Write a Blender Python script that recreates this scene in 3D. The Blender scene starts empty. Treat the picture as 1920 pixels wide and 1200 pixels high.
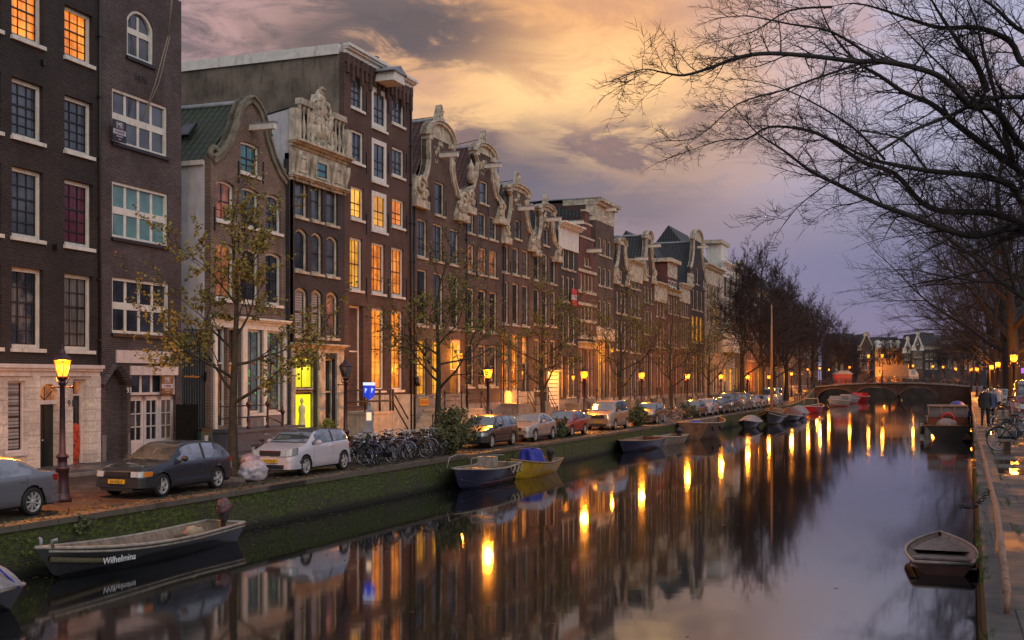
import bpy, bmesh, math, random
from mathutils import Vector, Matrix, noise, geometry
R = math.radians
scene = bpy.context.scene
COL = scene.collection
rnd = random.Random(7)
# ---------------------------------------------------------------- camera model (used only to survey real positions)
TH = R(20.68); ct, st = math.cos(TH), math.sin(TH)
FP, CX, HZ, CAMZ = 2133.0, 960.0, 712.0, 4.17
SG = 1.10      # street level on the left bank, water is z = 0
RG = 2.07      # street level on the right bank
def ray(u, v=HZ):
    t = (u - CX) / FP
    return Vector((-st + ct * t, ct + st * t, (HZ - v) / FP))
def on_z(u, v, z):
    r = ray(u, v); k = (z - CAMZ) / r.z
    return Vector((r.x * k, r.y * k, z))
def on_x(u, X, v=HZ):
    r = ray(u, v); k = X / r.x
    return Vector((X, r.y * k, CAMZ + r.z * k))
def at_d(u, v, d):
    r = ray(u, v)
    return Vector((r.x * d, r.y * d, CAMZ + r.z * d))

def edge_left(y):                      # left quay edge
    if y < 125: return -18.35 + 0.010 * y
    return -17.1 - 0.0008 * (y - 125) ** 1.93
def street_z(y):                       # left street climbs to the far bridge
    t = min(max((y - 140) / 90.0, 0), 1)
    return SG + 1.9 * t * t * (3 - 2 * t)
def edge_right(y): return 0.18 + 0.022 * y

# ---------------------------------------------------------------- objects and tags
def tag(o, label=None, cat=None, group=None, kind=None):
    if label: o['label'] = label
    if cat: o['category'] = cat
    if group: o['group'] = group
    if kind: o['kind'] = kind
    return o
def empty(name, loc=(0, 0, 0), rz=0.0, label=None, cat=None, group=None):
    o = bpy.data.objects.new(name, None); COL.objects.link(o)
    o.location = loc; o.rotation_euler = (0, 0, rz); o.empty_display_size = 0.3
    return tag(o, label, cat, group)
def children(o): return [c for c in bpy.data.objects if c.parent == o]
KIDS = {}
def setparent(o, p):
    if p is not None:
        o.parent = p; KIDS.setdefault(p.name, []).append(o)
def copy_tree(o, parent=None):
    c = o.copy(); COL.objects.link(c)
    if parent is not None: setparent(c, parent)
    for k in KIDS.get(o.name, []): copy_tree(k, c)
    return c

class MB:
    def __init__(s): s.v = []; s.f = []; s.m = []; s.s = []
    def add(s, vs, fs, mi=0, smooth=False):
        b = len(s.v); s.v.extend([tuple(p) for p in vs])
        for f in fs:
            s.f.append(tuple(i + b for i in f)); s.m.append(mi); s.s.append(smooth)
    def box(s, x0, x1, y0, y1, z0, z1, mi=0, T=None):
        vs = [(x, y, z) for x in (x0, x1) for y in (y0, y1) for z in (z0, z1)]
        if T is not None: vs = [T @ Vector(p) for p in vs]
        s.add(vs, [(0, 1, 3, 2), (4, 6, 7, 5), (0, 4, 5, 1), (2, 3, 7, 6), (0, 2, 6, 4), (1, 5, 7, 3)], mi)
    def tube(s, pts, rad, n=6, mi=0, cap=True, smooth=True):
        pts = [Vector(p) for p in pts]
        if len(pts) < 2: return
        if not hasattr(rad, '__len__'): rad = [rad] * len(pts)
        vs = []; up = None
        for i, p in enumerate(pts):
            d = (pts[min(i + 1, len(pts) - 1)] - pts[max(i - 1, 0)])
            if d.length < 1e-9: d = Vector((0, 0, 1))
            d.normalize()
            if up is None:
                a = Vector((0, 0, 1)) if abs(d.z) < 0.9 else Vector((1, 0, 0))
                up = (a - d * a.dot(d)).normalized()
            else:
                w = up - d * up.dot(d)
                up = w.normalized() if w.length > 1e-6 else d.orthogonal().normalized()
            q = d.cross(up)
            for k in range(n):
                a = 2 * math.pi * k / n
                vs.append(p + (up * math.cos(a) + q * math.sin(a)) * rad[i])
        fs = []
        for i in range(len(pts) - 1):
            for k in range(n):
                k2 = (k + 1) % n
                fs.append((i * n + k, i * n + k2, (i + 1) * n + k2, (i + 1) * n + k))
        if cap and n > 2:
            fs.append(tuple(range(n - 1, -1, -1))); fs.append(tuple((len(pts) - 1) * n + k for k in range(n)))
        s.add(vs, fs, mi, smooth)
    def lathe(s, prof, c=(0, 0, 0), n=12, mi=0, smooth=True, T=None, a0=0.0, cap=True):
        vs = []
        for r, z in prof:
            for k in range(n):
                a = a0 + 2 * math.pi * k / n
                vs.append(Vector((c[0] + r * math.cos(a), c[1] + r * math.sin(a), c[2] + z)))
        if T is not None: vs = [T @ p for p in vs]
        fs = []
        for i in range(len(prof) - 1):
            for k in range(n):
                k2 = (k + 1) % n
                fs.append((i * n + k, i * n + k2, (i + 1) * n + k2, (i + 1) * n + k))
        if cap: fs.append(tuple(range(n - 1, -1, -1))); fs.append(tuple((len(prof) - 1) * n + k for k in range(n)))
        s.add(vs, fs, mi, smooth)
    def ring(s, po, pi, fn, t0, t1, mi=0):
        n = len(po)
        vs = [fn(a, b, t0) for a, b in po] + [fn(a, b, t0) for a, b in pi] + [fn(a, b, t1) for a, b in po] + [fn(a, b, t1) for a, b in pi]
        fs = []
        for k in range(n):
            j = (k + 1) % n
            fs += [(k, j, n + j, n + k), (2 * n + j, 2 * n + k, 3 * n + k, 3 * n + j),
                   (j, k, 2 * n + k, 2 * n + j), (n + k, n + j, 3 * n + j, 3 * n + k)]
        s.add(vs, fs, mi)
    def prism(s, poly, fn, t0, t1, mi=0, smooth=False):
        n = len(poly)
        vs = [fn(a, b, t0) for a, b in poly] + [fn(a, b, t1) for a, b in poly]
        tri = geometry.tessellate_polygon([[Vector((a, b, 0)) for a, b in poly]])
        fs = [tuple(t) for t in tri] + [tuple(i + n for i in t) for t in tri]
        fs += [(k, (k + 1) % n, n + (k + 1) % n, n + k) for k in range(n)]
        s.add(vs, fs, mi, smooth)
    def blob(s, c, r, seed=0, amp=0.25, n=8, mi=0, freq=1.5, smooth=True, T=None):
        if not hasattr(r, '__len__'): r = (r, r, r)
        vs = []; m = n * 2
        for i in range(n + 1):
            th = math.pi * i / n
            for k in range(m):
                a = 2 * math.pi * k / m
                d = Vector((math.sin(th) * math.cos(a), math.sin(th) * math.sin(a), math.cos(th)))
                q = 1 + amp * noise.noise(d * freq + Vector((seed * 3.1, seed * 1.7, seed)))
                vs.append(Vector((c[0] + d.x * r[0] * q, c[1] + d.y * r[1] * q, c[2] + d.z * r[2] * q)))
        if T is not None: vs = [T @ p for p in vs]
        fs = [(i * m + k, (i + 1) * m + k, (i + 1) * m + (k + 1) % m, i * m + (k + 1) % m) for i in range(n) for k in range(m)]
        s.add(vs, fs, mi, smooth)
    def grid(s, fn, nu, nv, mi=0, smooth=True):
        vs = [fn(i / nu, j / nv) for i in range(nu + 1) for j in range(nv + 1)]
        w = nv + 1
        s.add(vs, [(i * w + j, (i + 1) * w + j, (i + 1) * w + j + 1, i * w + j + 1) for i in range(nu) for j in range(nv)], mi, smooth)
    def build(s, name, mats, parent=None, loc=None):
        me = bpy.data.meshes.new(name)
        me.from_pydata(s.v, [], s.f)
        if not isinstance(mats, (list, tuple)): mats = [mats]
        for m in mats: me.materials.append(m)
        if s.f:
            me.polygons.foreach_set('material_index', s.m)
            me.polygons.foreach_set('use_smooth', s.s)
        me.update()
        o = bpy.data.objects.new(name, me); COL.objects.link(o)
        setparent(o, parent)
        if loc is not None: o.location = loc
        return o

def text_obj(name, body, size, mat, parent, M, extrude=0.004, align='CENTER', shear=0.0):
    cu = bpy.data.curves.new(name, 'FONT'); cu.body = body; cu.size = size
    cu.align_x = align; cu.align_y = 'CENTER'; cu.extrude = extrude; cu.resolution_u = 3; cu.shear = shear
    t = bpy.data.objects.new(name, cu); COL.objects.link(t)
    dg = bpy.context.evaluated_depsgraph_get(); dg.update()
    me = bpy.data.meshes.new_from_object(t.evaluated_get(dg))
    bpy.data.objects.remove(t)
    me.transform(M); me.materials.clear(); me.materials.append(mat)
    o = bpy.data.objects.new(name, me); COL.objects.link(o); setparent(o, parent)
    return o

# ---------------------------------------------------------------- node helper
class S:
    def __init__(s, t, k): s.t = t; s.k = k
    def _m(s, op, *o):
        n = s.t.nodes.new('ShaderNodeMath'); n.operation = op
        for i, x in enumerate((s,) + o):
            if isinstance(x, S): s.t.links.new(x.k, n.inputs[i])
            else: n.inputs[i].default_value = x
        return S(s.t, n.outputs[0])
    def __add__(s, o): return s._m('ADD', o)
    def __sub__(s, o): return s._m('SUBTRACT', o)
    def __mul__(s, o): return s._m('MULTIPLY', o)
    def __truediv__(s, o): return s._m('DIVIDE', o)
    __radd__ = __add__; __rmul__ = __mul__
    def pw(s, o): return s._m('POWER', o)
    def mx(s, o): return s._m('MAXIMUM', o)
    def mn(s, o): return s._m('MINIMUM', o)
    def ab(s): return s._m('ABSOLUTE')
    def sin(s): return s._m('SINE')
    def frac(s): return s._m('FRACT')
    def exp(s): return s._m('EXPONENT')
    def at2(s, o): return s._m('ARCTAN2', o)
    def asn(s): return s._m('ARCSINE')
    def gt(s, o): return s._m('GREATER_THAN', o)
    def sm(s, a, b):
        n = s.t.nodes.new('ShaderNodeMapRange'); n.interpolation_type = 'SMOOTHSTEP'
        s.t.links.new(s.k, n.inputs[0]); n.inputs[1].default_value = a; n.inputs[2].default_value = b
        return S(s.t, n.outputs[0])
class NT:
    def __init__(s, tree): s.t = tree
    def n(s, typ, ins=None, **kw):
        n = s.t.nodes.new(typ)
        for k, v in kw.items(): setattr(n, k, v)
        for k, v in (ins or {}).items(): s.put(n.inputs[k], v)
        return n
    def put(s, i, v):
        if isinstance(v, S): s.t.links.new(v.k, i)
        elif hasattr(v, 'is_output'): s.t.links.new(v, i)
        else:
            if hasattr(v, '__len__') and len(v) == 3 and i.type == 'RGBA': v = (*v, 1)
            i.default_value = v
    def s(s, sock): return S(s.t, sock)
    def coord(s, which='Object'): return s.n('ShaderNodeTexCoord').outputs[which]
    def pos(s): return s.n('ShaderNodeNewGeometry').outputs['Position']
    def xyz(s, vec):
        n = s.n('ShaderNodeSeparateXYZ', {0: vec}); return [S(s.t, n.outputs[i]) for i in range(3)]
    def vec(s, x=0.0, y=0.0, z=0.0):
        return s.n('ShaderNodeCombineXYZ', {0: x, 1: y, 2: z}).outputs[0]
    def noise(s, vec, scale=5.0, detail=4.0, rough=0.55, dist=0.0):
        n = s.n('ShaderNodeTexNoise', {'Vector': vec, 'Scale': scale, 'Detail': detail, 'Roughness': rough, 'Distortion': dist})
        return S(s.t, n.outputs[0])
    def mix(s, f, a, b):
        n = s.n('ShaderNodeMix', data_type='RGBA')
        s.put(n.inputs[0], f); s.put(n.inputs[6], a); s.put(n.inputs[7], b)
        return n.outputs[2]
    def mul(s, a, b):
        n = s.n('ShaderNodeMix', data_type='RGBA', blend_type='MULTIPLY')
        n.inputs[0].default_value = 1; s.put(n.inputs[6], a); s.put(n.inputs[7], b)
        return n.outputs[2]
    def scale(s, col, f):
        n = s.n('ShaderNodeVectorMath', operation='SCALE'); s.put(n.inputs[0], col); s.put(n.inputs['Scale'], f)
        return n.outputs[0]
    def bump(s, h, strength=0.3, dist=0.02):
        return s.n('ShaderNodeBump', {'Height': h, 'Strength': strength, 'Distance': dist}).outputs[0]
    def rand(s): return S(s.t, s.n('ShaderNodeObjectInfo').outputs['Random'])

MATS = {}
def newmat(name):
    m = bpy.data.materials.new(name); m.use_nodes = True
    nt = NT(m.node_tree); b = m.node_tree.nodes['Principled BSDF']
    MATS[name] = m
    return m, nt, b
def paint(name, col, rough=0.6, var=0.25, scale=3.0, bump=0.1, metal=0.0, coat=0.0, dirt=None, spec=0.5, fine=0.0):
    if name in MATS: return MATS[name]
    m, nt, b = newmat(name)
    co = nt.coord()
    n1 = nt.noise(co, scale, 5, 0.6)
    c2 = tuple(x * (1 - var) for x in col); c1 = tuple(min(1, x * (1 + var)) for x in col)
    c = nt.mix(n1.sm(0.3, 0.7), c2, c1)
    if dirt:
        x, y, z = nt.xyz(co)
        n2 = nt.noise(nt.vec(x * 4, y * 4, z * 0.7), 1.2, 5, 0.65)
        c = nt.mix(n2.sm(0.5, 0.75) * 0.75, c, dirt)
    nt.put(b.inputs['Base Color'], c)
    b.inputs['Roughness'].default_value = rough; b.inputs['Metallic'].default_value = metal
    b.inputs['Coat Weight'].default_value = coat; b.inputs['Coat Roughness'].default_value = 0.06
    b.inputs['Specular IOR Level'].default_value = spec
    if bump:
        h = nt.noise(co, scale * 12, 3)
        nt.put(b.inputs['Normal'], nt.bump(h, bump, 0.01))
    return m
def emit(name, col, strength):
    if name in MATS: return MATS[name]
    m, nt, b = newmat(name)
    b.inputs['Base Color'].default_value = (0.05, 0.04, 0.03, 1)
    b.inputs['Emission Color'].default_value = (*col, 1); b.inputs['Emission Strength'].default_value = strength
    return m
def brick(name, c1, c2, mortar, dirt=0.35, bw=0.22, bh=0.068, ms=0.009, grime=(0.012, 0.011, 0.01)):
    if name in MATS: return MATS[name]
    m, nt, b = newmat(name)
    co = nt.coord(); x, y, z = nt.xyz(co)
    uv = nt.vec(x + y, z, 0.0)
    br = nt.n('ShaderNodeTexBrick', {'Vector': uv, 'Color1': (*c1, 1), 'Color2': (*c2, 1), 'Mortar': (*mortar, 1), 'Scale': 1.0,
                                     'Mortar Size': ms, 'Mortar Smooth': 0.2, 'Bias': 0.0, 'Brick Width': bw, 'Row Height': bh}, offset=0.5)
    n1 = nt.noise(uv, 0.55, 6, 0.62)
    n3 = nt.noise(nt.vec((x + y) * 1.6, z * 0.35, 0.0), 1.0, 5, 0.6)
    c = nt.mul(br.outputs[0], nt.mix(n1.sm(0.25, 0.75), (0.62, 0.6, 0.6), (1.3, 1.27, 1.22)))
    n4 = nt.noise(uv, 9.0, 3, 0.6)
    c = nt.mul(c, nt.mix(n4.sm(0.2, 0.8), (0.75, 0.75, 0.75), (1.25, 1.22, 1.2)))
    c = nt.mix(n3.sm(0.52, 0.78) * dirt, c, grime)
    nt.put(b.inputs['Base Color'], c)
    b.inputs['Roughness'].default_value = 0.82
    nt.put(b.inputs['Normal'], nt.bump(nt.s(br.outputs[1]) * -1.0 + n4 * 0.35, 0.8, 0.02))
    return m
def tiles(name, c1, c2, moss=None, mossf=0.6):
    if name in MATS: return MATS[name]
    m, nt, b = newmat(name)
    co = nt.coord(); x, y, z = nt.xyz(co)
    nx, ny, nz = nt.xyz(nt.coord('Normal')); sel = (nx.ab() - ny.ab()).gt(0.0)
    U = y * sel + x * (sel * -1.0 + 1.0); V = z
    wv = (U * (2 * math.pi / 0.33)).sin()
    row = (V / 0.30).frac()
    n1 = nt.noise(nt.vec(U, V, 0.0), 1.3, 5); n2 = nt.noise(nt.vec(U * 4.2, V * 4.2, 0.0), 1.0, 1)
    c = nt.mix(n2.sm(0.35, 0.65), c1, c2)
    if moss: c = nt.mix(n1.sm(0.38, 0.62) * mossf, c, moss)
    c = nt.mix(row.sm(0.0, 0.22) * 1.0, tuple(q * 0.25 for q in c1), c)
    c = nt.mix((wv * -1.0).sm(0.35, 1.0), c, tuple(q * 0.35 for q in c1))
    nt.put(b.inputs['Base Color'], c); b.inputs['Roughness'].default_value = 0.6
    nt.put(b.inputs['Normal'], nt.bump(wv * 0.6 + row * -0.9, 0.9, 0.035))
    return m
# ---------------------------------------------------------------- world
SUN_EL, SUN_AZ = R(38), R(128)      # azimuth clockwise from +Y
def make_world():
    w = bpy.data.worlds.new('World'); scene.world = w; w.use_nodes = True
    nt = NT(w.node_tree); t = w.node_tree
    for n in list(t.nodes): t.nodes.remove(n)
    out = nt.n('ShaderNodeOutputWorld')
    sky = nt.n('ShaderNodeTexSky', sky_type='NISHITA', sun_disc=False)
    sky.sun_elevation = SUN_EL; sky.sun_rotation = SUN_AZ; sky.altitude = 0; sky.dust_density = 2.0
    bg1 = nt.n('ShaderNodeBackground', {'Color': sky.outputs[0], 'Strength': 0.085})
    d = nt.coord('Generated'); x, y, z = nt.xyz(d)
    fx = y * ct - x * st; rx = x * ct + y * st
    phi = rx.at2(fx) * (180 / math.pi); el = z.asn() * (180 / math.pi)
    q = nt.vec(phi * 0.09, el * 0.26, 0.0)
    q2 = nt.vec(phi * 0.16 + 3.0, el * 0.42, 2.0)
    n1 = nt.noise(q, 1.0, 7, 0.6, 0.5); n2 = nt.noise(q2, 1.3, 10, 0.66, 0.6)
    n3 = nt.noise(nt.vec(phi * 0.05, el * 0.22, 7.0), 1.0, 6, 0.55, 0.3)
    dp = phi + (n1 - 0.5) * 9.0; de = el + (n2 - 0.5) * 4.2 + (n1 - 0.5) * 2.5
    def blob(cp, ce, sp, se):
        a = (dp - cp) / sp; b = (de - ce) / se
        return ((a * a + b * b) * -1.0).exp()
    c = nt.mix(el.sm(-1, 6), (0.25, 0.19, 0.29), (0.18, 0.18, 0.30))
    c = nt.mix(el.sm(5, 13), c, (0.21, 0.2, 0.29))
    c = nt.mix(phi.sm(5, 15) * el.sm(5.5, 13), c, (0.40, 0.41, 0.57))
    c = nt.mix((phi * -1.0).sm(2, 16) * el.sm(9, 15), c, (0.40, 0.265, 0.29))
    c = nt.mix((blob(1.5, 16, 11.5, 7.5) * 1.1).mn(1.0), c, (0.84, 0.42, 0.18))
    c = nt.mix((blob(2.6, 13.2, 7.0, 3.0) * 1.15).mn(1.0), c, (1.05, 0.65, 0.29))
    # dark cloud banks lit from below
    b1 = (blob(5.5, 11.6, 6.5, 1.1) * 1.3).mn(1.0) * n2.sm(0.34, 0.55)
    c = nt.mix(b1 * 0.9, c, (0.18, 0.125, 0.14))
    b2 = (blob(-2.5, 10.0, 7, 2.0) * 1.4).mn(1.0)
    c = nt.mix(b2 * 0.94, c, (0.14, 0.12, 0.15))
    b4 = (blob(3.0, 8.6, 7, 1.6) * 1.3).mn(1.0)
    c = nt.mix(b4 * 0.7, c, (0.15, 0.137, 0.185))
    b6 = (blob(-1.6, 12.0, 1.7, .8) * 1.7).mn(1.0)
    c = nt.mix(b6 * 0.85, c, (0.165, 0.115, 0.13))
    b3 = (n3 * 0.6 + n2 * 0.4 + (el - 16.5) * 0.012).sm(0.45, 0.56) * (phi * -1.0).sm(-4, 4) * el.sm(13.0, 16.5)
    c = nt.mix(b3 * 0.93, c, (0.135, 0.108, 0.115))
    ta = (dp + 7.0) / 5.5; tb = (de - 16.9 - (phi + 7.0) * 0.13) / 1.15
    b7 = (((ta * ta + tb * tb) * -1.0).exp() * 1.5).mn(1.0) * n2.sm(0.3, 0.5)
    c = nt.mix(b7 * 0.9, c, (0.125, 0.098, 0.102))
    b8 = (blob(-4.2, 14.4, 2.6, .7) * 1.3).mn(1.0)
    c = nt.mix(b8 * 0.5, c, (0.42, 0.24, 0.2))
    b9 = (blob(7.5, 12.6, 5.0, .8) * 1.4).mn(1.0) * n1.sm(.38, .56)
    c = nt.mix(b9 * 0.8, c, (0.24, 0.155, 0.16))
    b5 = n2.sm(0.46, 0.66) * el.sm(9, 15) * phi.sm(-6, 2)
    c = nt.mix(b5 * 0.4, c, (0.50, 0.25, 0.165))
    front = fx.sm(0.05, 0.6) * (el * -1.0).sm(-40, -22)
    c2 = nt.mix(front, (0.45, 0.42, 0.46), c)  # bright tone added to the unseen rear and overhead sky, lighting the facades
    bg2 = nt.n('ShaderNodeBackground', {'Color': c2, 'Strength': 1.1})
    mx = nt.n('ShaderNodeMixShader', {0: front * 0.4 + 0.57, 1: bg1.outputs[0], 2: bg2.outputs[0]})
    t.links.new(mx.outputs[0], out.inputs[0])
    su = bpy.data.lights.new('dusk_sky_light', 'SUN'); su.energy = 0.6; su.angle = R(70); su.color = (1.0, 0.93, 0.88)
    so = bpy.data.objects.new('dusk_sky_light', su); COL.objects.link(so)
    dv = Vector((math.sin(SUN_AZ) * math.cos(SUN_EL), math.cos(SUN_AZ) * math.cos(SUN_EL), math.sin(SUN_EL)))
    so.rotation_euler = (-dv).to_track_quat('-Z', 'Y').to_euler(); so.location = dv * 60
make_world()
cam = bpy.data.cameras.new('camera'); camo = bpy.data.objects.new('camera', cam); COL.objects.link(camo)
camo.location = (0, 0, CAMZ); camo.rotation_euler = (R(90), 0, TH)
cam.sensor_width = 36; cam.lens = 36 * FP / 1920; cam.shift_y = (HZ - 600) / 1920; cam.clip_end = 3000; cam.clip_start = 0.1
scene.camera = camo
scene.view_settings.view_transform = 'Standard'; scene.view_settings.look = 'None'; scene.view_settings.exposure = 0.1; scene.view_settings.gamma = 1
scene.cycles.max_bounces = 6; scene.cycles.glossy_bounces = 4; scene.cycles.diffuse_bounces = 2; scene.cycles.transmission_bounces = 3
scene.cycles.transparent_max_bounces = 6; scene.cycles.caustics_reflective = False; scene.cycles.caustics_refractive = False
scene.cycles.sample_clamp_indirect = 3.0

# ---------------------------------------------------------------- common materials
WHITE = paint('white_paint', (0.74, 0.71, 0.64), 0.45, 0.10, 4, 0.05, dirt=(0.42, 0.38, 0.3))
CREAM = paint('cream_stone', (0.50, 0.44, 0.34), 0.75, 0.35, 2.5, 0.35, dirt=(0.10, 0.092, 0.07))
GREYW = paint('pale_grey_render', (0.6, 0.6, 0.63), 0.8, 0.12, 1.2, 0.1, dirt=(0.4, 0.4, 0.41))
PLASTER = paint('stained_plaster', (0.17, 0.138, 0.105), 0.9, 0.45, 0.5, 0.5, dirt=(0.045, 0.04, 0.035))
SASH = paint('dark_sash', (0.018, 0.018, 0.02), 0.35, 0.1, 5, 0)
BLACK = paint('black_iron', (0.012, 0.012, 0.013), 0.4, 0.2, 8, 0)
IRON = paint('maroon_iron', (0.055, 0.018, 0.022), 0.35, 0.3, 6, 0.1)
ZINC = paint('zinc_lead', (0.25, 0.27, 0.31), 0.5, 0.25, 3, 0.1)
DOORM = paint('dark_door', (0.014, 0.018, 0.016), 0.3, 0.2, 4, 0.05)
BROWND = paint('brown_door', (0.05, 0.03, 0.02), 0.4, 0.3, 4, 0.1)
STONE = paint('grey_stone', (0.2, 0.195, 0.19), 0.8, 0.25, 2.0, 0.3, dirt=(0.07, 0.065, 0.06))
SANDST = paint('sandstone', (0.5, 0.43, 0.33), 0.8, 0.2, 2.0, 0.3, dirt=(0.2, 0.17, 0.13))
RUBBER = paint('rubber', (0.012, 0.012, 0.012), 0.7, 0.2, 8, 0.1)
ALLOY = paint('alloy', (0.42, 0.41, 0.40), 0.35, 0.1, 8, 0, metal=0.25)
CHROME = paint('chrome', (0.6, 0.6, 0.62), 0.15, 0.05, 8, 0, metal=1.0)
PLASTIC = paint('black_plastic', (0.02, 0.02, 0.021), 0.5, 0.2, 8, 0.05)
ROOFDARK = tiles('dark_roof_tiles', (0.032, 0.034, 0.04), (0.055, 0.055, 0.06), (0.03, 0.04, 0.022), 0.3)
ROOFRED = tiles('red_roof_tiles', (0.11, 0.038, 0.03), (0.17, 0.055, 0.04), (0.05, 0.04, 0.03), 0.6)
ROOFGREEN = tiles('mossy_roof_tiles', (0.03, 0.045, 0.03), (0.05, 0.065, 0.04), (0.035, 0.075, 0.022), 0.7)
BR_A = brick('brick_almost_black', (0.012, 0.009, 0.0095), (0.032, 0.024, 0.023), (0.06, 0.052, 0.05), 0.5, ms=.012)
BR_B = brick('brick_dark_plum', (0.042, 0.031, 0.034), (0.085, 0.064, 0.068), (0.14, 0.122, 0.125), 0.45, ms=.012)
BR_C = brick('brick_warm_brown', (0.10, 0.058, 0.04), (0.175, 0.105, 0.072), (0.3, 0.26, 0.23), 0.35, ms=.013)
BR_D = brick('brick_red_brown', (0.052, 0.021, 0.016), (0.092, 0.038, 0.028), (0.17, 0.13, 0.115), 0.45, ms=.011)
BR_E = brick('brick_charcoal', (0.026, 0.023, 0.028), (0.052, 0.045, 0.052), (0.08, 0.072, 0.078), 0.3)
BR_F = brick('brick_brown', (0.062, 0.034, 0.027), (0.11, 0.062, 0.047), (0.18, 0.15, 0.13), 0.4, ms=.011)
BR_G = brick('brick_purple_brown', (0.06, 0.037, 0.035), (0.1, 0.062, 0.056), (0.15, 0.125, 0.115), 0.4, ms=.011)
BR_R = brick('brick_red', (0.13, 0.045, 0.035), (0.18, 0.06, 0.045), (0.13, 0.1, 0.09), 0.4)

def glass_mat(name, tint, curtain=None, rough=0.06, fold=14.0, dark=(0.012, 0.015, 0.018), lit=None, strength=0.0, var=0.5, rows=0.0, spots=False):
    m, nt, b = newmat(name)
    co = nt.coord(); x, y, z = nt.xyz(co); rn = nt.rand()
    uv = nt.vec(x + rn * 37.0, z + rn * 11.0, 0.0)
    n1 = nt.noise(uv, 0.9, 3, 0.5); n2 = nt.noise(nt.vec(x * fold + rn * 50.0, z * 0.5, 0.0), 1.0, 3, 0.5)
    c = nt.mix(n1.sm(0.3, 0.7), dark, tint)
    if curtain:
        f = (n1 + rn * 0.5 - 0.25).sm(0.32, 0.42)
        f2 = n2.sm(0.3, 0.75)
        if rows: f2 = (z / rows).frac().sm(0.25, 0.5) * 0.8 + f2 * 0.2
        cc = nt.mix(f2, tuple(q * 0.35 for q in curtain), curtain)
        c = nt.mix(f, c, cc) if not rows else cc
    nt.put(b.inputs['Base Color'], c)
    b.inputs['Roughness'].default_value = rough; b.inputs['Specular IOR Level'].default_value = 0.75
    if lit:
        a, bb = lit
        f = n2.sm(0.33, 0.68) * 0.6 + n1.sm(0.35, 0.65) * 0.4
        n5 = nt.noise(nt.vec(x * 2.6 + rn * 23.0, z * 1.9, 1.0), 1.0, 2, .5); f = f * (n5.sm(.3, .5) * .75 + .25)
        if spots: f = nt.noise(nt.vec(x * 2.2 + rn * 9.0, z * 5.0 + x * 2.5, 0.0), 1.0, 3, .6).sm(.56, .72)
        ec = nt.mix(f, a, bb)
        nt.put(b.inputs['Emission Color'], ec)
        nt.put(b.inputs['Emission Strength'], (n1 * (2 * var) + (1 - var)) * (rn * 0.5 + 0.75) * strength)
        nt.put(b.inputs['Base Color'], (0.03, 0.02, 0.015))
    nt.put(b.inputs['Normal'], nt.bump(nt.noise(uv, 1.6, 2), 0.08, 0.05))
    return m
GL = {
    'dark': glass_mat('window_glass_dark', (0.035, 0.045, 0.055)),
    'sky': glass_mat('window_glass_grey', (0.1, 0.125, 0.15), dark=(0.04, 0.05, 0.06)),
    'curtain': glass_mat('window_net_curtain', (0.03, 0.033, 0.035), (0.26, 0.23, 0.2)),
    'red': glass_mat('window_red_curtain', (0.03, 0.015, 0.018), (0.19, 0.035, 0.06)),
    'teal': glass_mat('window_teal_film', (0.17, 0.34, 0.34), dark=(0.09, 0.2, 0.21)),
    'blue': glass_mat('window_blue_shutters', (0.02, 0.2, 0.25), (0.05, 0.3, 0.36)),
    'blind': glass_mat('window_slat_blinds', (0.2, 0.17, 0.16), (0.45, 0.4, 0.38), rows=0.12),
    'lit': glass_mat('window_lit_orange', (0.1, 0.1, 0.1), lit=((0.42, 0.075, 0.003), (1.0, 0.30, 0.016)), strength=1.25),
    'litdim': glass_mat('window_lit_dim_orange', (0.1, 0.1, 0.1), lit=((0.10, 0.03, 0.012), (0.75, 0.2, 0.03)), strength=0.62, var=0.8),
    'gold': glass_mat('window_lit_gold', (0.1, 0.1, 0.1), lit=((0.6, 0.2, 0.006), (1.0, 0.46, 0.03)), strength=1.15),
    'yellow': glass_mat('window_lit_yellow', (0.1, 0.1, 0.1), lit=((0.83, 0.74, 0.005), (0.95, 0.88, 0.012)), strength=1.05, var=0.1),
    'sunset': glass_mat('window_sunset_glow', (0.1, 0.1, 0.1), lit=((0.05, 0.035, 0.04), (0.9, 0.2, 0.05)), strength=0.42, var=0.8, fold=2.0),  # sunset reflection imitated by a glow put into the pane
    'green': glass_mat('window_green_tinsel', (0.1, 0.1, 0.1), lit=((0.045, 0.05, 0.055), (0.1, 0.5, 0.1)), strength=0.8, var=0.5, spots=True),
}
for k in ('lit', 'litdim', 'gold', 'sunset', 'green'): MATS[GL[k].name].cycles.emission_sampling = 'NONE'

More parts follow.
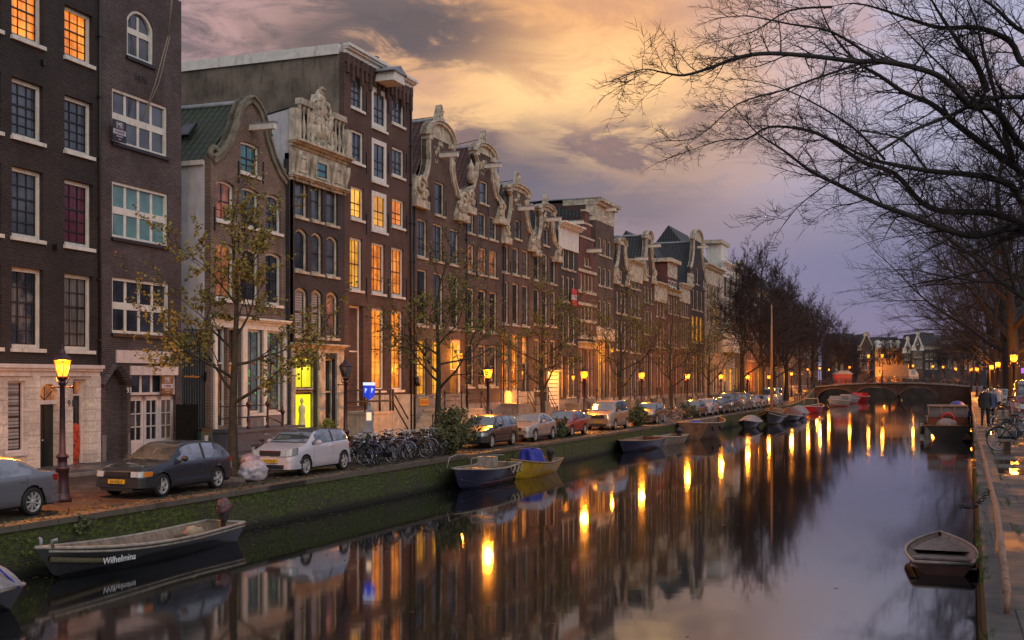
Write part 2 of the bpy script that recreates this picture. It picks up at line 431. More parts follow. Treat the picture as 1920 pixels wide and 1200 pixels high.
# ---------------------------------------------------------------- ground, water, quays
def ground_mat(name, c1, c2, wet=0.5, bw=0.2, bh=0.1, leaves=0.0, moss=0.0, swap=False, ms=0.012):
    m, nt, b = newmat(name)
    x, y, z = nt.xyz(nt.pos()); uv = nt.vec(y, x, 0.0) if not swap else nt.vec(x, y, 0.0)
    br = nt.n('ShaderNodeTexBrick', {'Vector': uv, 'Color1': (*c1, 1), 'Color2': (*c2, 1), 'Mortar': (0.014, 0.013, 0.012, 1), 'Scale': 1.0,
                                     'Mortar Size': ms, 'Brick Width': bw, 'Row Height': bh, 'Mortar Smooth': 0.3})
    n1 = nt.noise(uv, 0.5, 6, 0.6); n2 = nt.noise(uv, 3.0, 5, 0.65)
    c = nt.mul(br.outputs[0], nt.mix(n1.sm(0.3, 0.7), (0.55, 0.55, 0.55), (1.25, 1.2, 1.15)))
    c = nt.mul(c, nt.mix(n2.sm(0.25, 0.75), (0.7, 0.7, 0.7), (1.25, 1.25, 1.25)))
    if moss: c = nt.mix((n1 + n2 * 0.4).sm(0.62, 0.85) * moss, c, (0.022, 0.036, 0.01))
    if leaves:
        vo = nt.n('ShaderNodeTexVoronoi', {'Vector': uv, 'Scale': 5.0, 'Randomness': 1.0})
        dd = S(nt.t, vo.outputs['Distance'])
        c = nt.mix((dd * -1.0).sm(-0.2, -0.12) * n2.sm(0.5, 0.6) * leaves, c, (0.25, 0.15, 0.03))
    nt.put(b.inputs['Base Color'], c)
    nt.put(b.inputs['Roughness'], n1.sm(0.35, 0.65) * -wet + 0.85)
    nt.put(b.inputs['Normal'], nt.bump(nt.s(br.outputs[1]) * -1.0 + n2 * 0.5, 0.4, 0.015))
    return m
STREET = ground_mat('street_clinker', (0.062, 0.037, 0.033), (0.085, 0.052, 0.045), 0.5, leaves=0.5, moss=0.25)
WALK = ground_mat('pavement_slabs', (0.085, 0.078, 0.078), (0.11, 0.1, 0.1), 0.55, 0.3, 0.3)
COPING = ground_mat('quay_coping', (0.12, 0.105, 0.09), (0.155, 0.135, 0.115), 0.25, 1.1, 0.9, leaves=0.7, moss=0.6)
FLAGS = ground_mat('flagstones', (0.075, 0.074, 0.074), (0.12, 0.117, 0.112), 0.5, 0.62, 1.4, leaves=0.3, moss=0.5, swap=True, ms=0.012)
COBBLE = ground_mat('dark_cobbles', (0.075, 0.072, 0.07), (0.1, 0.096, 0.092), 0.55, 0.22, 0.11, leaves=0.25, moss=0.35)
VERGE = ground_mat('mossy_verge', (0.05, 0.05, 0.025), (0.07, 0.06, 0.035), 0.2, 0.25, 0.12, leaves=0.9, moss=0.9)

def moss_wall_mat():
    m, nt, b = newmat('mossy_quay_brick')
    x, y, z = nt.xyz(nt.pos()); uv = nt.vec(x + y, z, 0.0)
    br = nt.n('ShaderNodeTexBrick', {'Vector': uv, 'Color1': (0.028, 0.024, 0.017, 1), 'Color2': (0.052, 0.042, 0.027, 1), 'Mortar': (0.07, 0.066, 0.05, 1),
                                     'Scale': 1.0, 'Mortar Size': 0.012, 'Brick Width': 0.22, 'Row Height': 0.07})
    n1 = nt.noise(uv, 1.1, 7, 0.68); n2 = nt.noise(nt.vec((x + y) * 7.0, z * 11.0, 0.0), 1.0, 4, 0.7); n3 = nt.noise(nt.vec((x + y) * 1.4, z * 0.3, 3.0), 1.0, 3)
    mossc = nt.mix(n2.sm(0.35, 0.7), (0.014, 0.024, 0.004), (0.10, 0.145, 0.018))
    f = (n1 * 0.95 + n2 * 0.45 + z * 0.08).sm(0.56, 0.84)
    c = nt.mix(f, br.outputs[0], mossc)
    c = nt.mix(n3.sm(0.55, 0.75) * 0.7, c, (0.012, 0.014, 0.008))
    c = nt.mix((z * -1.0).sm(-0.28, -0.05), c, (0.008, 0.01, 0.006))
    nt.put(b.inputs['Base Color'], c); b.inputs['Roughness'].default_value = 0.75
    nt.put(b.inputs['Normal'], nt.bump(nt.s(br.outputs[1]) * -0.7 + n2 * 1.2, 0.6, 0.03))
    return m
MOSSWALL = moss_wall_mat()

def strip(name, fx0, fx1, fz, ys, mat, kind='structure', label=None, cat=None, nx=1):
    m = MB(); vs = []
    for y in ys:
        a, b2 = fx0(y), fx1(y)
        for i in range(nx + 1): vs.append((a + (b2 - a) * i / nx, y, fz(y)))
    w = nx + 1
    m.add(vs, [(i * w + j, i * w + j + 1, (i + 1) * w + j + 1, (i + 1) * w + j) for i in range(len(ys) - 1) for j in range(nx)])
    o = m.build(name, mat); return tag(o, label, cat, None, kind)
YS = [-60, -20, 0, 10] + [10 + 4 * i for i in range(1, 29)] + [125 + 5 * i for i in range(1, 24)]
FACX = lambda y: -28.4 if y < 70 else -28.4 + min((y - 70) * 0.014, 1.4)
# terrain: one sheet, out to the horizon, under everything
g = MB(); g.add([(-2500, -400, -2.0), (2500, -400, -2.0), (2500, 2600, -2.0), (-2500, 2600, -2.0)], [(0, 1, 2, 3)])
tag(g.build('ground', paint('canal_bed', (0.03, 0.028, 0.022), 0.9)), kind='structure')
strip('street', lambda y: -140 if y > 150 else -60, lambda y: edge_left(y) - 0.44, lambda y: street_z(y), YS, STREET)
strip('pavement', lambda y: FACX(y) - 3, lambda y: FACX(y) + 2.6, lambda y: street_z(y) + 0.1, YS, WALK)
k = MB()
for a, b in zip(YS[:-1], YS[1:]):
    for y0, y1 in ((a, b),):
        x0, x1 = FACX(y0) + 2.6, FACX(y1) + 2.6; z0, z1 = street_z(y0), street_z(y1)
        k.add([(x0, y0, z0 - .02), (x0 + .16, y0, z0 - .02), (x0 + .16, y0, z0 + .11), (x0, y0, z0 + .11),
               (x1, y1, z1 - .02), (x1 + .16, y1, z1 - .02), (x1 + .16, y1, z1 + .11), (x1, y1, z1 + .11)], [(0, 1, 5, 4), (1, 2, 6, 5), (2, 3, 7, 6)])
tag(k.build('kerb', STONE), kind='structure')
strip('verge', lambda y: edge_left(y) - 1.0, lambda y: edge_left(y) - 0.44, lambda y: street_z(y) + 0.004, YS, VERGE)
def quay(name, label, fx, fz, ys, sgn, mat, cop, lip=0.06, cw=0.44):
    r = empty(name, (0, 0, 0), 0, label, 'quay wall')
    m = MB(); c = MB()
    for a, b in zip(ys[:-1], ys[1:]):
        n = max(1, int((b - a) / 4.1))
        for i in range(n):
            y0 = a + (b - a) * i / n; y1 = a + (b - a) * (i + 1) / n
            x0, x1, z0, z1 = fx(y0), fx(y1), fz(y0), fz(y1)
            m.add([(x0, y0, -2), (x1, y1, -2), (x1, y1, z1 - .1), (x0, y0, z0 - .1)], [(0, 1, 2, 3)])
            g = 0.006; y1 -= g
            q = [(x0 - sgn * cw, y0, z0 - .1), (x0 + sgn * lip, y0, z0 - .1), (x0 + sgn * lip, y0, z0 + .03), (x0 - sgn * cw, y0, z0 + .03)]
            q += [(x1 - sgn * cw, y1, z1 - .1), (x1 + sgn * lip, y1, z1 - .1), (x1 + sgn * lip, y1, z1 + .03), (x1 - sgn * cw, y1, z1 + .03)]
            c.add(q, [(0, 1, 5, 4), (1, 2, 6, 5), (2, 3, 7, 6), (3, 0, 4, 7), (0, 1, 2, 3), (4, 5, 6, 7)])
    m.build('wall', mat, r); c.build('coping', cop, r)
    return r
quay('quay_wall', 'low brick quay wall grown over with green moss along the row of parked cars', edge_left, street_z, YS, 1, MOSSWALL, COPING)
YR = [-30, -10, 0, 6] + [6 + 3 * i for i in range(1, 30)] + [100 + 8 * i for i in range(1, 18)]
rg = lambda y: RG + max(0, min((y - 165) / 60, 1)) * 0.95
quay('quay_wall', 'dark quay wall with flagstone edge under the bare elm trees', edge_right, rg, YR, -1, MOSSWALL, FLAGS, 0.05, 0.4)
strip('pavement', lambda y: edge_right(y) + 0.4, lambda y: edge_right(y) + 1.25, lambda y: rg(y) + 0.002, YR, FLAGS)
strip('street', lambda y: edge_right(y) + 1.25, lambda y: 60 + 0 * y, lambda y: rg(y), YR, COBBLE)
# water
def water_mat():
    m, nt, b = newmat('canal_water')
    x, y, z = nt.xyz(nt.pos())
    n1 = nt.noise(nt.vec(x * 0.5, y * 0.5, 0.0), 1.0, 3, 0.5); n2 = nt.noise(nt.vec(x * 2.2, y * 2.2, 0.0), 1.0, 2, 0.5)
    n3 = nt.noise(nt.vec(x * 0.06, y * 0.05, 0.0), 1.0, 3, 0.5)
    b.inputs['Base Color'].default_value = (0.006, 0.008, 0.009, 1)
    nt.put(b.inputs['Roughness'], n3.sm(0.35, 0.65) * 0.03 + 0.038)
    b.inputs['IOR'].default_value = 3.5; b.inputs['Specular IOR Level'].default_value = 0.5
    nt.put(b.inputs['Normal'], nt.bump(n1 + n2 * 0.3, 0.03, 0.05))
    return m
w = MB(); w.add([(-60, -60, 0), (60, -60, 0), (60, 284, 0), (-60, 284, 0)], [(0, 1, 2, 3)])
tag(w.build('water', water_mat()), kind='structure')
strip('street', lambda y: -400, lambda y: 400, lambda y: 2.2, [282, 600, 1500, 2500], STREET)
m = MB(); m.box(-60, 60, 281.5, 282.0, -2, 2.3)
o = m.build('quay_wall', paint('dark_far_wall', (.03, .027, .025), .9, .4, .5, .2)); tag(o, 'far quay wall behind the arches of the bridge', 'quay wall')

def leaf_litter():
    rng = random.Random(5); m = MB()
    for i in range(1900):
        y = 12 + 62 * rng.random() ** 1.3; x = edge_left(y) - abs(rng.gauss(0, .75)) + .05
        if rng.random() < .25: x = edge_left(y) - rng.uniform(0, 3.5)
        z = street_z(y) + (.036 if x > edge_left(y) - .44 else .008); s = rng.uniform(.035, .085); a = rng.uniform(0, 6.28); c, q = math.cos(a) * s, math.sin(a) * s
        m.add([(x - c, y - q, z), (x + q * .5, y - c * .5, z + rng.uniform(0, .03)), (x + c, y + q, z + rng.uniform(0, .02)), (x - q * .5, y + c * .5, z + rng.uniform(0, .03))], [(0, 1, 2, 3)])
    for i in range(500):
        y = 8 + 40 * rng.random() ** 1.4; x = edge_right(y) + rng.uniform(.05, 3.0); z = RG + .012; s = rng.uniform(.02, .045); a = rng.uniform(0, 6.28); c, q = math.cos(a) * s, math.sin(a) * s
        m.add([(x - c, y - q, z), (x + q * .5, y - c * .5, z + .01), (x + c, y + q, z + .008), (x - q * .5, y + c * .5, z + .01)], [(0, 1, 2, 3)])
    mt, nt, b = newmat('fallen_leaf'); n = nt.noise(nt.pos(), 9.0, 1)
    nt.put(b.inputs['Base Color'], nt.mix(n.sm(.4, .6), (.26, .15, .025), (.12, .075, .025))); b.inputs['Roughness'].default_value = .6
    tag(m.build('fallen_leaves', mt), 'yellow and brown fallen leaves strewn along the quay edges', 'leaves', None, 'stuff')
leaf_litter()
def wall_weeds():
    rng = random.Random(8); m = MB()
    for i in range(900):
        y = 14 + 110 * rng.random() ** 1.5; x = edge_left(y) + .02; z = SG - .12 - .85 * rng.random() ** 1.6
        k = noise.noise(Vector((y * .6, z * 2.0, 3.0)))
        if k < .1: continue
        for q in range(3):
            a = Vector((rng.uniform(.02, .10), rng.uniform(-.07, .07), rng.uniform(-.09, .03))); b = Vector((.01, rng.uniform(.012, .03), .01)); p = Vector((x, y + rng.uniform(-.05, .05), z))
            m.add([p - b, p + b, p + a], [(0, 1, 2)])
    for i in range(700):
        y = 9 + 45 * rng.random() ** 1.4; x = edge_right(y) + rng.choice((-.05, -.05, .41, 1.26)) + rng.gauss(0, .02); h = rng.uniform(.03, .1)
        k = noise.noise(Vector((y * .5, x * 3, 1.0)))
        if k < 0: continue
        for q in range(4):
            p = Vector((x + rng.uniform(-.03, .03), y + rng.uniform(-.05, .05), RG)); m.add([p - Vector((.006, 0, 0)), p + Vector((.006, 0, 0)), p + Vector((rng.uniform(-.05, .05), rng.uniform(-.05, .05), h))], [(0, 1, 2)])
    mt, nt, b = newmat('moss_tuft'); n = nt.noise(nt.pos(), 4.0, 2)
    nt.put(b.inputs['Base Color'], nt.mix(n.sm(.35, .65), (.03, .05, .008), (.11, .15, .022))); b.inputs['Roughness'].default_value = .8
    tag(m.build('weeds', mt), 'moss and weeds sprouting from the joints of both quay walls', 'weeds', None, 'stuff')
wall_weeds()

def floating():
    rng = random.Random(15); m = MB()
    for i in range(420):
        y = 16 + 70 * rng.random() ** 1.2; x = edge_left(y) + .1 + abs(rng.gauss(0, .5)) if rng.random() < .75 else rng.uniform(edge_left(y), -1)
        s = rng.uniform(.03, .07); a = rng.uniform(0, 6.28); c, q = math.cos(a) * s, math.sin(a) * s
        m.add([(x - c, y - q, .005), (x + q * .5, y - c * .5, .006), (x + c, y + q, .005), (x - q * .5, y + c * .5, .006)], [(0, 1, 2, 3)])
    tag(m.build('floating_leaves', MATS['fallen_leaf']), 'scattered leaves floating on the canal near the mossy wall', 'leaves', None, 'stuff')
floating()
# ---------------------------------------------------------------- canal houses
def arcpoly(s0, s1, z0, z1, rise, n=7):
    if rise <= 0: return [(s0, z0), (s1, z0), (s1, z1), (s0, z1)]
    c = (s0 + s1) / 2; h = (s1 - s0) / 2
    rr = (h * h + rise * rise) / (2 * rise); cz = z1 - rr
    a = math.asin(min(1, h / rr)) if rise <= h else math.pi - math.asin(min(1, h / rr))
    pts = [(s0, z0), (s1, z0)]
    for i in range(n + 1):
        t = a - 2 * a * i / n
        pts.append((c + rr * math.sin(t), cz + rr * math.cos(t)))
    return pts
FN = lambda s, z, d: (s, d, z)
RW = random.Random(77)
class House:
    def __init__(h, name, label, u0, u1, X0, X1, wall, cat='house', depth=11.0, base=None, group=None):
        h.P0 = on_x(u0, X0) if not isinstance(X0, Vector) else X0.copy(); h.P1 = on_x(u1, X1) if not isinstance(X1, Vector) else X1.copy()
        e = Vector((h.P1.x - h.P0.x, h.P1.y - h.P0.y, 0)); h.L = e.length; h.e = e.normalized()
        h.z0 = street_z(h.P0.y) if base is None else base
        h.P0.z = h.z0; h.depth = depth; h.wall = wall; h.holes = []; h.u0 = u0; h.u1 = u1
        h.o = empty(name, h.P0, math.atan2(h.e.y, h.e.x), label, cat, group)
        h.nrm = Vector((h.e.y, -h.e.x, 0))
        h.extra = {}
    def sz(h, u, v, d=0.0):
        r = ray(u, v); q = h.P0 - h.nrm * d
        k = (q.x * h.nrm.x + q.y * h.nrm.y) / (r.x * h.nrm.x + r.y * h.nrm.y)
        p = Vector((r.x * k, r.y * k, CAMZ + r.z * k)) - q
        return p.x * h.e.x + p.y * h.e.y, p.z + q.z - h.z0
    def z(h, u, v, d=0.0): return h.sz(u, v, d)[1]
    def s(h, u, d=0.0): return h.sz(u, HZ, d)[0]
    def win(h, s0, s1, z0, z1, kind='dark', nx=2, ny=(2, 2), fw=0.09, rise=0.0, rec=0.14, frame=None, sash=None, sill=True, cut=True, sillm=None, bar=0.03, name='window', split=0.5):
        frame = frame or WHITE; sash = sash or SASH
        if kind == 'dark' and nx < 4: kind = RW.choice(('dark', 'dark', 'sky', 'curtain', 'dark', 'curtain'))
        po = arcpoly(s0, s1, z0, z1, rise); pi = arcpoly(s0 + fw, s1 - fw, z0 + fw, z1 - fw, rise * 0.92 if rise else 0)
        if cut: h.holes.append(po); d0, d1 = rec - 0.04, rec + 0.08
        else: d0, d1 = -0.05, 0.03
        dg = d1 - 0.02
        m = MB(); m.add([FN(a, b, dg) for a, b in pi], [tuple(range(len(pi)))], 0)
        a0, a1, b0, b1 = s0 + fw, s1 - fw, z0 + fw, z1 - fw
        ys = []; zz = b0
        if ny:
            zm = b0 + (b1 - b0) * split
            n0, n1 = ny
            for i in range(1, n0): ys.append((b0 + (zm - b0) * i / n0, bar))
            if n1:
                ys.append((zm, bar * 2.0))
                for i in range(1, n1): ys.append((zm + (b1 - zm) * i / n1, bar))
        for i in range(1, nx):
            c = a0 + (a1 - a0) * i / nx
            m.box(c - bar / 2, c + bar / 2, dg - 0.035, dg - 0.004, b0, b1 - (rise * 0.25), 1)
        for c, t in ys: m.box(a0, a1, dg - 0.045, dg - 0.006, c - t / 2, c + t / 2, 1)
        if bar <= 0.05:
            m.box(a0, a0 + .035, dg - .04, dg - .005, b0, b1 - rise, 1); m.box(a1 - .035, a1, dg - .04, dg - .005, b0, b1 - rise, 1)
            m.box(a0, a1, dg - .04, dg - .005, b0, b0 + .05, 1)
        w = m.build(name, [GL[kind], sash], h.o)
        f = MB(); f.ring(po, pi, FN, d0, d1); f.build('frame', frame, w)
        if sill:
            q = MB(); q.box(s0 - 0.06, s1 + 0.06, -0.1, d0 + 0.02 if cut else 0.0, z0 - 0.13, z0 - 0.005); q.build('sill', sillm or frame, w)
        return w
    def grid(h, cols, rows, kinds, ucol=None, **kw):
        """cols: photo u ranges, rows: (v top, v bottom) seen at the left edge of the first column"""
        ur = cols[0][0] if ucol is None else ucol
        for i, (va, vb) in enumerate(rows):
            z1, z0 = h.z(ur, va), h.z(ur, vb)
            for j, (ua, ub) in enumerate(cols):
                k = kinds[i][j] if not isinstance(kinds[i], str) else kinds[i]
                if k is None: continue
                h.win(h.s(ua), h.s(ub), z0, z1, k, **kw)
    def box(h, name, mat, s0, s1, d0, d1, z0, z1, parent=None):
        m = MB(); m.box(s0, s1, d0, d1, z0, z1); return m.build(name, mat, parent or h.o)
    def door(h, s0, s1, z0, z1, mat=None, fan=0.0, kind='dark', frame=None, fw=0.1, rec=0.22, panels=True, glaz=0.0, gkind='dark', leaf=1):
        po = [(s0, z0), (s1, z0), (s1, z1), (s0, z1)]; h.holes.append(po)
        pi = [(s0 + fw, z0 + .002), (s1 - fw, z0 + .002), (s1 - fw, z1 - fw), (s0 + fw, z1 - fw)]
        zt = z1 - fw - fan
        m = MB(); m.box(s0 + fw, s1 - fw, rec + .04, rec + .09, z0, zt)
        W = s1 - s0 - 2 * fw
        for l in range(leaf):
            a = s0 + fw + W * l / leaf; b = s0 + fw + W * (l + 1) / leaf
            if panels:
                H = zt - z0 - glaz
                for f0, f1 in ((.06, .42), (.48, .94)):
                    m.box(a + .1, b - .1, rec + .02, rec + .045, z0 + H * f0, z0 + H * f1)
                    m.box(a + .15, b - .15, rec + .008, rec + .025, z0 + H * f0 + .05, z0 + H * f1 - .05)
            m.box(b - .012, b + .012, rec + .03, rec + .05, z0, zt)
        d = m.build('door', mat or DOORM, h.o)
        if glaz:
            g = MB(); g.box(s0 + fw + .1, s1 - fw - .1, rec + .025, rec + .05, zt - glaz, zt - .1); g.build('door_glass', GL[gkind], d)
        f = MB(); f.ring(po, pi, FN, rec - .04, rec + .1)
        if fan: f.box(s0 + fw, s1 - fw, rec - .02, rec + .1, zt, zt + .07)
        f.build('frame', frame or WHITE, d)
        k = MB(); k.blob((s1 - fw - .12 if leaf == 1 else (s0 + s1) / 2 - .08, rec + .0, z0 + 1.0), .035, n=4, amp=0); k.build('handle', CHROME, d)
        if fan:
            g = MB(); g.add([FN(s0 + fw, zt + .07, rec + .07), FN(s1 - fw, zt + .07, rec + .07), FN(s1 - fw, z1 - fw, rec + .07), FN(s0 + fw, z1 - fw, rec + .07)], [(0, 1, 2, 3)], 0)
            c = (s0 + s1) / 2; g.box(c - .018, c + .018, rec + .03, rec + .065, zt + .07, z1 - fw, 1)
            g.build('transom_window', [GL[kind], SASH], d)
        return d
    def facade(h, outline, mat=None, thick=0.3, top=None):
        """front wall with real openings; outline is (s,z) counter-clockwise"""
        loops = [[Vector((a, b, 0)) for a, b in outline]] + [[Vector((a, b, 0)) for a, b in q] for q in h.holes]
        tri = geometry.tessellate_polygon(loops)
        pts = [p for l in loops for p in l]
        m = MB(); m.add([FN(p.x, p.y, 0.0) for p in pts], [tuple(t) for t in tri])
        for q in h.holes:
            n = len(q); m.add([FN(a, b, 0) for a, b in q] + [FN(a, b, 0.3) for a, b in q], [(i, (i + 1) % n, n + (i + 1) % n, n + i) for i in range(n)])
        n = len(outline)
        m.add([FN(a, b, 0) for a, b in outline] + [FN(a, b, thick) for a, b in outline], [(i, (i + 1) % n, n + (i + 1) % n, n + i) for i in range(n)])
        tb = geometry.tessellate_polygon([loops[0]])
        m.add([FN(p.x, p.y, thick) for p in loops[0]], [tuple(t) for t in tb])
        return m.build('wall', mat or h.wall, h.o)
    def body(h, ze, side=None, rear=None, name='side_wall'):
        m = MB(); L = h.L; D = h.depth
        m.add([FN(0, 0, .3), FN(0, ze, .3), FN(0, ze, D), FN(0, 0, D)], [(0, 1, 2, 3)])
        m.add([FN(L, 0, .3), FN(L, ze, .3), FN(L, ze, D), FN(L, 0, D)], [(3, 2, 1, 0)])
        m.add([FN(0, 0, D), FN(0, ze, D), FN(L, ze, D), FN(L, 0, D)], [(0, 1, 2, 3)])
        return m.build(name, side or h.wall, h.o)
    def flat_roof(h, ze, mat=None):
        return h.box('roof', mat or ZINC, 0.02, h.L - 0.02, .31, h.depth, ze - .3, ze - 0.02)
    def saddle(h, ze, zr, mat, over=0.1, d0=0.3, ridge=True):
        L = h.L; D = h.depth; m = MB(); c = L / 2
        m.add([FN(-over, ze - .06, d0), FN(c, zr, d0), FN(c, zr, D), FN(-over, ze - .06, D)], [(0, 1, 2, 3)])
        m.add([FN(L + over, ze - .06, d0), FN(c, zr, d0), FN(c, zr, D), FN(L + over, ze - .06, D)], [(3, 2, 1, 0)])
        m.add([FN(0, ze, D), FN(c, zr, D), FN(L, ze, D)], [(0, 1, 2)])
        r = m.build('roof', mat, h.o)
        if ridge:
            q = MB(); q.tube([FN(c, zr + .03, d0), FN(c, zr + .03, D)], .12, 6); q.build('ridge', ZINC, r)
        return r
    def cross_roof(h, ze, zr, mat, run=5.0, d0=0.05):
        """roof with its ridge along the street"""
        L = h.L; m = MB()
        m.add([FN(0, ze, d0), FN(L, ze, d0), FN(L, zr, run), FN(0, zr, run), FN(0, ze, 2 * run), FN(L, ze, 2 * run)], [(0, 1, 2, 3), (3, 2, 5, 4), (0, 3, 4), (1, 5, 2)])
        return m.build('roof', mat, h.o)
    def cornice(h, z0, z1, mat=None, proj=0.45, over=0.15, s0=None, s1=None, dent=False, bead=3):
        m = MB(); a = -over if s0 is None else s0; b = h.L + over if s1 is None else s1; H = z1 - z0
        pr = [.12, .3, .7, 1.0][-(bead + 1):]; hs = [0, .45, .68, .82, 1.0]
        for i, p in enumerate(pr):
            t = hs[i]; t2 = hs[i + 1] if i < len(pr) - 1 else 1.0
            m.box(a + .1 * (1 - p), b - .1 * (1 - p), -proj * p, 0.02 - i * .002, z0 + H * t, z0 + H * t2)
        if dent:
            n = int((b - a) / .28)
            for i in range(n):
                x = a + .1 + (b - a - .2) * (i + .5) / n; m.box(x - .07, x + .07, -proj * .6, -.02, z0 + H * .5, z0 + H * .68)
        return m.build('cornice', mat or WHITE, h.o)
    def hoist(h, s, z, proj=1.0, mat=None, hook=True):
        m = MB(); proj *= .78; m.box(s - .13, s + .13, -proj, .05, z - .17, z + .1)
        o = m.build('hoist_beam', mat or WHITE, h.o)
        c = MB(); c.box(s - .17, s + .17, -proj - .05, .05, z + .102, z + .14); c.build('beam_cover', ZINC, o)
        if hook:
            q = MB(); q.tube([FN(s, z - .19, -proj + .2), FN(s, z - .4, -proj + .2), FN(s + .08, z - .48, -proj + .2), FN(s + .1, z - .38, -proj + .2)], .025, 5); q.build('hook', BLACK, o)
        return o
    def band(h, pts, w, d0=-0.16, d1=0.34, mat=None, name='gable_trim', closed=False):
        """moulding that follows a (s,z) line, w wide to the right hand of its direction"""
        P = [Vector(p) for p in pts]; m = MB(); inn = []
        for i, p in enumerate(P):
            d = (P[min(i + 1, len(P) - 1)] - P[max(i - 1, 0)]).normalized()
            inn.append(p + Vector((d.y, -d.x)) * w)
        for i in range(len(P) - 1):
            q = [P[i], P[i + 1], inn[i + 1], inn[i]]
            vs = [FN(a.x, a.y, d0) for a in q] + [FN(a.x, a.y, d1) for a in q]
            m.add(vs, [(0, 1, 2, 3), (7, 6, 5, 4), (0, 4, 5, 1), (2, 6, 7, 3), (1, 5, 6, 2), (0, 3, 7, 4)])
            e = [P[i] + (inn[i] - P[i]) * t for t in (.0, .28)] + [P[i + 1] + (inn[i + 1] - P[i + 1]) * t for t in (.28, .0)]
            vs = [FN(a.x, a.y, d0 - .09) for a in e] + [FN(a.x, a.y, d0 + .01) for a in e]
            m.add(vs, [(0, 1, 2, 3), (0, 1, 5, 4), (1, 2, 6, 5), (2, 3, 7, 6), (3, 0, 4, 7)])
        return m.build(name, mat or CREAM, h.o)
    def carving(h, c, size, n=16, seed=1, mat=None, d=-0.12, name='carving', scroll=None, slab=0.0, tri=False):
        """carved relief: scrolls, leaves and shells in one mesh"""
        r = random.Random(seed); m = MB(); W, H = size
        if not tri:
            m.prism([(c[0] - W / 2, c[1] - H / 2), (c[0] + W / 2, c[1] - H / 2), (c[0] + W / 2 * .9, c[1] + H * .3), (c[0], c[1] + H / 2), (c[0] - W / 2 * .9, c[1] + H * .3)] if scroll is None else
                    [(c[0] - W / 2, c[1] - H / 2), (c[0] + W / 2, c[1] - H / 2), (c[0] + W / 2 * (.9 if scroll < 0 else .25), c[1] + H / 2 * (1 if scroll < 0 else .5)), (c[0] - W / 2 * (.9 if scroll > 0 else .25), c[1] + H / 2 * (1 if scroll > 0 else .5))], FN, d + .06, .28)
        else:
            m.prism([(c[0] - W * .45, c[1] - H / 2), (c[0] + W * .45, c[1] - H / 2), (c[0] + W * .34, c[1] - H * .1), (c[0] + W * .22, c[1] + H * .2), (c[0] + W * .12, c[1] + H / 2), (c[0] - W * .12, c[1] + H / 2), (c[0] - W * .22, c[1] + H * .2), (c[0] - W * .34, c[1] - H * .1)], FN, d + .06, .2)
        for i in range(n * 2):
            fz = r.uniform(-.48, .48); lim = .44 * (1 - max(0, fz + .1) * (1.6 if tri or scroll is None else .6))
            fx = r.uniform(-lim, lim); mn = min(W, H)
            q = (c[0] + fx * W, d + r.uniform(.03, .07), c[1] + fz * H); rr = r.uniform(.05, .1) * mn + .015
            if r.random() < .35: m.blob(q, (rr, rr * .45, rr * r.uniform(.8, 1.7)), seed + i, .4, 5)
            else:
                a0 = r.uniform(0, 6.28); sg = r.choice((-1, 1)); k = r.uniform(.45, .8)
                m.tube([(q[0] + rr * 1.9 * (1 - t * .11) * math.cos(a0 + sg * t * k), q[1], q[2] + rr * 1.9 * (1 - t * .11) * math.sin(a0 + sg * t * k)) for t in range(8)], [rr * .36 * (1 - t * .08) for t in range(8)], 5)
        if scroll is not None:
            for (ox, oz, R1) in ((-.05 * scroll, .1, .36), (.2 * scroll, -.25, .2)):
                m.tube([(c[0] + ox * W + R1 * W * (1 - t * .055) * math.cos(t * .55), d - .02, c[1] + oz * H + R1 * W * (1 - t * .055) * math.sin(t * .55)) for t in range(16)], [.075 * W] * 16, 5)
        if slab: m.box(c[0] - W / 2 - .08, c[0] + W / 2 + .08, d - .1, .3, c[1] - H / 2 - slab, c[1] - H / 2)
        return m.build(name, mat or CREAM, h.o)
    def anchors(h, pts, H=1.0):
        for s, z in pts:
            m = MB(); m.box(s - .035, s + .035, -.05, 0.01, z, z + H); m.build('wall_anchor', BLACK, h.o)
    def pipe(h, s, z0, z1, d=-.1):
        m = MB(); m.tube([FN(s, z0, d), FN(s, z1, d)], .06, 6); 
        for i in range(int((z1 - z0) / 2.2)): m.box(s - .08, s + .08, d - .07, .01, z0 + 1 + i * 2.2, z0 + 1.06 + i * 2.2)
        m.build('downpipe', PLASTIC, h.o)
    def stoop(h, s0, s1, ztop, proj=1.3, steps=None, mat=None, rail=True, side=1, wallm=None):
        """landing against the facade, flight of steps along it, iron railing"""
        m = MB(); m.box(s0, s1, -proj, -.005, 0.02, ztop)
        m.box(s0 - .05, s1 + .05, -proj - .05, -.004, ztop - .12, ztop + .02)
        n = max(2, int(ztop / .2)); run = .27
        for i in range(n):
            zz = ztop * (n - i - 0.0) / (n + 1)
            a = s1 + .05 + i * run if side > 0 else s0 - .05 - (i + 1) * run
            m.box(a, a + run, -proj, -.006, 0.02, zz)
        o = m.build('stoop', mat or STONE, h.o)
        if rail:
            q = MB(); zr = ztop + .95; d = -proj + .06
            def post(s, zb, zt):
                q.tube([FN(s, zb, d), FN(s, zt, d)], .04, 6); q.lathe([(.02, 0), (.07, .05), (.075, .1), (.03, .17), (.0, .22)], FN(s, zt - .02, d), 8)
                q.lathe([(.07, 0), (.07, .1), (.045, .15), (.06, .35), (.04, .4)], FN(s, zb, d), 8)
            e = s1 if side > 0 else s0; far = e + side * (n * run)
            post(s0 + .06, ztop, zr); post(s1 - .06, ztop, zr); post(far, 0, .95)
            for t in (0, .45): q.tube([FN(s0 + .06, zr - t, d), FN(s1 - .06, zr - t, d)], .025, 5)
            for t in (0, .45): q.tube([FN(e, zr - t, d), FN(far, .93 - t, d)], .025, 5)
            q.build('railing', BLACK, h.o)
        return o
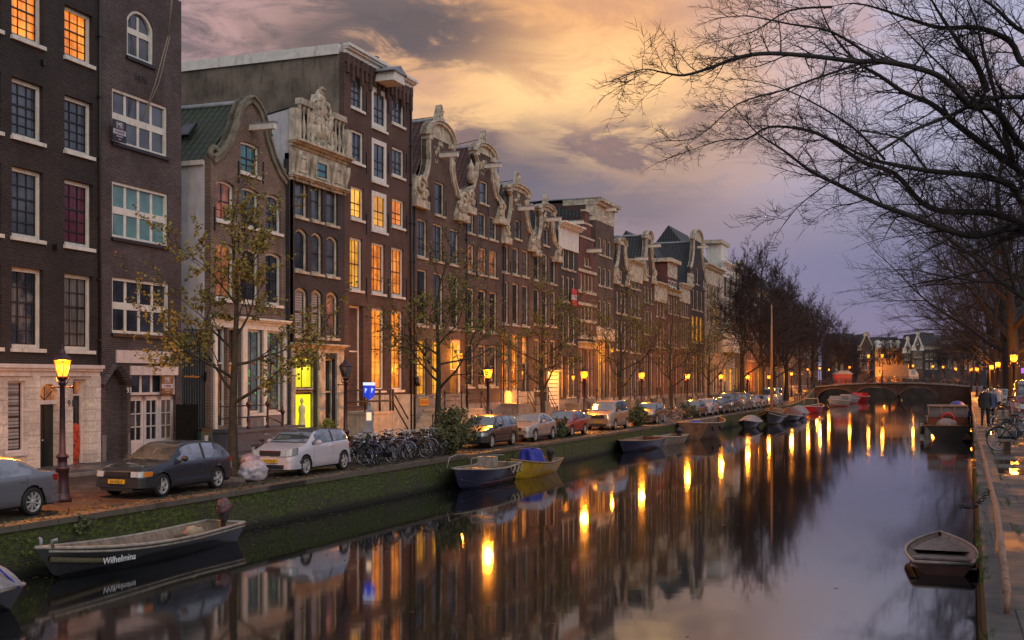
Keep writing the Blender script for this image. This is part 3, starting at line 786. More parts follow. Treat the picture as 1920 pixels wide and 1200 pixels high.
    def wall_lamp(h, s, z, power=40, d=-.35):
        m = MB(); m.lathe([(.07, 0), (.13, .28), (.13, .3), (0.05, .31)], FN(s, z, d), 8)
        o = m.build('wall_lamp', LAMPGLASS, h.o)
        q = MB(); q.lathe([(.16, .31), (.05, .43), (.0, .48)], FN(s, z, d), 8); q.tube([FN(s, z + .4, d), FN(s, z + .52, d * .5), FN(s, z + .4, 0)], .02, 5); q.build('bracket', BLACK, o)
        lamp_light(None, h.world(s, d, z + .15), power * 4.5, .1)
        return o
    def world(h, s, d, z): return h.P0 + h.e * s - h.nrm * d + Vector((0, 0, z))
def lamp_glass():
    m, nt, b = newmat('sodium_lamp_glass'); t = m.node_tree
    e = nt.n('ShaderNodeEmission', {'Color': (1.0, .30, .01, 1), 'Strength': 4.2}); tr = nt.n('ShaderNodeBsdfTransparent')
    mx = nt.n('ShaderNodeMixShader', {0: .42, 1: tr.outputs[0], 2: e.outputs[0]}); t.links.new(mx.outputs[0], t.nodes['Material Output'].inputs[0])
    return m
LAMPGLASS = lamp_glass()
LAMPCOL = (1.0, 0.29, 0.018)
def lamp_light(_, p, power, rad=0.12, col=LAMPCOL):
    l = bpy.data.lights.new('lamp_light', 'POINT'); l.energy = power; l.color = col; l.shadow_soft_size = rad
    o = bpy.data.objects.new('lamp_light', l); COL.objects.link(o); o.location = p; return o
def mirror(pts, L): return [(L - a, b) for a, b in reversed(pts)]
BLOCKS = brick('white_stone_blocks', (0.66, 0.60, 0.54), (0.72, 0.66, 0.6), (0.54, 0.49, 0.44), 0.3, bw=1.7, bh=0.40, ms=0.014, grime=(0.3, 0.27, 0.24))
PURPLE = paint('dark_violet_board', (0.02, 0.012, 0.03), 0.4, 0.1, 4, 0)
PALEBOARD = paint('pale_board', (0.5, 0.48, 0.55), 0.4, 0.1, 4, 0)
PINKWHITE = paint('pinkish_white_paint', (0.68, 0.6, 0.57), 0.5, 0.1, 4, 0.05, dirt=(0.45, 0.38, 0.35))
TEXTM = paint('dark_lettering', (0.05, 0.045, 0.05), 0.6, 0.1, 4, 0)
WTEXT = paint('white_lettering', (0.75, 0.75, 0.78), 0.5, 0.05, 4, 0)
def ltext(h, body, s, z, size, mat, parent=None, d=-0.02, name='lettering'):
    return text_obj(name, body, size, mat, parent or h.o, Matrix(((1, 0, 0, s), (0, 0, 1, d), (0, 1, 0, z), (0, 0, 0, 1))) @ Matrix.Scale(1, 4), 0.006)

# ---- house A: almost black brick over a white stone ground floor
h = House('canal_house', 'almost black brick house over a white stone ground floor with house number 91', -70, 188, -28.35, -28.6, BR_A, depth=14)
zb = h.z(100, 690); ztop = 20.5
cA = [(-55, 2), (22, 81), (121, 174)]
h.win(h.s(15), h.s(48), h.z(15, 849), h.z(15, 714), 'blind', 1, (3, 3), fw=.06, frame=PINKWHITE)
h.win(h.s(-50), h.s(-18), h.z(15, 849), h.z(15, 714), 'dark', 1, (3, 3), fw=.06, frame=PINKWHITE)
s0, s1 = h.s(72), h.s(111); zd = h.z(90, 757); zt = h.z(90, 719)
h.holes.append([(s0, .02), (s1, .02), (s1, zd)] + arcpoly(s0, s1, zd - 1, zt, (s1 - s0) / 2)[3:-1] + [(s0, zd)])
fl = arcpoly(s0, s1, zd + .12, zt, (s1 - s0) / 2 * .98); m = MB()
m.add([FN(a, b, .2) for a, b in fl], [tuple(range(len(fl)))], 0)
for t in (-.5, 0, .5): m.tube([FN((s0 + s1) / 2, zd + .12, .19), FN((s0 + s1) / 2 + t * .75, zt - .12 - abs(t) * .3, .19)], .02, 4, 1)
fan = m.build('fanlight', [GL['litdim'], SASH], h.o)
m = MB(); m.box(s0, s1, .12, .3, zd - .02, zd + .12); m.build('frame', PINKWHITE, fan)
m = MB(); m.box(s0 + .02, s1 - .02, .24, .3, .02, zd - .02); c = (s0 + s1) / 2
for a, b in ((s0 + .1, c - .06), (c + .06, s1 - .1)):
    for f0, f1 in ((.08, .42), (.47, .95)): m.box(a, b, .215, .245, zd * f0, zd * f1)
m.box(c - .02, c + .02, .2, .25, .02, zd - .03); d = m.build('door', DOORM, h.o)
m = MB(); m.blob((c - .12, .18, 1.0), .045, n=4, amp=0); m.build('handle', CHROME, d)
d2 = h.door(h.s(137), h.s(162), .02, h.z(137, 711), DOORM, fan=.5, kind='litdim', frame=PINKWHITE, fw=.09, panels=False, glaz=1.1, gkind='dark')
m = MB(); m.blob((h.s(148), .19, h.z(148, 808)), (.26, .012, .28), 3, .3, 8); m.blob((h.s(148), .19, h.z(148, 838)), (.28, .012, .55), 5, .5, 8)
m.build('red_patch', paint('red_patch_paint', (0.55, 0.06, 0.02), 0.5, 0.6, 6, 0), d2)  # red blobs laid on the door pane
m = MB(); m.box(h.s(139), h.s(149), .17, .2, h.z(140, 838), h.z(140, 834)); m.build('letter_slot', CHROME, d2)
h.facade([(0, 0), (h.L, 0), (h.L, zb), (0, zb)], BLOCKS); KIDS[h.o.name][-1].name = 'stone_base'
h.holes = []
h.cornice(zb - .28, zb + .12, PINKWHITE, .22, -.02, bead=2)
h.box('pilaster', BLOCKS, h.s(169), h.s(185), -.10, .0, 0, zb - .28); h.box('pilaster', BLOCKS, h.s(59), h.s(71), -.10, .0, 0, zb - .28)
ltext(h, '91', h.s(132), h.z(132, 757), .34, TEXTM)
rows = [(-38, 65), (142, 253), (310, 442), (499, 652)]
h.grid(cA, rows, [['lit', 'lit', 'lit'], ['sky', 'sky', 'sky'], ['sky', 'sky', 'red'], ['curtain', 'curtain', 'curtain']], ucol=22, nx=3, ny=(3, 2), fw=.13, rec=.2, split=.58)
h.pipe(h.L - .15, zb, ztop); h.facade([(0, zb), (h.L, zb), (h.L, ztop), (0, ztop)]); h.body(ztop); h.flat_roof(ztop)
h.box('hoist_hook_plate', BLACK, h.s(76), h.s(80), -.12, 0, h.z(76, 122), h.z(76, 112)); h.box('wall_lamp_bracket', BLACK, h.s(98), h.s(103), -.2, 0, h.z(98, 468), h.z(98, 458))
# ---- house B
h = House('canal_house', 'dark plum brick house with wide white eight-pane windows and an arched top window', 188.6, 340, -28.6, -28.7, BR_B, depth=14)
ztop = h.z(188, -75)
wk = dict(nx=4, ny=(1, 1), fw=.11, rec=.1, sash=WHITE, bar=.13, sillm=BLACK)
for (va, vb), k, ub in zip([(163, 265), (338, 444), (519, 624)], ['sky', 'teal', 'dark'], (314, 315, 317)):
    h.win(h.s(210), h.s(ub), h.z(210, vb), h.z(210, va), k, **wk)
h.win(h.s(238), h.s(288), h.z(238, 104), h.z(262, 20), 'sky', 2, (1, 1), fw=.12, rise=h.L * .10, rec=.1, sash=WHITE, bar=.11, sillm=BLACK, split=.55)
h.win(h.s(245), h.s(330), h.z(246, 741), h.z(246, 687), 'dark', 4, (1, 0), fw=.1, rec=.1, sash=PINKWHITE, frame=PINKWHITE, bar=.12, sill=False)
sa, sb = h.s(245), h.s(330); zz0, zz1 = .04, h.z(246, 742); h.holes.append([(sa, zz0), (sb, zz0), (sb, zz1), (sa, zz1)])
for i in range(3):
    a = sa + (sb - sa) * i / 3 + .02; b = sa + (sb - sa) * (i + 1) / 3 - .02; zg = zz0 + (zz1 - zz0) * .3
    m = MB(); m.box(a, b, .12, .18, zz0, zg); m.box(a, a + .13, .12, .18, zg, zz1 - .03); m.box(b - .13, b, .12, .18, zg, zz1 - .03); m.box(a, b, .12, .18, zz1 - .2, zz1 - .02)
    m.box(a + .15, b - .15, .1, .122, zz0 + .12, zg - .1)
    d = m.build('door', PINKWHITE, h.o)
    g = MB(); g.add([FN(a + .13, zg, .17), FN(b - .13, zg, .17), FN(b - .13, zz1 - .2, .17), FN(a + .13, zz1 - .2, .17)], [(0, 1, 2, 3)]); 
    c = (a + b) / 2; g.box(c - .02, c + .02, .13, .165, zg, zz1 - .2, 1)
    for t in (1 / 3, 2 / 3): zq = zg + (zz1 - .2 - zg) * t; g.box(a + .13, b - .13, .13, .164, zq - .02, zq + .02, 1)
    g.build('door_glass', [GL['curtain' if i != 1 else 'dark'], PINKWHITE], d)
h.box('shop_lintel', PINKWHITE, sa - .05, sb + .05, -.08, .02, h.z(246, 703), h.z(246, 686))
h.box('sign_panel', PINKWHITE, h.s(217), h.s(317), -.07, .02, h.z(217, 680), h.z(217, 656))
s0, s1 = h.s(198), h.s(239); zt = h.z(220, 694); zs = h.z(220, 722); c = (s0 + s1) / 2
h.holes.append([(s0, .02), (s1, .02), (s1, zs), (c + .1, zt), (c - .1, zt), (s0, zs)])
m = MB(); m.box(s0, s1, .9, .96, 0, zt)
po = [(s0, .02), (s1, .02), (s1, zs), (c + .1, zt), (c - .1, zt), (s0, zs)]
m.add([FN(a, b, .3) for a, b in po] + [FN(a, b, .92) for a, b in po], [(i, (i + 1) % 6, 6 + (i + 1) % 6, 6 + i) for i in range(6)])
por = m.build('porch', BR_B, h.o)
m = MB(); m.box(s0 + .05, s1 - .12, .82, .88, .02, h.z(210, 747, .85)); d = m.build('door', BROWND, h.o)
m = MB(); m.box(s0 + .35, s0 + .75, .8, .83, 1.5, 2.3); m.build('door_glass', GL['yellow'], d)
m = MB(); m.box(s1 - .14, s1 - .02, .72, .88, .02, zs); m.box(s0 + .02, s1 - .02, .72, .88, h.z(210, 747, .85), h.z(210, 742, .85)); m.build('frame', PINKWHITE, d)
m = MB(); q = [(s0 + .06, h.z(210, 742, .85)), (s1 - .16, h.z(210, 742, .85)), (s1 - .16, zs - .1), (c, zt - .1), (s0 + .06, zs - .1)]
m.add([FN(a, b, .84) for a, b in q], [(0, 1, 2, 3, 4)]); m.box(c - .08, c - .02, .78, .835, q[0][1], zt - .2, 1); m.build('transom_window', [GL['yellow'], SASH], d)
m = MB()
for (pa, pb) in (((s0 - .22, zs), (c - .1, zt + .2)), ((c + .1, zt + .2), (s1 + .22, zs))): m.tube([FN(pa[0], pa[1], -.02), FN(pb[0], pb[1], -.02)], .13, 4, smooth=False)
m.build('door_arch', BR_B, h.o)
for a, b in ((0.05, s0 - .02), (s1 + .02, sa - .12), (sb + .1, h.L - .02)): h.box('plinth', STONE, a, b, -.05, .02, 0, h.z(205, 815))
ltext(h, '93', h.s(241), h.z(241, 732), .3, WTEXT, d=-.03); h.box('number_plate', TEXTM, h.s(238), h.s(245), -.02, 0, h.z(240, 738), h.z(240, 726))
ltext(h, '1870', h.s(263), h.z(263, 149), .36, BLACK, d=-.02)
h.facade([(0, 0), (h.L, 0), (h.L, ztop), (0, ztop)]); h.body(ztop); h.flat_roof(ztop)
def board(h, u0, u1, v0, v1, d, lines, label):
    a, b = h.s(u0, d), h.s(u1, d); z0, z1 = h.z(u0, v1, d), h.z(u0, v0, d); c = (a + b) / 2; H = z1 - z0; W = b - a
    r = empty('sale_board', h.world(c, d, z0), h.o.rotation_euler.z, label, 'sign')
    m = MB(); m.box(-W / 2, W / 2, -.015, .015, 0, H); m.build('board', PURPLE, r)
    m = MB(); m.box(-W / 2 + .02, W / 2 - .02, -.019, -.014, H * .33, H * .56); m.build('white_band', PALEBOARD, r)
    T = lambda x, z, s: Matrix(((s, 0, 0, x), (0, 0, s, -.024), (0, s, 0, z), (0, 0, 0, 1)))
    text_obj('lettering', 'ME', .3 * H, WTEXT, r, T(0, H * .77, 1)); text_obj('lettering', lines[0], .17 * H, TEXTM, r, T(0, H * .44, 1))
    text_obj('lettering', lines[1], .085 * H, WTEXT, r, T(0, H * .24, 1)); text_obj('lettering', lines[2], .085 * H, WTEXT, r, T(0, H * .11, 1))
    m = MB()
    for x0, x1, q0, q1 in ((-.26, .26, .9, .91), (-.26, .26, .63, .64), (-.26, -.25, .63, .91), (.25, .26, .63, .91)): m.box(W * x0, W * x1, -.02, -.014, H * q0, H * q1)
    m.build('border_lines', WTEXT, r)
board(h, 211, 236, 222, 262, -.25, ('TE KOOP', '020 6623555', 'www'), 'dark violet TE KOOP sale board fixed outside an upper white window')
board(h, 302, 324, 704, 740, -.03, ("'T HUUR", '020 6623555', 'www'), "dark violet 'T HUUR letting board in the white shopfront window")
r = empty('hoist_rope', h.world(h.s(287), -.6, h.z(287, -60)), 0, 'long rope hanging from the roof hoist down to the upper white window', 'rope')
m = MB(); A0 = h.world(h.s(288), -1.0, h.z(288, -60)); A1 = h.world(h.s(287), -.7, h.z(287, 70)); A2 = h.world(h.s(259), -.15, h.z(259, 228))
m.tube([p - A0 for p in (A0, A1)], .035, 5); m.tube([A1 - A0 + Vector((0, 0, 0)), (A1 + A2) / 2 - A0 + Vector((0, 0, -.25)), A2 - A0], .02, 5); m.tube([A1 - A0 + Vector((0, .1, 0)), (A1 + A2) / 2 - A0 + Vector((0, .25, -.1)), A2 - A0], .02, 5)
o = m.build('rope', paint('rope_fibre', (0.3, 0.25, 0.19), .9, .3, 20), r); r.location = A0
# gate in the alley
g0 = on_x(343, -28.9); g1 = on_x(386, -28.9)
r = empty('iron_gate', (-28.9, g0.y, SG), R(90), 'tall black iron bar gate across the alley beside the white side wall', 'gate')
W = g1.y - g0.y; m = MB()
for i in range(15):
    x = W * i / 14; m.tube([(x, 0, .1), (x, 0, 5.0), (x - .05, -.12, 5.15), (x - .12, -.25, 5.1)], .025, 4)
for z in (.3, 3.2, 4.95): m.box(0, W, -.03, .03, z - .04, z + .04)
m.build('bars', BLACK, r); m = MB(); m.box(W * .9, W * .97, -.1, 0, 3.0, 3.4); m.build('lock_box', BLACK, r)
p = on_x(375, -28.3)
r = empty('wheelie_bin', (-28.3, p.y, SG), R(90), 'small dark green rubbish bin in front of the alley gate', 'bin')
m = MB(); m.prism([(-.28, 0), (.28, 0), (.34, 1.0), (-.34, 1.0)], lambda a, b, t: (a, t, b), -.3, .3); m.build('body', paint('green_bin', (0.02, 0.07, 0.05), .5), r)
m = MB(); m.box(-.37, .37, -.36, .33, 1.0, 1.08); m.build('lid', PLASTIC, r); m = MB(); m.box(-.12, .12, -.312, -.305, .5, .8); m.build('sticker', PALEBOARD, r)
p = on_x(352, -28.2); r = empty('wooden_partition', (-28.2, p.y, SG), R(90), 'low dark wooden partition in front of the alley gate', 'partition')
m = MB()
for i in range(6): m.box(-.7 + i * .22, -.5 + i * .22, -.03, .03, 0, 2.1 - .02 * (i % 2))
m.build('boards', paint('tarred_boards', (.012, .011, .01), .95, .2, 5, .2, spec=.1), r)
# ---- house C: warm brown bell gable
h = House('canal_house', 'warm brown brick house with bell gable, mossy green tiled roof and pale side wall', 395, 538, -28.6, -28.7, BR_C, depth=13)
ze = h.z(395, 300)
gl = [(395, 303), (396, 292), (410, 283), (425, 262), (436, 235), (442, 210), (449, 192), (459, 182)]
gp = [h.sz(*q) for q in gl]; gp = [(max(0.0, a), b) for a, b in gp]; ap = (h.L / 2, h.z(466, 176))
outl = [(0, 0), (h.L, 0)] + [(h.L - a, b) for a, b in gp] + [ap] + gp[::-1]
cs = [(405, 440), (451, 486), (498, 528)]
wk = dict(nx=2, ny=(2, 1), fw=.11, rise=.12, rec=.18, frame=WHITE)
h.grid(cs, [(334, 411)], [['sunset', 'dark', 'sky']], **wk)
h.grid(cs, [(453, 559)], [['litdim', 'dark', 'dark']], **wk)
h.win(h.s(451), h.s(486), h.z(451, 321), h.z(451, 262), 'blue', 2, (2, 1), fw=.1, rise=.05)
zc = h.z(400, 612)
for ua, ub, k in ((406, 426, 'litdim'), (430, 452, 'litdim')):
    h.door(h.s(ua), h.s(ub), h.z(395, 800), zc, BROWND, fan=1.5, kind='dark', fw=.07, panels=False, glaz=2.2, gkind='litdim')
for ua, ub in ((462, 491), (499, 529)): h.win(h.s(ua), h.s(ub), h.z(462, 775), zc, 'green', 2, (3, 2), fw=.1, rec=.15, sill=True, split=.6)
h.facade(outl)
for ua, ub in ((400, 405), (453, 461), (492, 498), (530, 541)): h.box('pilaster', WHITE, h.s(ua), h.s(ub), -.09, .0, h.z(395, 805), zc)
h.box('stone_base', STONE, h.s(455), h.L, -.07, 0, .02, h.z(462, 779))
h.cornice(zc, zc + .5, WHITE, .3, .05)
m = MB(); L = h.L; D = h.depth
m.add([FN(0, 0, .3), FN(0, ze, .3), FN(0, ze, D), FN(0, 0, D)], [(0, 1, 2, 3)]); m.build('side_wall', GREYW, h.o)
m = MB(); m.add([FN(L, 0, .3), FN(L, ze, .3), FN(L, ze, D), FN(L, 0, D)], [(3, 2, 1, 0)]); m.build('rear_wall', h.wall, h.o)
rf = h.saddle(ze, h.z(440, 198, 1.0), ROOFGREEN)
m = MB(); m.box(-.12, -.0, .32, D, ze - .18, ze + .02); m.build('gutter', WHITE, rf)
m = MB(); zs = ze + (h.z(440, 198, 1) - ze) * .5; a = L * .25
T = Matrix.Translation((a - .1, 2.2, zs + .1)) @ Matrix.Rotation(-math.atan2(h.z(440, 198, 1) - ze, L / 2), 4, 'Y')
m.box(-.45, .45, -.35, .35, 0, .12, 0, T); m.box(-.36, .36, -.27, .27, .12, .125, 1, T); m.build('skylight', [SASH, GL['sky']], rf)
h.band([(a, b) for a, b in gp[1:]] + [ap], .32, -.12, .32, paint('weathered_coping', (0.2, 0.19, 0.14), .85, .3, 2, .3, dirt=(.05, .055, .03))); h.band([ap] + [(h.L - a, b) for a, b in gp[1:][::-1]], .32, -.12, .32, MATS['weathered_coping'])
for c in ((gp[1][0] + .25, gp[1][1] + .1), (h.L - gp[1][0] - .3, gp[1][1] + .1)):
    m = MB(); m.tube([(c[0] + .38 * (1 - t * .07) * math.cos(t * .62), .05, c[1] + .38 * (1 - t * .07) * math.sin(t * .62)) for t in range(12)], .13, 6); m.build('scroll', MATS['weathered_coping'], h.o)
h.hoist(h.s(470) + .0, h.z(470, 238), 1.6)
h.anchors([(h.s(447), h.z(447, 345)), (h.s(493), h.z(493, 345)), (h.s(447), h.z(447, 475)), (h.s(493), h.z(493, 475)), (h.s(402), h.z(402, 432))], 1.0)
h.stoop(h.s(400), h.s(527), h.z(400, 806) , 1.2, rail=False, mat=paint('blue_grey_stoop', (0.1, 0.105, 0.13), .7, .2, 2, .2, dirt=(.05, .05, .06)))
q = MB()
for u in (466, 502, 530):
    s = h.s(u, -1.1); zb = h.z(395, 806) if u < 520 else .6; zt = zb + 1.15
    q.tube([FN(s, zb, -1.1), FN(s, zt, -1.1)], .05, 8); q.lathe([(.09, 0), (.1, .1), (.05, .16), (.09, .4), (.05, .55), (.05, .9), (.1, 1.0), (.12, 1.08), (.03, 1.2), (.05, 1.25), (0, 1.32)], FN(s, zb, -1.1), 10)
sA, sB, sC = h.s(410, -1.1), h.s(502, -1.1), h.s(530, -1.1); zb = h.z(395, 806)
for t in (.5, 1.0): q.tube([FN(sA, zb + t, -1.1), FN(sB, zb + t, -1.1), FN(sC, .6 + t, -1.1)], .03, 5)
q.build('railing', IRON, h.o)
# ---- house E: charcoal with cream baroque top
h = House('canal_house', 'narrow charcoal brick house with cream balustrade crest and a bright yellow doorway', 544, 645, -28.5, -28.5, BR_E, depth=13)
wk = dict(nx=1, ny=(1, 1), fw=.12, rise=.22, rec=.16, frame=CREAM)
cs = [(553, 577), (584, 605), (612, 634)]
h.grid(cs, [(326, 404), (426, 506), (537, 629)], [['sky', 'sky', 'sky'], ['dark', 'sky', 'sky'], ['blind', 'blind', 'sunset']], **wk)
zf = h.z(550, 330); zf1 = h.z(550, 300); zb1 = h.z(550, 206)
za = h.z(550, 657)
h.win(h.s(553), h.s(593), h.z(553, 731), h.z(553, 669), 'yellow', 2, (1, 0), fw=.08, rec=.2, frame=CREAM, sill=False)
h.door(h.s(553), h.s(593), .3, h.z(553, 733), BROWND, frame=CREAM, fw=.08, panels=False, glaz=h.z(553, 740) - .5, gkind='yellow', rec=.2)
h.door(h.s(609), h.s(628), .3, h.z(609, 673), DOORM, fan=1.6, kind='dark', frame=CREAM, fw=.07)
h.facade([(0, 0), (h.L, 0), (h.L, zf1 + .3), (0, zf1 + .3)])
h.cornice(za - .05, za + .38, CREAM, .35, .02)
for ua, ub in ((545, 551), (595, 607), (629, 642)): h.box('pilaster', CREAM, h.s(ua), h.s(ub), -.1, 0, .02, za - .05)
h.box('door_step', STONE, h.s(550), h.s(632), -.5, -.005, .02, .3)
# entablature with window, brackets, carved panels
h.box('frieze', CREAM, -.1, h.L + .1, -.14, .0, h.z(550, 330), h.z(550, 285))
h.cornice(h.z(550, 285), h.z(550, 262), CREAM, .55, .2, bead=3)
h.cornice(h.z(550, 338), h.z(550, 326), CREAM, .35, .12, bead=2)
c = h.L / 2; zw0, zw1 = h.z(550, 322), h.z(550, 288)
h.win(c - .55, c + .55, zw0, zw1, 'blue', 1, (1, 1), fw=.08, cut=False, rec=.0, frame=CREAM, sill=False)
KIDS[h.o.name][-1].location = (0, -.175, 0)
for i, s in enumerate((.25, c - 1.0, c + 1.0, h.L - .25)):
    m = MB(); m.tube([FN(s, zw1 + .1, -.4), FN(s, zw1 - .3, -.35), FN(s, zw0 + .1, -.24), FN(s, zw0 - .25, -.2), FN(s, zw0 - .45, -.16)], [.11, .13, .09, .07, .03], 7); m.build('bracket', CREAM, h.o)
for x0, x1 in ((.5, c - 1.25), (c + 1.25, h.L - .5)):
    m = MB(); m.ring([(x0, zw0 + .05), (x1, zw0 + .05), (x1, zw1), (x0, zw1)], [(x0 + .12, zw0 + .17), (x1 - .12, zw0 + .17), (x1 - .12, zw1 - .12), (x0 + .12, zw1 - .12)], FN, -.19, -.13)
    m.blob(((x0 + x1) / 2, -.14, (zw0 + zw1) / 2), (.3, .05, .28), 5, .5, 7, freq=3); m.build('carved_panel', CREAM, h.o)
zt = h.z(550, 262)
for s in list(x * .075 * h.L + .09 * h.L for x in range(0, 4)) + list(h.L * .68 + x * .075 * h.L for x in range(4)):
    b = MB(); b.lathe([(.1, 0), (.1, .12), (.05, .2), (.12, .55), (.05, 1.1), (.05, 1.5), (.1, 1.62), (.1, 1.75)], FN(s + .03, zt, -.2), 8); b.build('baluster', CREAM, h.o)
h.box('parapet_post', CREAM, -.1, .35, -.4, .0, zt, zb1); h.box('parapet_post', CREAM, h.L - .35, h.L + .1, -.4, .0, zt, zb1)
h.box('parapet_rail', CREAM, .35, c - 1.0, -.38, -.05, zt + 1.7, zt + 1.98); h.box('parapet_rail', CREAM, c + 1.0, h.L - .35, -.38, -.05, zt + 1.7, zt + 1.98)
h.carving((c, (zt + h.z(592, 177)) / 2), (2.6, h.z(592, 177) - zt), 40, 9, d=-.22, name='crest', tri=True)
m = MB(); D = 5.2; zl = h.z(550, 206)
m.add([FN(0, 0, .3), FN(0, zl, .0), FN(0, zl - .9, D), FN(0, 0, D)], [(0, 1, 2, 3)]); m.add([FN(h.L, 0, .3), FN(h.L, zl, .0), FN(h.L, zl - .9, D), FN(h.L, 0, D)], [(3, 2, 1, 0)])
m.add([FN(0, 0, D), FN(0, zl - .9, D), FN(h.L, zl - .9, D), FN(h.L, 0, D)], [(0, 1, 2, 3)]); sw = m.build('side_wall', GREYW, h.o)
m = MB(); m.add([FN(-.05, zl + .06, .0), FN(h.L, zl + .06, .0), FN(h.L, zl - .84, D), FN(-.05, zl - .84, D)], [(0, 1, 2, 3)]); m.box(-.08, .25, .0, .3, 0, zf1, 1); m.build('roof', [ZINC, BR_E], h.o)
# ---- house D: tall red-brown
h = House('canal_house', 'tall narrow red-brown brick house with many orange lit windows and a white stoop', 645.5, 772, -28.5, -28.5, BR_D, depth=15)
zt = h.z(648, 98)
wk = dict(nx=2, fw=.13, rec=.14)
h.grid([(658, 682)], [(132, 199), (240, 301), (347, 408)], [['sky'], ['sky'], ['gold']], ny=(2, 1), **wk)
h.grid([(735, 758)], [(170, 229), (273, 327), (370, 423)], [['sky'], ['sky'], ['lit']], ny=(2, 1), **wk)
for (va, vb), k in zip([(160, 236), (257, 337), (356, 430)], ['sky', 'sky', 'gold']): h.win(h.s(697), h.s(725), h.z(697, vb), h.z(697, va), k, 2, (2, 1), fw=.26, rec=.05)
h.grid([(656, 680), (697, 722), (734, 757)], [(443, 542)], [['gold', 'lit', 'lit']], nx=3, ny=(2, 2), fw=.13, rec=.16)
h.grid([(697, 721), (734, 756)], [(577, 732)], [['lit', 'lit']], nx=2, ny=(3, 3), fw=.13, rec=.16)
zs = h.z(656, 762)
h.door(h.s(655), h.s(681), zs, h.z(655, 571), BROWND, fan=2.3, kind='dark', fw=.12, rec=.3)
h.facade([(0, 0), (h.L, 0), (h.L, zt), (0, zt)]); h.body(zt, PLASTER); h.flat_roof(zt)
h.cornice(zt - .05, zt + .42, WHITE, .38, .1, bead=2)
m = MB(); m.box(-.12, .2, .3, 15, zt - .1, zt + .42); m.build('parapet_cap', WHITE, h.o)
m = MB()
for i in range(16): s = .25 + (h.L - .5) * i / 15; m.box(s - .12, s + .12, -.14 , .0, zt - 1.0 - .35 * (i % 2), zt - .05)
m.box(0, h.L, -.1, 0, zt - .5, zt - .05); m.build('brick_frieze', BR_D, h.o)
s = h.s(711); m = MB(); m.prism([(s - .7, zt - .75), (s + .7, zt - .75), (s + .55, zt - .25), (s - .55, zt - .25)], FN, -1.2, 0); m.build('hoist_beam', WHITE, h.o)
m = MB(); m.prism([(s - .85, zt - .25), (s + .85, zt - .25), (s, zt + .15)], FN, -1.3, 0); m.build('beam_cover', ZINC, h.o)
m = MB(); m.lathe([(.14, 0), (.14, .9), (.22, .95), (.22, 1.1), (.1, 1.15)], FN(h.s(728), zt, .8), 8); m.build('chimney_pot', PLASTIC, h.o)
ax = [(u, v) for u in (687, 728, 762) for v in (212, 325, 440, 560)]
h.anchors([(h.s(u), h.z(u, v)) for u, v in ax], 1.1); h.pipe(h.s(768), 0, zt)
h.box('sandstone_base', SANDST, h.s(690), h.L, -.08, 0, .02, h.z(697, 741)); 
h.stoop(h.s(648), h.s(735, -1.6), h.z(650, 772), 1.6, mat=SANDST, rail=False)
q = MB(); zl = h.z(650, 772)
for u in (648, 685, 712, 732, 737): s = h.s(u, -1.5); q.tube([FN(s, zl, -1.5), FN(s, zl + 1.15, -1.5)], .06, 7)
s0, s1, s2 = h.s(648, -1.5), h.s(735, -1.5), h.s(765, -1.5)
for t in (.55, 1.12): q.tube([FN(s0, zl + t, -1.5), FN(s1, zl + t, -1.5), FN(s2, t - .15, -1.5)], .045, 6)
q.build('railing', BROWND, h.o)
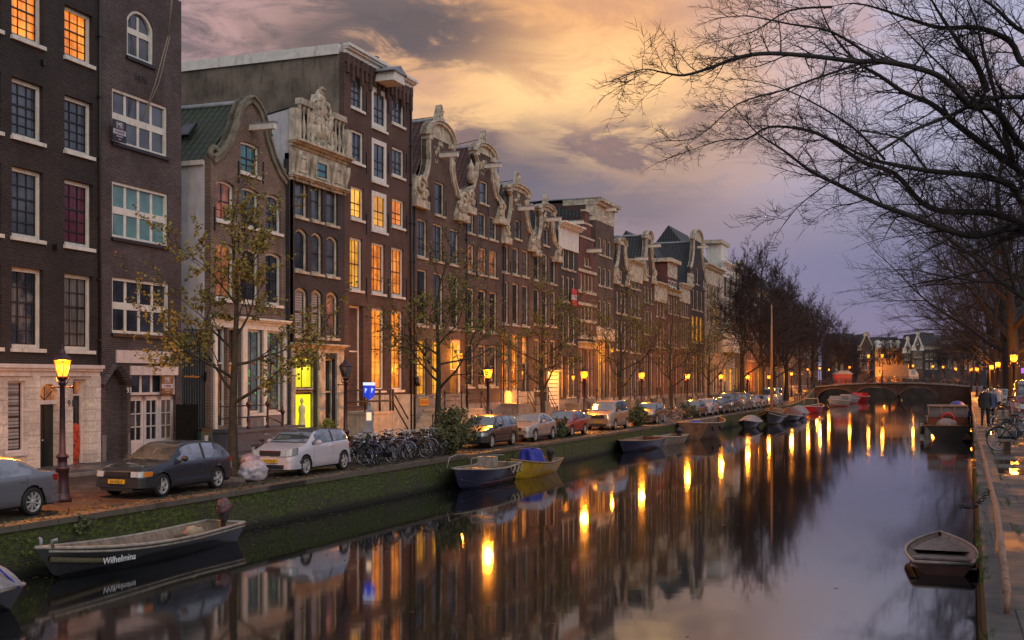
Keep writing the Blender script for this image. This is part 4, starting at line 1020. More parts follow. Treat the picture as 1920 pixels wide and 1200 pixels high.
# ---- neck gables F, G, H, I
def neck_house(label, u0, u1, X0, X1, wall, gl, apex, roof, zr, cols, rows, trimw=.42, block=None, crest=None, hoistv=None, gw=None, roofL=True, seed=3, pinn=False, side=None, sash=None, ridge=True, anch=()):
    h = House('canal_house', label, u0, u1, X0, X1, wall, depth=12)
    gp = [h.sz(*q) for q in gl]; gp[0] = (0.0, gp[0][1]); gp = [(max(0.0, a), b) for a, b in gp]
    ap = (h.L / 2, h.z((u0 + u1) / 2, apex))
    ur = cols[0][0]
    for vv, kinds, kw in rows:
        h.grid(cols, [vv], [kinds], **dict(dict(nx=2, ny=(2, 1), fw=.11, rec=.14, frame=CREAM), **kw))
    if gw: (ua, ub, va, vb, k) = gw; w = h.s(ub) - h.s(ua); c = h.L / 2; z0, z1 = h.z(ua, vb), h.z(ua, va); h.win(c - w / 2, c + w / 2, z0, z1, k, 1, (1, 1), fw=.1, frame=CREAM)
    h.gp = gp; h.ap = ap; ze = gp[0][1]
    h.outl = [(0, 0), (h.L, 0), (h.L, ze)] + [(h.L - a, b) for a, b in gp[1:]] + [ap] + gp[::-1]
    h.ze = ze
    tr = gp[1:]
    trimw *= .78; h.band(tr, trimw, -.14, .34); h.band([(h.L - a, b) for a, b in tr[::-1]], trimw, -.14, .34)
    # pediment
    a0 = tr[-1][0]; zt = tr[-1][1]; W = h.L / 2 - a0; arc = [(h.L / 2 - (W + .25) * math.cos(t * math.pi / 10), zt + (ap[1] - zt) * math.sin(t * math.pi / 10)) for t in range(11)]
    h.band(arc, .24, -.22, .34, name='pediment'); 
    m = MB(); m.prism(arc, FN, -.05, .3); m.build('tympanum', CREAM, h.o)
    h.box('capital', CREAM, a0 - .1, a0 + trimw + .06, -.22, .34, zt - .26, zt); h.box('capital', CREAM, h.L - a0 - trimw - .06, h.L - a0 + .1, -.22, .34, zt - .26, zt)
    if crest: h.carving((h.L / 2, ap[1] + crest[1] / 2 - .1), crest, 14, seed + 40, d=-.12, name='crest', tri=True)
    if block:
        for sg, cx in ((1, block[0] / 2 - .05), (-1, h.L - block[0] / 2 + .05)):
            h.carving((cx, ze + block[1] / 2), block, 16, seed + (sg > 0), d=-.26, scroll=sg, slab=.45, name='scroll_block')
    h.carving((h.L / 2, zt - .7), (W * 1.1, 1.3), 10, seed + 7, d=-.05, tri=True, name='festoon')
    if hoistv: h.hoist(h.L / 2 + .1, h.z((u0 + u1) / 2, hoistv), 1.5)
    h.body(ze, side); h.saddle(ze, h.z((u0 + u1) / 2, zr, 1.0), roof, ridge=ridge)
    m = MB(); m.tube([FN(h.L / 2, ap[1] + .3, .2), FN(h.L / 2, h.z((u0 + u1) / 2, zr, 1.0) + .1, 3.2)], .025, 4); m.tube([FN(h.L / 2, h.z((u0 + u1) / 2, zr, 1.0) + 1.0, 2.6), FN(h.L / 2, h.z((u0 + u1) / 2, zr, 1.0), 2.6)], .025, 4); m.build('stay_rod', BLACK, h.o)
    h.anchors([(h.s(u), h.z(u, v)) for u, v in anch], .9)
    return h
h = neck_house('brown brick house with tall cream neck gable and crowned crest beside the red-brown tower house', 772.5, 871, -28.5, -28.5, BR_F,
    [(773, 372), (776, 340), (790, 336), (797, 318), (800, 298), (799, 272), (801, 252)], 226, ROOFRED, 240, [(782, 801), (812, 831), (842, 860)],
    [((408, 480), ['sky', 'sky', 'sky'], {}), ((503, 609), ['dark', 'dark', 'dark'], {}), ], .48, (1.7, 1.4), (1.25, 1.05), 289, (813, 831, 337, 400, 'dark'), seed=3, anch=[(807, 395), (836, 405), (776, 470), (807, 490), (836, 500)])
h.grid([(782, 800), (811, 825)], [(637, 743)], [['gold', 'gold']], nx=2, ny=(3, 3), fw=.1, frame=CREAM)
h.door(h.s(844), h.s(867), h.z(844, 767), h.z(844, 636), BROWND, fan=1.7, kind='gold', frame=WHITE, fw=.2, rec=.2)
h.facade(h.outl); h.box('stone_base', STONE, 0, h.L, -.06, 0, .02, h.z(775, 745)); h.cornice(h.z(775, 746), h.z(775, 741), STONE, .12, 0, bead=1)
h.stoop(h.s(835, -1.4), h.s(868, -1.4), h.z(835, 768, -1.4), 1.4, mat=SANDST, side=-1); h.wall_lamp(h.s(851), h.z(851, 672), 70, -.5); h.pipe(.15, 0, h.ze)
YB = paint('ochre_sign_board', (0.45, 0.27, 0.03), .5, .2, 5); m = MB(); a, b = h.s(784), h.s(801); z0, z1 = h.z(784, 761), h.z(784, 748); m.box(a, b, -.1, -.06, z0, z1); sg = m.build('shop_sign', YB, h.o)
ltext(h, 'GALERIE', (a + b) / 2, (z0 + z1) / 2, .32, paint('red_lettering', (.5, .06, .02), .5), sg, d=-.105)
h.door(h.s(782), h.s(799), .02, h.z(782, 766), BROWND, frame=CREAM, fw=.1, glaz=.8)
m = MB(); m.lathe([(.28, -.06), (.3, 0), (.28, .06)], (0, 0, 0), 16, T=Matrix.Translation(FN(h.s(775), h.z(775, 715), -.3)) @ Matrix.Rotation(R(90), 4, 'X')); m.tube([FN(h.s(775), h.z(775, 700), -.3), FN(h.s(775), h.z(775, 695), 0)], .03, 4); m.build('round_hanging_sign', BLACK, h.o)
h = neck_house('brown house with carved fern-like cream neck gable and a row of dim orange windows', 871, 941, -28.5, -28.4, BR_G,
    [(871, 386), (873, 352), (884, 348), (890, 325), (892, 304), (888, 290), (890, 282)], 268, ROOFRED, 288, [(873, 889), (897, 912), (918, 932)],
    [((388, 434), ['sky', 'sky', 'sky'], {}), ((456, 508), ['litdim', 'litdim', 'litdim'], {}), ((538, 618), ['dark', 'dark', 'dark'], {}), ((645, 725), ['dark', 'curtain', 'curtain'], {})], .42, (1.15, 1.1), (1.15, .9), 310, (897, 913, 335, 378, 'sky'), seed=12, anch=[(893, 400), (915, 405), (893, 520)])
h.facade(h.outl); h.pipe(.14, 0, h.ze - .3); h.box('stone_base', STONE, 0, h.L, -.06, 0, .02, h.z(873, 757)); h.stoop(h.s(878, -1.4), h.s(905, -1.4), h.z(878, 767, -1.4), 1.4, mat=SANDST, side=1)
for s in (.5, h.L - .5): m = MB(); m.lathe([(.2, 0), (.28, .5), (.2, .9), (.3, 1.0), (.1, 1.3), (0, 1.6)], FN(s + (.55 if s < 2 else -.55), h.ze + 1.6, .0), 10); m.build('urn', CREAM, h.o)
h = neck_house('brown brick house with slim cream neck gable and two tall orange ground floor windows', 941, 999, -28.4, -28.25, BR_F,
    [(941, 444), (942, 420), (950, 414), (954, 392), (955, 368), (951, 358), (953, 352)], 345, ROOFDARK, 356, [(942, 954), (961, 973), (979, 991)],
    [((457, 509), ['dark', 'sky', 'dark'], {}), ((526, 606), ['dark', 'dark', 'dark'], {})], .4, (1.0, 1.0), (.95, 1.0), 390, (961, 973, 409, 445, 'sky'), seed=23, anch=[(957, 440), (975, 445), (957, 515)])
h.grid([(941.5, 954), (960, 972.5)], [(624, 733)], [['lit', 'lit']], nx=2, ny=(3, 2), fw=.12, frame=CREAM)
h.door(h.s(979), h.s(991), h.z(979, 750), h.z(979, 630), DOORM, fan=1.9, kind='lit', frame=CREAM)
h.facade(h.outl); h.pipe(.12, 0, h.ze - .3); h.box('stone_base', SANDST, 0, h.L, -.08, 0, .02, h.z(942, 735)); h.stoop(h.s(972, -1.3), h.s(992, -1.3), h.z(975, 757, -1.3), 1.3, mat=STONE, side=1)
h.door(h.s(945), h.s(962), .02, h.z(945, 757), BROWND, frame=CREAM, fan=.5, kind='gold'); lamp_light(None, h.world(h.s(952), -.5, 1.8), 160)
h = neck_house('brown brick house with the smallest cream neck gable next to a cornice house', 999, 1047, -28.25, -28.1, BR_G,
    [(1000, 468), (1001, 448), (1008, 442), (1011, 425), (1012, 405), (1009, 394), (1011, 390)], 382, ROOFDARK, 400, [(1001, 1012), (1017, 1027), (1032, 1042)],
    [((470, 524), ['dark', 'dark', 'dark'], {}), ((540, 607), ['dark', 'dark', 'dark'], {}), ((635, 732), ['litdim', 'litdim', 'dark'], {})], .4, (.95, .85), (.85, .8), 411, (1017, 1027, 426, 458, 'dark'), seed=31)
h.facade(h.outl); h.box('stone_base', STONE, 0, h.L, -.08, 0, .02, h.z(1001, 745)); h.stoop(h.s(1006, -1.3), h.s(1030, -1.3), h.z(1006, 755, -1.3), 1.3, mat=STONE, side=1)

# ---- the further row: cornice houses and gables
def simple_house(label, u0, u1, X0, X1, wall, zt, n, rows, cor=None, cormat=None, roof=None, zr=None, hoistv=None, frame=None, gl=None, apex=None, side=None, kw=None, ground=None, corproj=.45, margin=.1, stoop=True, dent=False, trim=None, depth=11, base=None, name='canal_house', steps=False, fill=.62):
    h = House(name, label, u0, u1, X0, X1, wall, depth=depth, base=base)
    kw = dict(dict(nx=2, ny=(1, 1), fw=.12, rec=.12, frame=frame or CREAM), **(kw or {}))
    L = h.L; zt_ = h.z(u0, zt); pitch = L * (1 - 2 * margin + .0) / n
    for vv, kinds in rows:
        z1, z0 = h.z(u0, vv[0]), h.z(u0, vv[1])
        ks = kinds if not isinstance(kinds, str) else [kinds] * n
        nn = len(ks); pt = L * (1 - 2 * margin) / nn; ww = pt * fill
        for i, k in enumerate(ks):
            if k is None: continue
            c = L * margin + pt * (i + .5)
            if k.startswith('door'): h.door(c - ww / 2, c + ww / 2, z0, z1, DOORM, fan=max(.3, (z1 - z0) - 2.5), kind=k[5:] or 'dark', frame=kw['frame'])
            else: h.win(c - ww / 2, c + ww / 2, z0, z1, k, **kw)
    if gl:
        gp = [h.sz(*q) for q in gl]; gp[0] = (0.0, gp[0][1]); gp = [(max(0.0, a), b) for a, b in gp]; ap = (L / 2, h.z((u0 + u1) / 2, apex))
        out = [(0, 0), (L, 0), (L, gp[0][1])] + [(L - a, b) for a, b in gp[1:]] + [ap] + gp[::-1]; ze = gp[0][1]
        h.facade(out); tr = gp[1:]; tm = trim or CREAM
        h.band(tr, .36, -.14, .34, tm); h.band([(L - a, b) for a, b in tr[::-1]], .36, -.14, .34, tm)
        a0, zt0 = tr[-1]; W = L / 2 - a0; arc = [(L / 2 - (W + .25) * math.cos(t * math.pi / 8), zt0 + (ap[1] - zt0) * math.sin(t * math.pi / 8)) for t in range(9)]
        h.band(arc, .22, -.2, .34, tm, name='pediment'); m = MB(); m.prism(arc, FN, -.06, .3); m.build('tympanum', tm, h.o)
        for sg, cx in ((1, .5), (-1, L - .5)): h.carving((cx, ze + .55), (1.1, 1.15), 8, int(u0) + sg, tm, d=-.24, scroll=sg, slab=.3, name='scroll_block')
        h.body(ze, side); h.saddle(ze, h.z((u0 + u1) / 2, zr, 1.0), roof or ROOFDARK)
    else:
        h.facade([(0, 0), (L, 0), (L, zt_), (0, zt_)]); h.body(zt_, side)
        if cor: h.cornice(zt_ - cor[0], zt_ + cor[1], cormat or CREAM, corproj, .12, dent=dent)
        if cor and len(cor) > 2: h.box('frieze', cormat or CREAM, 0, L, -.08, 0, zt_ - cor[0] - cor[2], zt_ - cor[0])
        if roof: h.cross_roof(zt_, h.z(u0, zr, 4.0) if zr else zt_ + 3, roof, 4.5)
        else: h.flat_roof(zt_)
    if hoistv: h.hoist(L / 2, h.z((u0 + u1) / 2, hoistv), 1.6)
    if stoop:
        h.box('stone_base', STONE, 0, L, -.07, 0, .02, 1.5); h.stoop(L * .3, L * .62, 1.2, 1.2, mat=STONE, side=1)
    return h
h = simple_house('charcoal house with white dentil cornice and a red and white sale sign', 1047, 1083.5, -28.1, -28, BR_E, 432, 3,
    [((457, 500), 'sky'), ((514, 562), 'dark'), ((583, 642), 'dark'), ((668, 745), ['door_dark', 'litdim', 'litdim'])], (.0, .75, 1.3), WHITE, dent=True, corproj=.7, roof=ROOFDARK, zr=398, hoistv=417)
h.wall_lamp(h.L * .2, h.z(1050, 712), 60, -.9)
sgn = empty('sale_board', h.world(h.L * .62, -.3, h.z(1067, 573)), h.o.rotation_euler.z, 'small red and white sale board hanging on the charcoal house', 'sign')
m = MB(); m.box(-.6, .6, -.02, .02, 0, .5); m.box(-.6, .6, -.02, .02, .85, 1.35); m.build('red_panel', paint('red_board', (.5, .03, .04), .5), sgn); m = MB(); m.box(-.6, .6, -.022, .018, .5, .85); m.build('white_panel', WTEXT, sgn)
text_obj('lettering', 'TE KOOP', .3, TEXTM, sgn, Matrix(((1, 0, 0, 0), (0, 0, 1, -.026), (0, 1, 0, .67), (0, 0, 0, 1))))
# white board in front of J lit by lamp: notice panel
p = on_x(1040, -27.3)
r = empty('house_porch', (-27.6, p.y + .5, SG), R(90), 'pale slatted porch glowing under a lamp beside the charcoal house', 'porch')
m = MB()
for i in range(9): m.box(-1.2, 1.2, -.02, .02, 1.0 + i * .3, 1.24 + i * .3)
m.box(-1.3, -1.2, -.05, .05, 0, 3.8); m.box(1.2, 1.3, -.05, .05, 0, 3.8); m.build('slats', WHITE, r); m = MB(); m.box(-1.35, 1.35, -.3, .1, 3.7, 3.8); m.build('roof', ZINC, r)
lamp_light(None, Vector((-26.6, p.y + .5, SG + 3.6)), 200)
h = simple_house('dark red step gable house striped with sandstone bands and crowded windows', 1083.5, 1117, -28, -27.9, BR_R, 470, 4,
    [((477, 494), [None, 'dark', 'litdim', None]), ((511, 541), ['dark', 'litdim', 'dark', 'dark']), ((573, 627), 'dark'), ((655, 745), ['dark', 'door_gold', 'dark', 'dark'])], frame=SANDST, hoistv=470, stoop=True, kw=dict(fw=.14), roof=None)
for v in (505, 545, 568, 600, 632): h.box('stone_band', SANDST, 0, h.L, -.1, 0, h.z(1084, v) - .12, h.z(1084, v) + .12)
zt_ = h.z(1084, 470)
for i, (a, b) in enumerate(((.12, 1.2), (.26, 2.4), (.38, 3.5))):
    m = MB(); m.box(h.L * a, h.L * (1 - a), 0, .3, zt_ + (0 if i == 0 else [0, 1.2, 2.4][i]), zt_ + b); m.build('gable_step', BR_R, h.o); h.box('step_cap', SANDST, h.L * a - .08, h.L * (1 - a) + .08, -.08, .34, zt_ + b, zt_ + b + .16)
h.cornice(h.z(1084, 652), h.z(1084, 640), CREAM, .5, 0)
h = simple_house('tall brown house with a boxy cream attic front under a heavy cornice', 1117, 1151, -27.9, -27.8, BR_F, 412, 3,
    [((442, 474), ['sky', 'sunset', 'sky']), ((497, 533), 'sky'), ((561, 612), 'sky'), ((640, 748), ['gold', 'door_gold', 'dark'])], None, side=BR_D, stoop=True)
za = h.z(1117, 412); zb = h.z(1117, 377)
m = MB(); m.box(0, h.L, -.05, .9, za, zb); m.build('attic', CREAM, h.o); m = MB(); m.box(.02, h.L - .02, .9, 6, za, zb); m.build('attic_side', BR_D, h.o); h.win(h.L * .38, h.L * .5, za + .6, zb - .5, 'dark', 1, (1, 1), fw=.08, cut=False); h.win(h.L * .58, h.L * .74, za + .3, zb - .5, 'curtain', 1, (1, 1), fw=.08, cut=False)
m = MB(); m.box(-.05, h.L + .3, -.6, 3, zb, zb + .26); m.box(-.03, h.L + .2, -.35, 3, zb - .25, zb); m.build('cornice', CREAM, h.o); m = MB(); m.box(-.1, h.L + .2, -.5, 6.2, zb + .262, zb + .34); m.build('roof_edge', ZINC, h.o)
h.hoist(h.L * .5, zb - .35, 1.3); h.wall_lamp(h.L * .35, h.z(1120, 660), 110, -.9)
h.cross_roof(h.z(1117, 405), zb + .1, ROOFDARK, 5)
h.box('lintel_panel', CREAM, .1, h.L * .98, -.12, 0, h.z(1117, 636), h.z(1117, 612))
simple_house('dark narrow house with white scrolled neck gable beside the tall brown house', 1151, 1178, -27.8, -27.7, BR_E, 520, 3,
    [((503, 530), [None, 'dark', None]), ((545, 585), 'dark'), ((600, 655), 'dark'), ((672, 748), ['door_dark', 'curtain', 'curtain'])], gl=[(1151, 525), (1152, 500), (1156, 490), (1158, 470), (1158, 456)], apex=445, zr=452)
simple_house('dark house with a short cream cornice and white hoist beam between two gables', 1178, 1204, -27.7, -27.6, BR_G, 497, 3,
    [((508, 538), 'dark'), ((553, 592), 'dark'), ((605, 660), 'dark'), ((675, 748), ['dark', 'dark', 'door_gold'])], (.0, .6, 1.4), roof=ROOFDARK, zr=450, hoistv=485)
simple_house('dark red house with the thinnest tall neck gable and pale rounded cap', 1204, 1227, -27.6, -27.5, BR_D, 540, 3,
    [((493, 513), [None, 'dark', None]), ((535, 565), ['dark', 'sky', 'dark']), ((580, 625), 'sky'), ((662, 745), ['dark', 'door_dark', 'dark'])], gl=[(1204, 520), (1206, 500), (1209, 480), (1210.5, 462), (1210.5, 446)], apex=432, zr=450, hoistv=461)
simple_house('low dark red house with pointed dormer behind a cream cornice', 1227, 1250, -27.5, -27.4, BR_R, 540, 3,
    [((550, 592), ['dark', 'sunset', 'sunset']), ((612, 650), 'dark'), ((665, 748), 'dark')], (.0, .7, 1.3), roof=ROOFDARK, zr=500)
h = simple_house('red brick house with cream topped hoist dormer on a wide dark roof', 1250, 1274, -27.4, -27.3, BR_R, 545, 4,
    [((554, 586), 'dark'), ((602, 650), 'dark'), ((665, 748), ['dark', 'litdim', 'door_gold', 'dark'])], (.0, .3, .3), roof=ROOFDARK, zr=462)
za, zb = h.z(1250, 545), h.z(1250, 490); m = MB(); m.box(h.L * .05, h.L * .75, -.04, 4, za + .3, zb); m.build('dormer', BR_R, h.o)
m = MB(); m.box(h.L * .05, h.L * .75, -.1, 0, zb - 1.6, zb); m.box(0, h.L * .8, -.5, 4, zb, zb + .4); m.build('dormer_cornice', CREAM, h.o)
for i in range(3): h.win(h.L * (.1 + .22 * i), h.L * (.26 + .22 * i), za + .6, zb - 1.9, 'sky', 1, (1, 1), fw=.1, cut=False)
simple_house('dark red house with ornate low cornice in front of the wide dark roof', 1274, 1293, -27.3, -27.2, BR_D, 545, 4,
    [((558, 592), 'sky'), ((605, 650), 'dark'), ((668, 748), ['litdim', 'dark', 'door_gold', 'dark'])], (.0, .9, 1.2), roof=ROOFDARK, zr=468, dent=True)
simple_house('charcoal house with tall white scrolled neck gable and gold lit first floor', 1293, 1321, -27.2, -27.1, BR_E, 540, 3,
    [((497, 528), [None, 'dark', None]), ((540, 578), 'dark'), ((590, 640), 'gold'), ((668, 748), ['dark', 'door_dark', 'dark'])], gl=[(1293, 530), (1294, 500), (1297, 490), (1299, 470), (1299, 448)], apex=430, zr=462, hoistv=463)
simple_house('pale sandstone house with bracketed cornice, dark mansard roof and two golden windows', 1321, 1353, -27.1, -27, brick('pale_sandstone', (.3, .26, .2), (.36, .31, .24), (.2, .18, .15), .4, 1.2, .4), 508, 4,
    [((532, 560), 'dark'), ((570, 604), ['dark', 'dark', 'gold', 'gold']), ((625, 662), 'dark'), ((680, 750), ['dark', 'door_gold', 'dark', 'dark'])], (.0, 1.0, 1.4), roof=ROOFDARK, zr=455, dent=True, corproj=.7)
h = simple_house('white stone house with bay window balcony and a pale chimney turret', 1353, 1378, -27, -26.9, brick('white_stucco', (.42, .4, .37), (.46, .44, .4), (.4, .38, .35), .4, 1.5, .5), 505, 2,
    [((515, 555), 'dark'), ((570, 605), 'dark'), ((635, 668), ['dark', 'litdim']), ((690, 750), ['door_gold', 'gold'])], (.0, 1.2, .8), WHITE, corproj=.6)
zc = h.z(1353, 500); h.box('turret', WHITE, h.L * .1, h.L * .55, .2, 2.2, zc, h.z(1353, 455)); h.box('turret_cap', CREAM, h.L * .03, h.L * .62, 0, 2.4, h.z(1353, 455), h.z(1353, 448))
m = MB(); m.prism([(h.L * .1, h.z(1353, 660)), (h.L * .9, h.z(1353, 660)), (h.L * .9, h.z(1353, 610)), (h.L * .1, h.z(1353, 610))], FN, -1.3, 0); m.build('bay_window', WHITE, h.o)
simple_house('dark brown house with narrow white neck gable behind a bare tree', 1378, 1397, -26.9, -26.8, BR_G, 560, 3,
    [((530, 548), [None, 'dark', None]), ((562, 590), 'dark'), ((605, 640), 'dark'), ((690, 748), ['gold', 'door_gold', 'gold'])], gl=[(1378, 560), (1379, 545), (1381, 535), (1382, 515), (1382, 500)], apex=490, zr=505)
far = [(1397, 1418, 560, BR_R, 'dark', 'dark red house with plain cornice and glowing orange shopfront behind trees'), (1418, 1440, 548, BR_F, 'gold', 'brown house with flat cornice behind the two tallest bare trunks'),
       (1440, 1462, 572, BR_E, 'litdim', 'charcoal house half hidden by trees with a red lit shop sign'), (1462, 1484, 565, BR_D, 'dark', 'red-brown house deep among the bare trees with yellow lit shop'),
       (1484, 1508, 585, BR_G, 'gold', 'purple-brown house behind the bare trees near the bridge ramp'), (1508, 1534, 590, BR_F, 'litdim', 'last brown house of the row beside the bridge')]
xs = [-26.8, -26.8, -27.0, -27.5, -28.3, -29.5, -31]
for i, (a, b, v, wl, k, lab) in enumerate(far):
    hh = simple_house(lab, a, b, xs[i], xs[i + 1], wl, v, 4, [((v + 14, v + 38), 'dark'), ((v + 48, v + 78), ['dark', 'litdim', 'dark', 'dark']), ((v + 88, v + 115), ['dark', 'dark', 'litdim', 'dark']), ((696, 742), [k, 'gold', 'door_gold', 'litdim'])], (.0, .6, .6), roof=ROOFDARK, zr=v - 22, stoop=False)
    if i in (0, 1, 3, 5): lamp_light(None, hh.world(hh.L * .5, -1.2, 3.2), 700)

ph = on_x(566, -28.35); r = empty('mannequin', (-28.35, ph.y, SG + .45), 0, 'pale robed shop figure standing in the bright yellow doorway', 'mannequin'); m = MB()
m.lathe([(.2, 0), (.17, .5), (.13, .95), (.17, 1.2), (.15, 1.36), (.05, 1.44), (.05, 1.5), (.085, 1.56), (.09, 1.66), (.04, 1.76)], n=10); m.build('body', paint('pale_robe', (.8, .78, .4), .8, .15, 6, .2), r)
# ---------------------------------------------------------------- cars
def pchip(pts, x):
    n = len(pts)
    if x <= pts[0][0]: return pts[0][1]
    if x >= pts[-1][0]: return pts[-1][1]
    def slope(i): return (pts[i + 1][1] - pts[i][1]) / (pts[i + 1][0] - pts[i][0])
    def tan(i):
        if i == 0: return slope(0)
        if i == n - 1: return slope(n - 2)
        a, b = slope(i - 1), slope(i)
        return 0 if a * b <= 0 else 2 * a * b / (a + b)
    for i in range(n - 1):
        if x <= pts[i + 1][0]:
            h = pts[i + 1][0] - pts[i][0]; t = (x - pts[i][0]) / h
            return ((1 + 2 * t) * (1 - t) ** 2 * pts[i][1] + t * (1 - t) ** 2 * h * tan(i) + t * t * (3 - 2 * t) * pts[i + 1][1] + t * t * (t - 1) * h * tan(i + 1))
CARGLASS = None
def car_glass():
    m, nt, b = newmat('car_glass'); b.inputs['Roughness'].default_value = 0.05; gx, gy, gz = nt.xyz(nt.coord()); nz = nt.noise(nt.vec(gx * .5, gy * .5, gz * 1.6), 1.6, 3, .5, .4); nt.put(b.inputs['Base Color'], nt.mix(nz.sm(.35, .7), (.022, .03, .034), (.105, .13, .142)))  # pale streaks in the base colour imitate sky reflected in the glass
    b.inputs['Specular IOR Level'].default_value = 1.0; b.inputs['IOR'].default_value = 2.4
    n = nt.noise(nt.coord(), 1.2, 2); nt.put(b.inputs['Normal'], nt.bump(n, 0.1, 0.05)); return m
CARGLASS = car_glass()
def carpaint(name, col, metal=0.35, rough=0.32):
    if name in MATS: return MATS[name]
    m, nt, b = newmat(name); co = nt.coord(); n = nt.noise(co, 2.2, 5, .6); x, y, z = nt.xyz(co)
    c = nt.mix(n.sm(.4, .8) * .35, col, tuple(q * .6 + .03 for q in col))
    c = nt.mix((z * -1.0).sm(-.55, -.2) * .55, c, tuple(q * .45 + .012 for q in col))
    nt.put(b.inputs['Base Color'], c); b.inputs['Metallic'].default_value = metal; b.inputs['Coat Weight'].default_value = 1; b.inputs['Coat Roughness'].default_value = .05
    nt.put(b.inputs['Roughness'], n * .2 + rough); return m
HEADL = paint('headlight_glass', (0.5, 0.52, 0.52), 0.12, .2, 20, .05, metal=.5); INDIC = paint('amber_lens', (0.7, 0.2, 0.02), .2, .1, 9, 0); TAILL = paint('red_lens', (0.26, 0.012, 0.012), .2, .2, 9, 0)
PLATE = paint('yellow_plate', (0.62, 0.4, 0.02), .4, .05, 9, 0)
def wheel(parent, x, y, r, sg, spokes=5, rimr=.72, style=0):
    m = MB(); w = .1
    T = Matrix.Translation((x, y, r)) @ Matrix.Rotation(R(90) * -sg, 4, 'X')
    m.lathe([(r * rimr, -w), (r * .93, -w), (r, -w * .6), (r, w * .6), (r * .93, w), (r * rimr, w), (r * rimr, w * .2)], (0, 0, 0), 28, T=T)
    o = m.build('wheel', RUBBER, parent)
    q = MB(); R0 = r * rimr
    q.lathe([(R0, w * .9), (R0 * .93, w * .92), (R0 * .9, w * .3), (R0 * .2, w * .35)], (0, 0, 0), 24, T=T, cap=False)
    n = spokes
    for i in range(n):
        a = 2 * math.pi * i / n
        Q = T @ Matrix.Rotation(a, 4, 'Z')
        t = R0 * (.17 if n < 7 else .085)
        q.box(R0 * .15, R0 * .96, -t, t, w * .45, w * .85, 0, Q)
    q.lathe([(R0 * .26, w * .4), (R0 * .26, w * .9), (R0 * .2, w * .98), (0.01, w)], (0, 0, 0), 12, T=T)
    q.lathe([(R0 * .9, w * .32), (.01, w * .32)], (0, 0, 0), 24, 1, T=T, cap=False)
    q.build('rim', [ALLOY, PLASTIC], o)
    return o
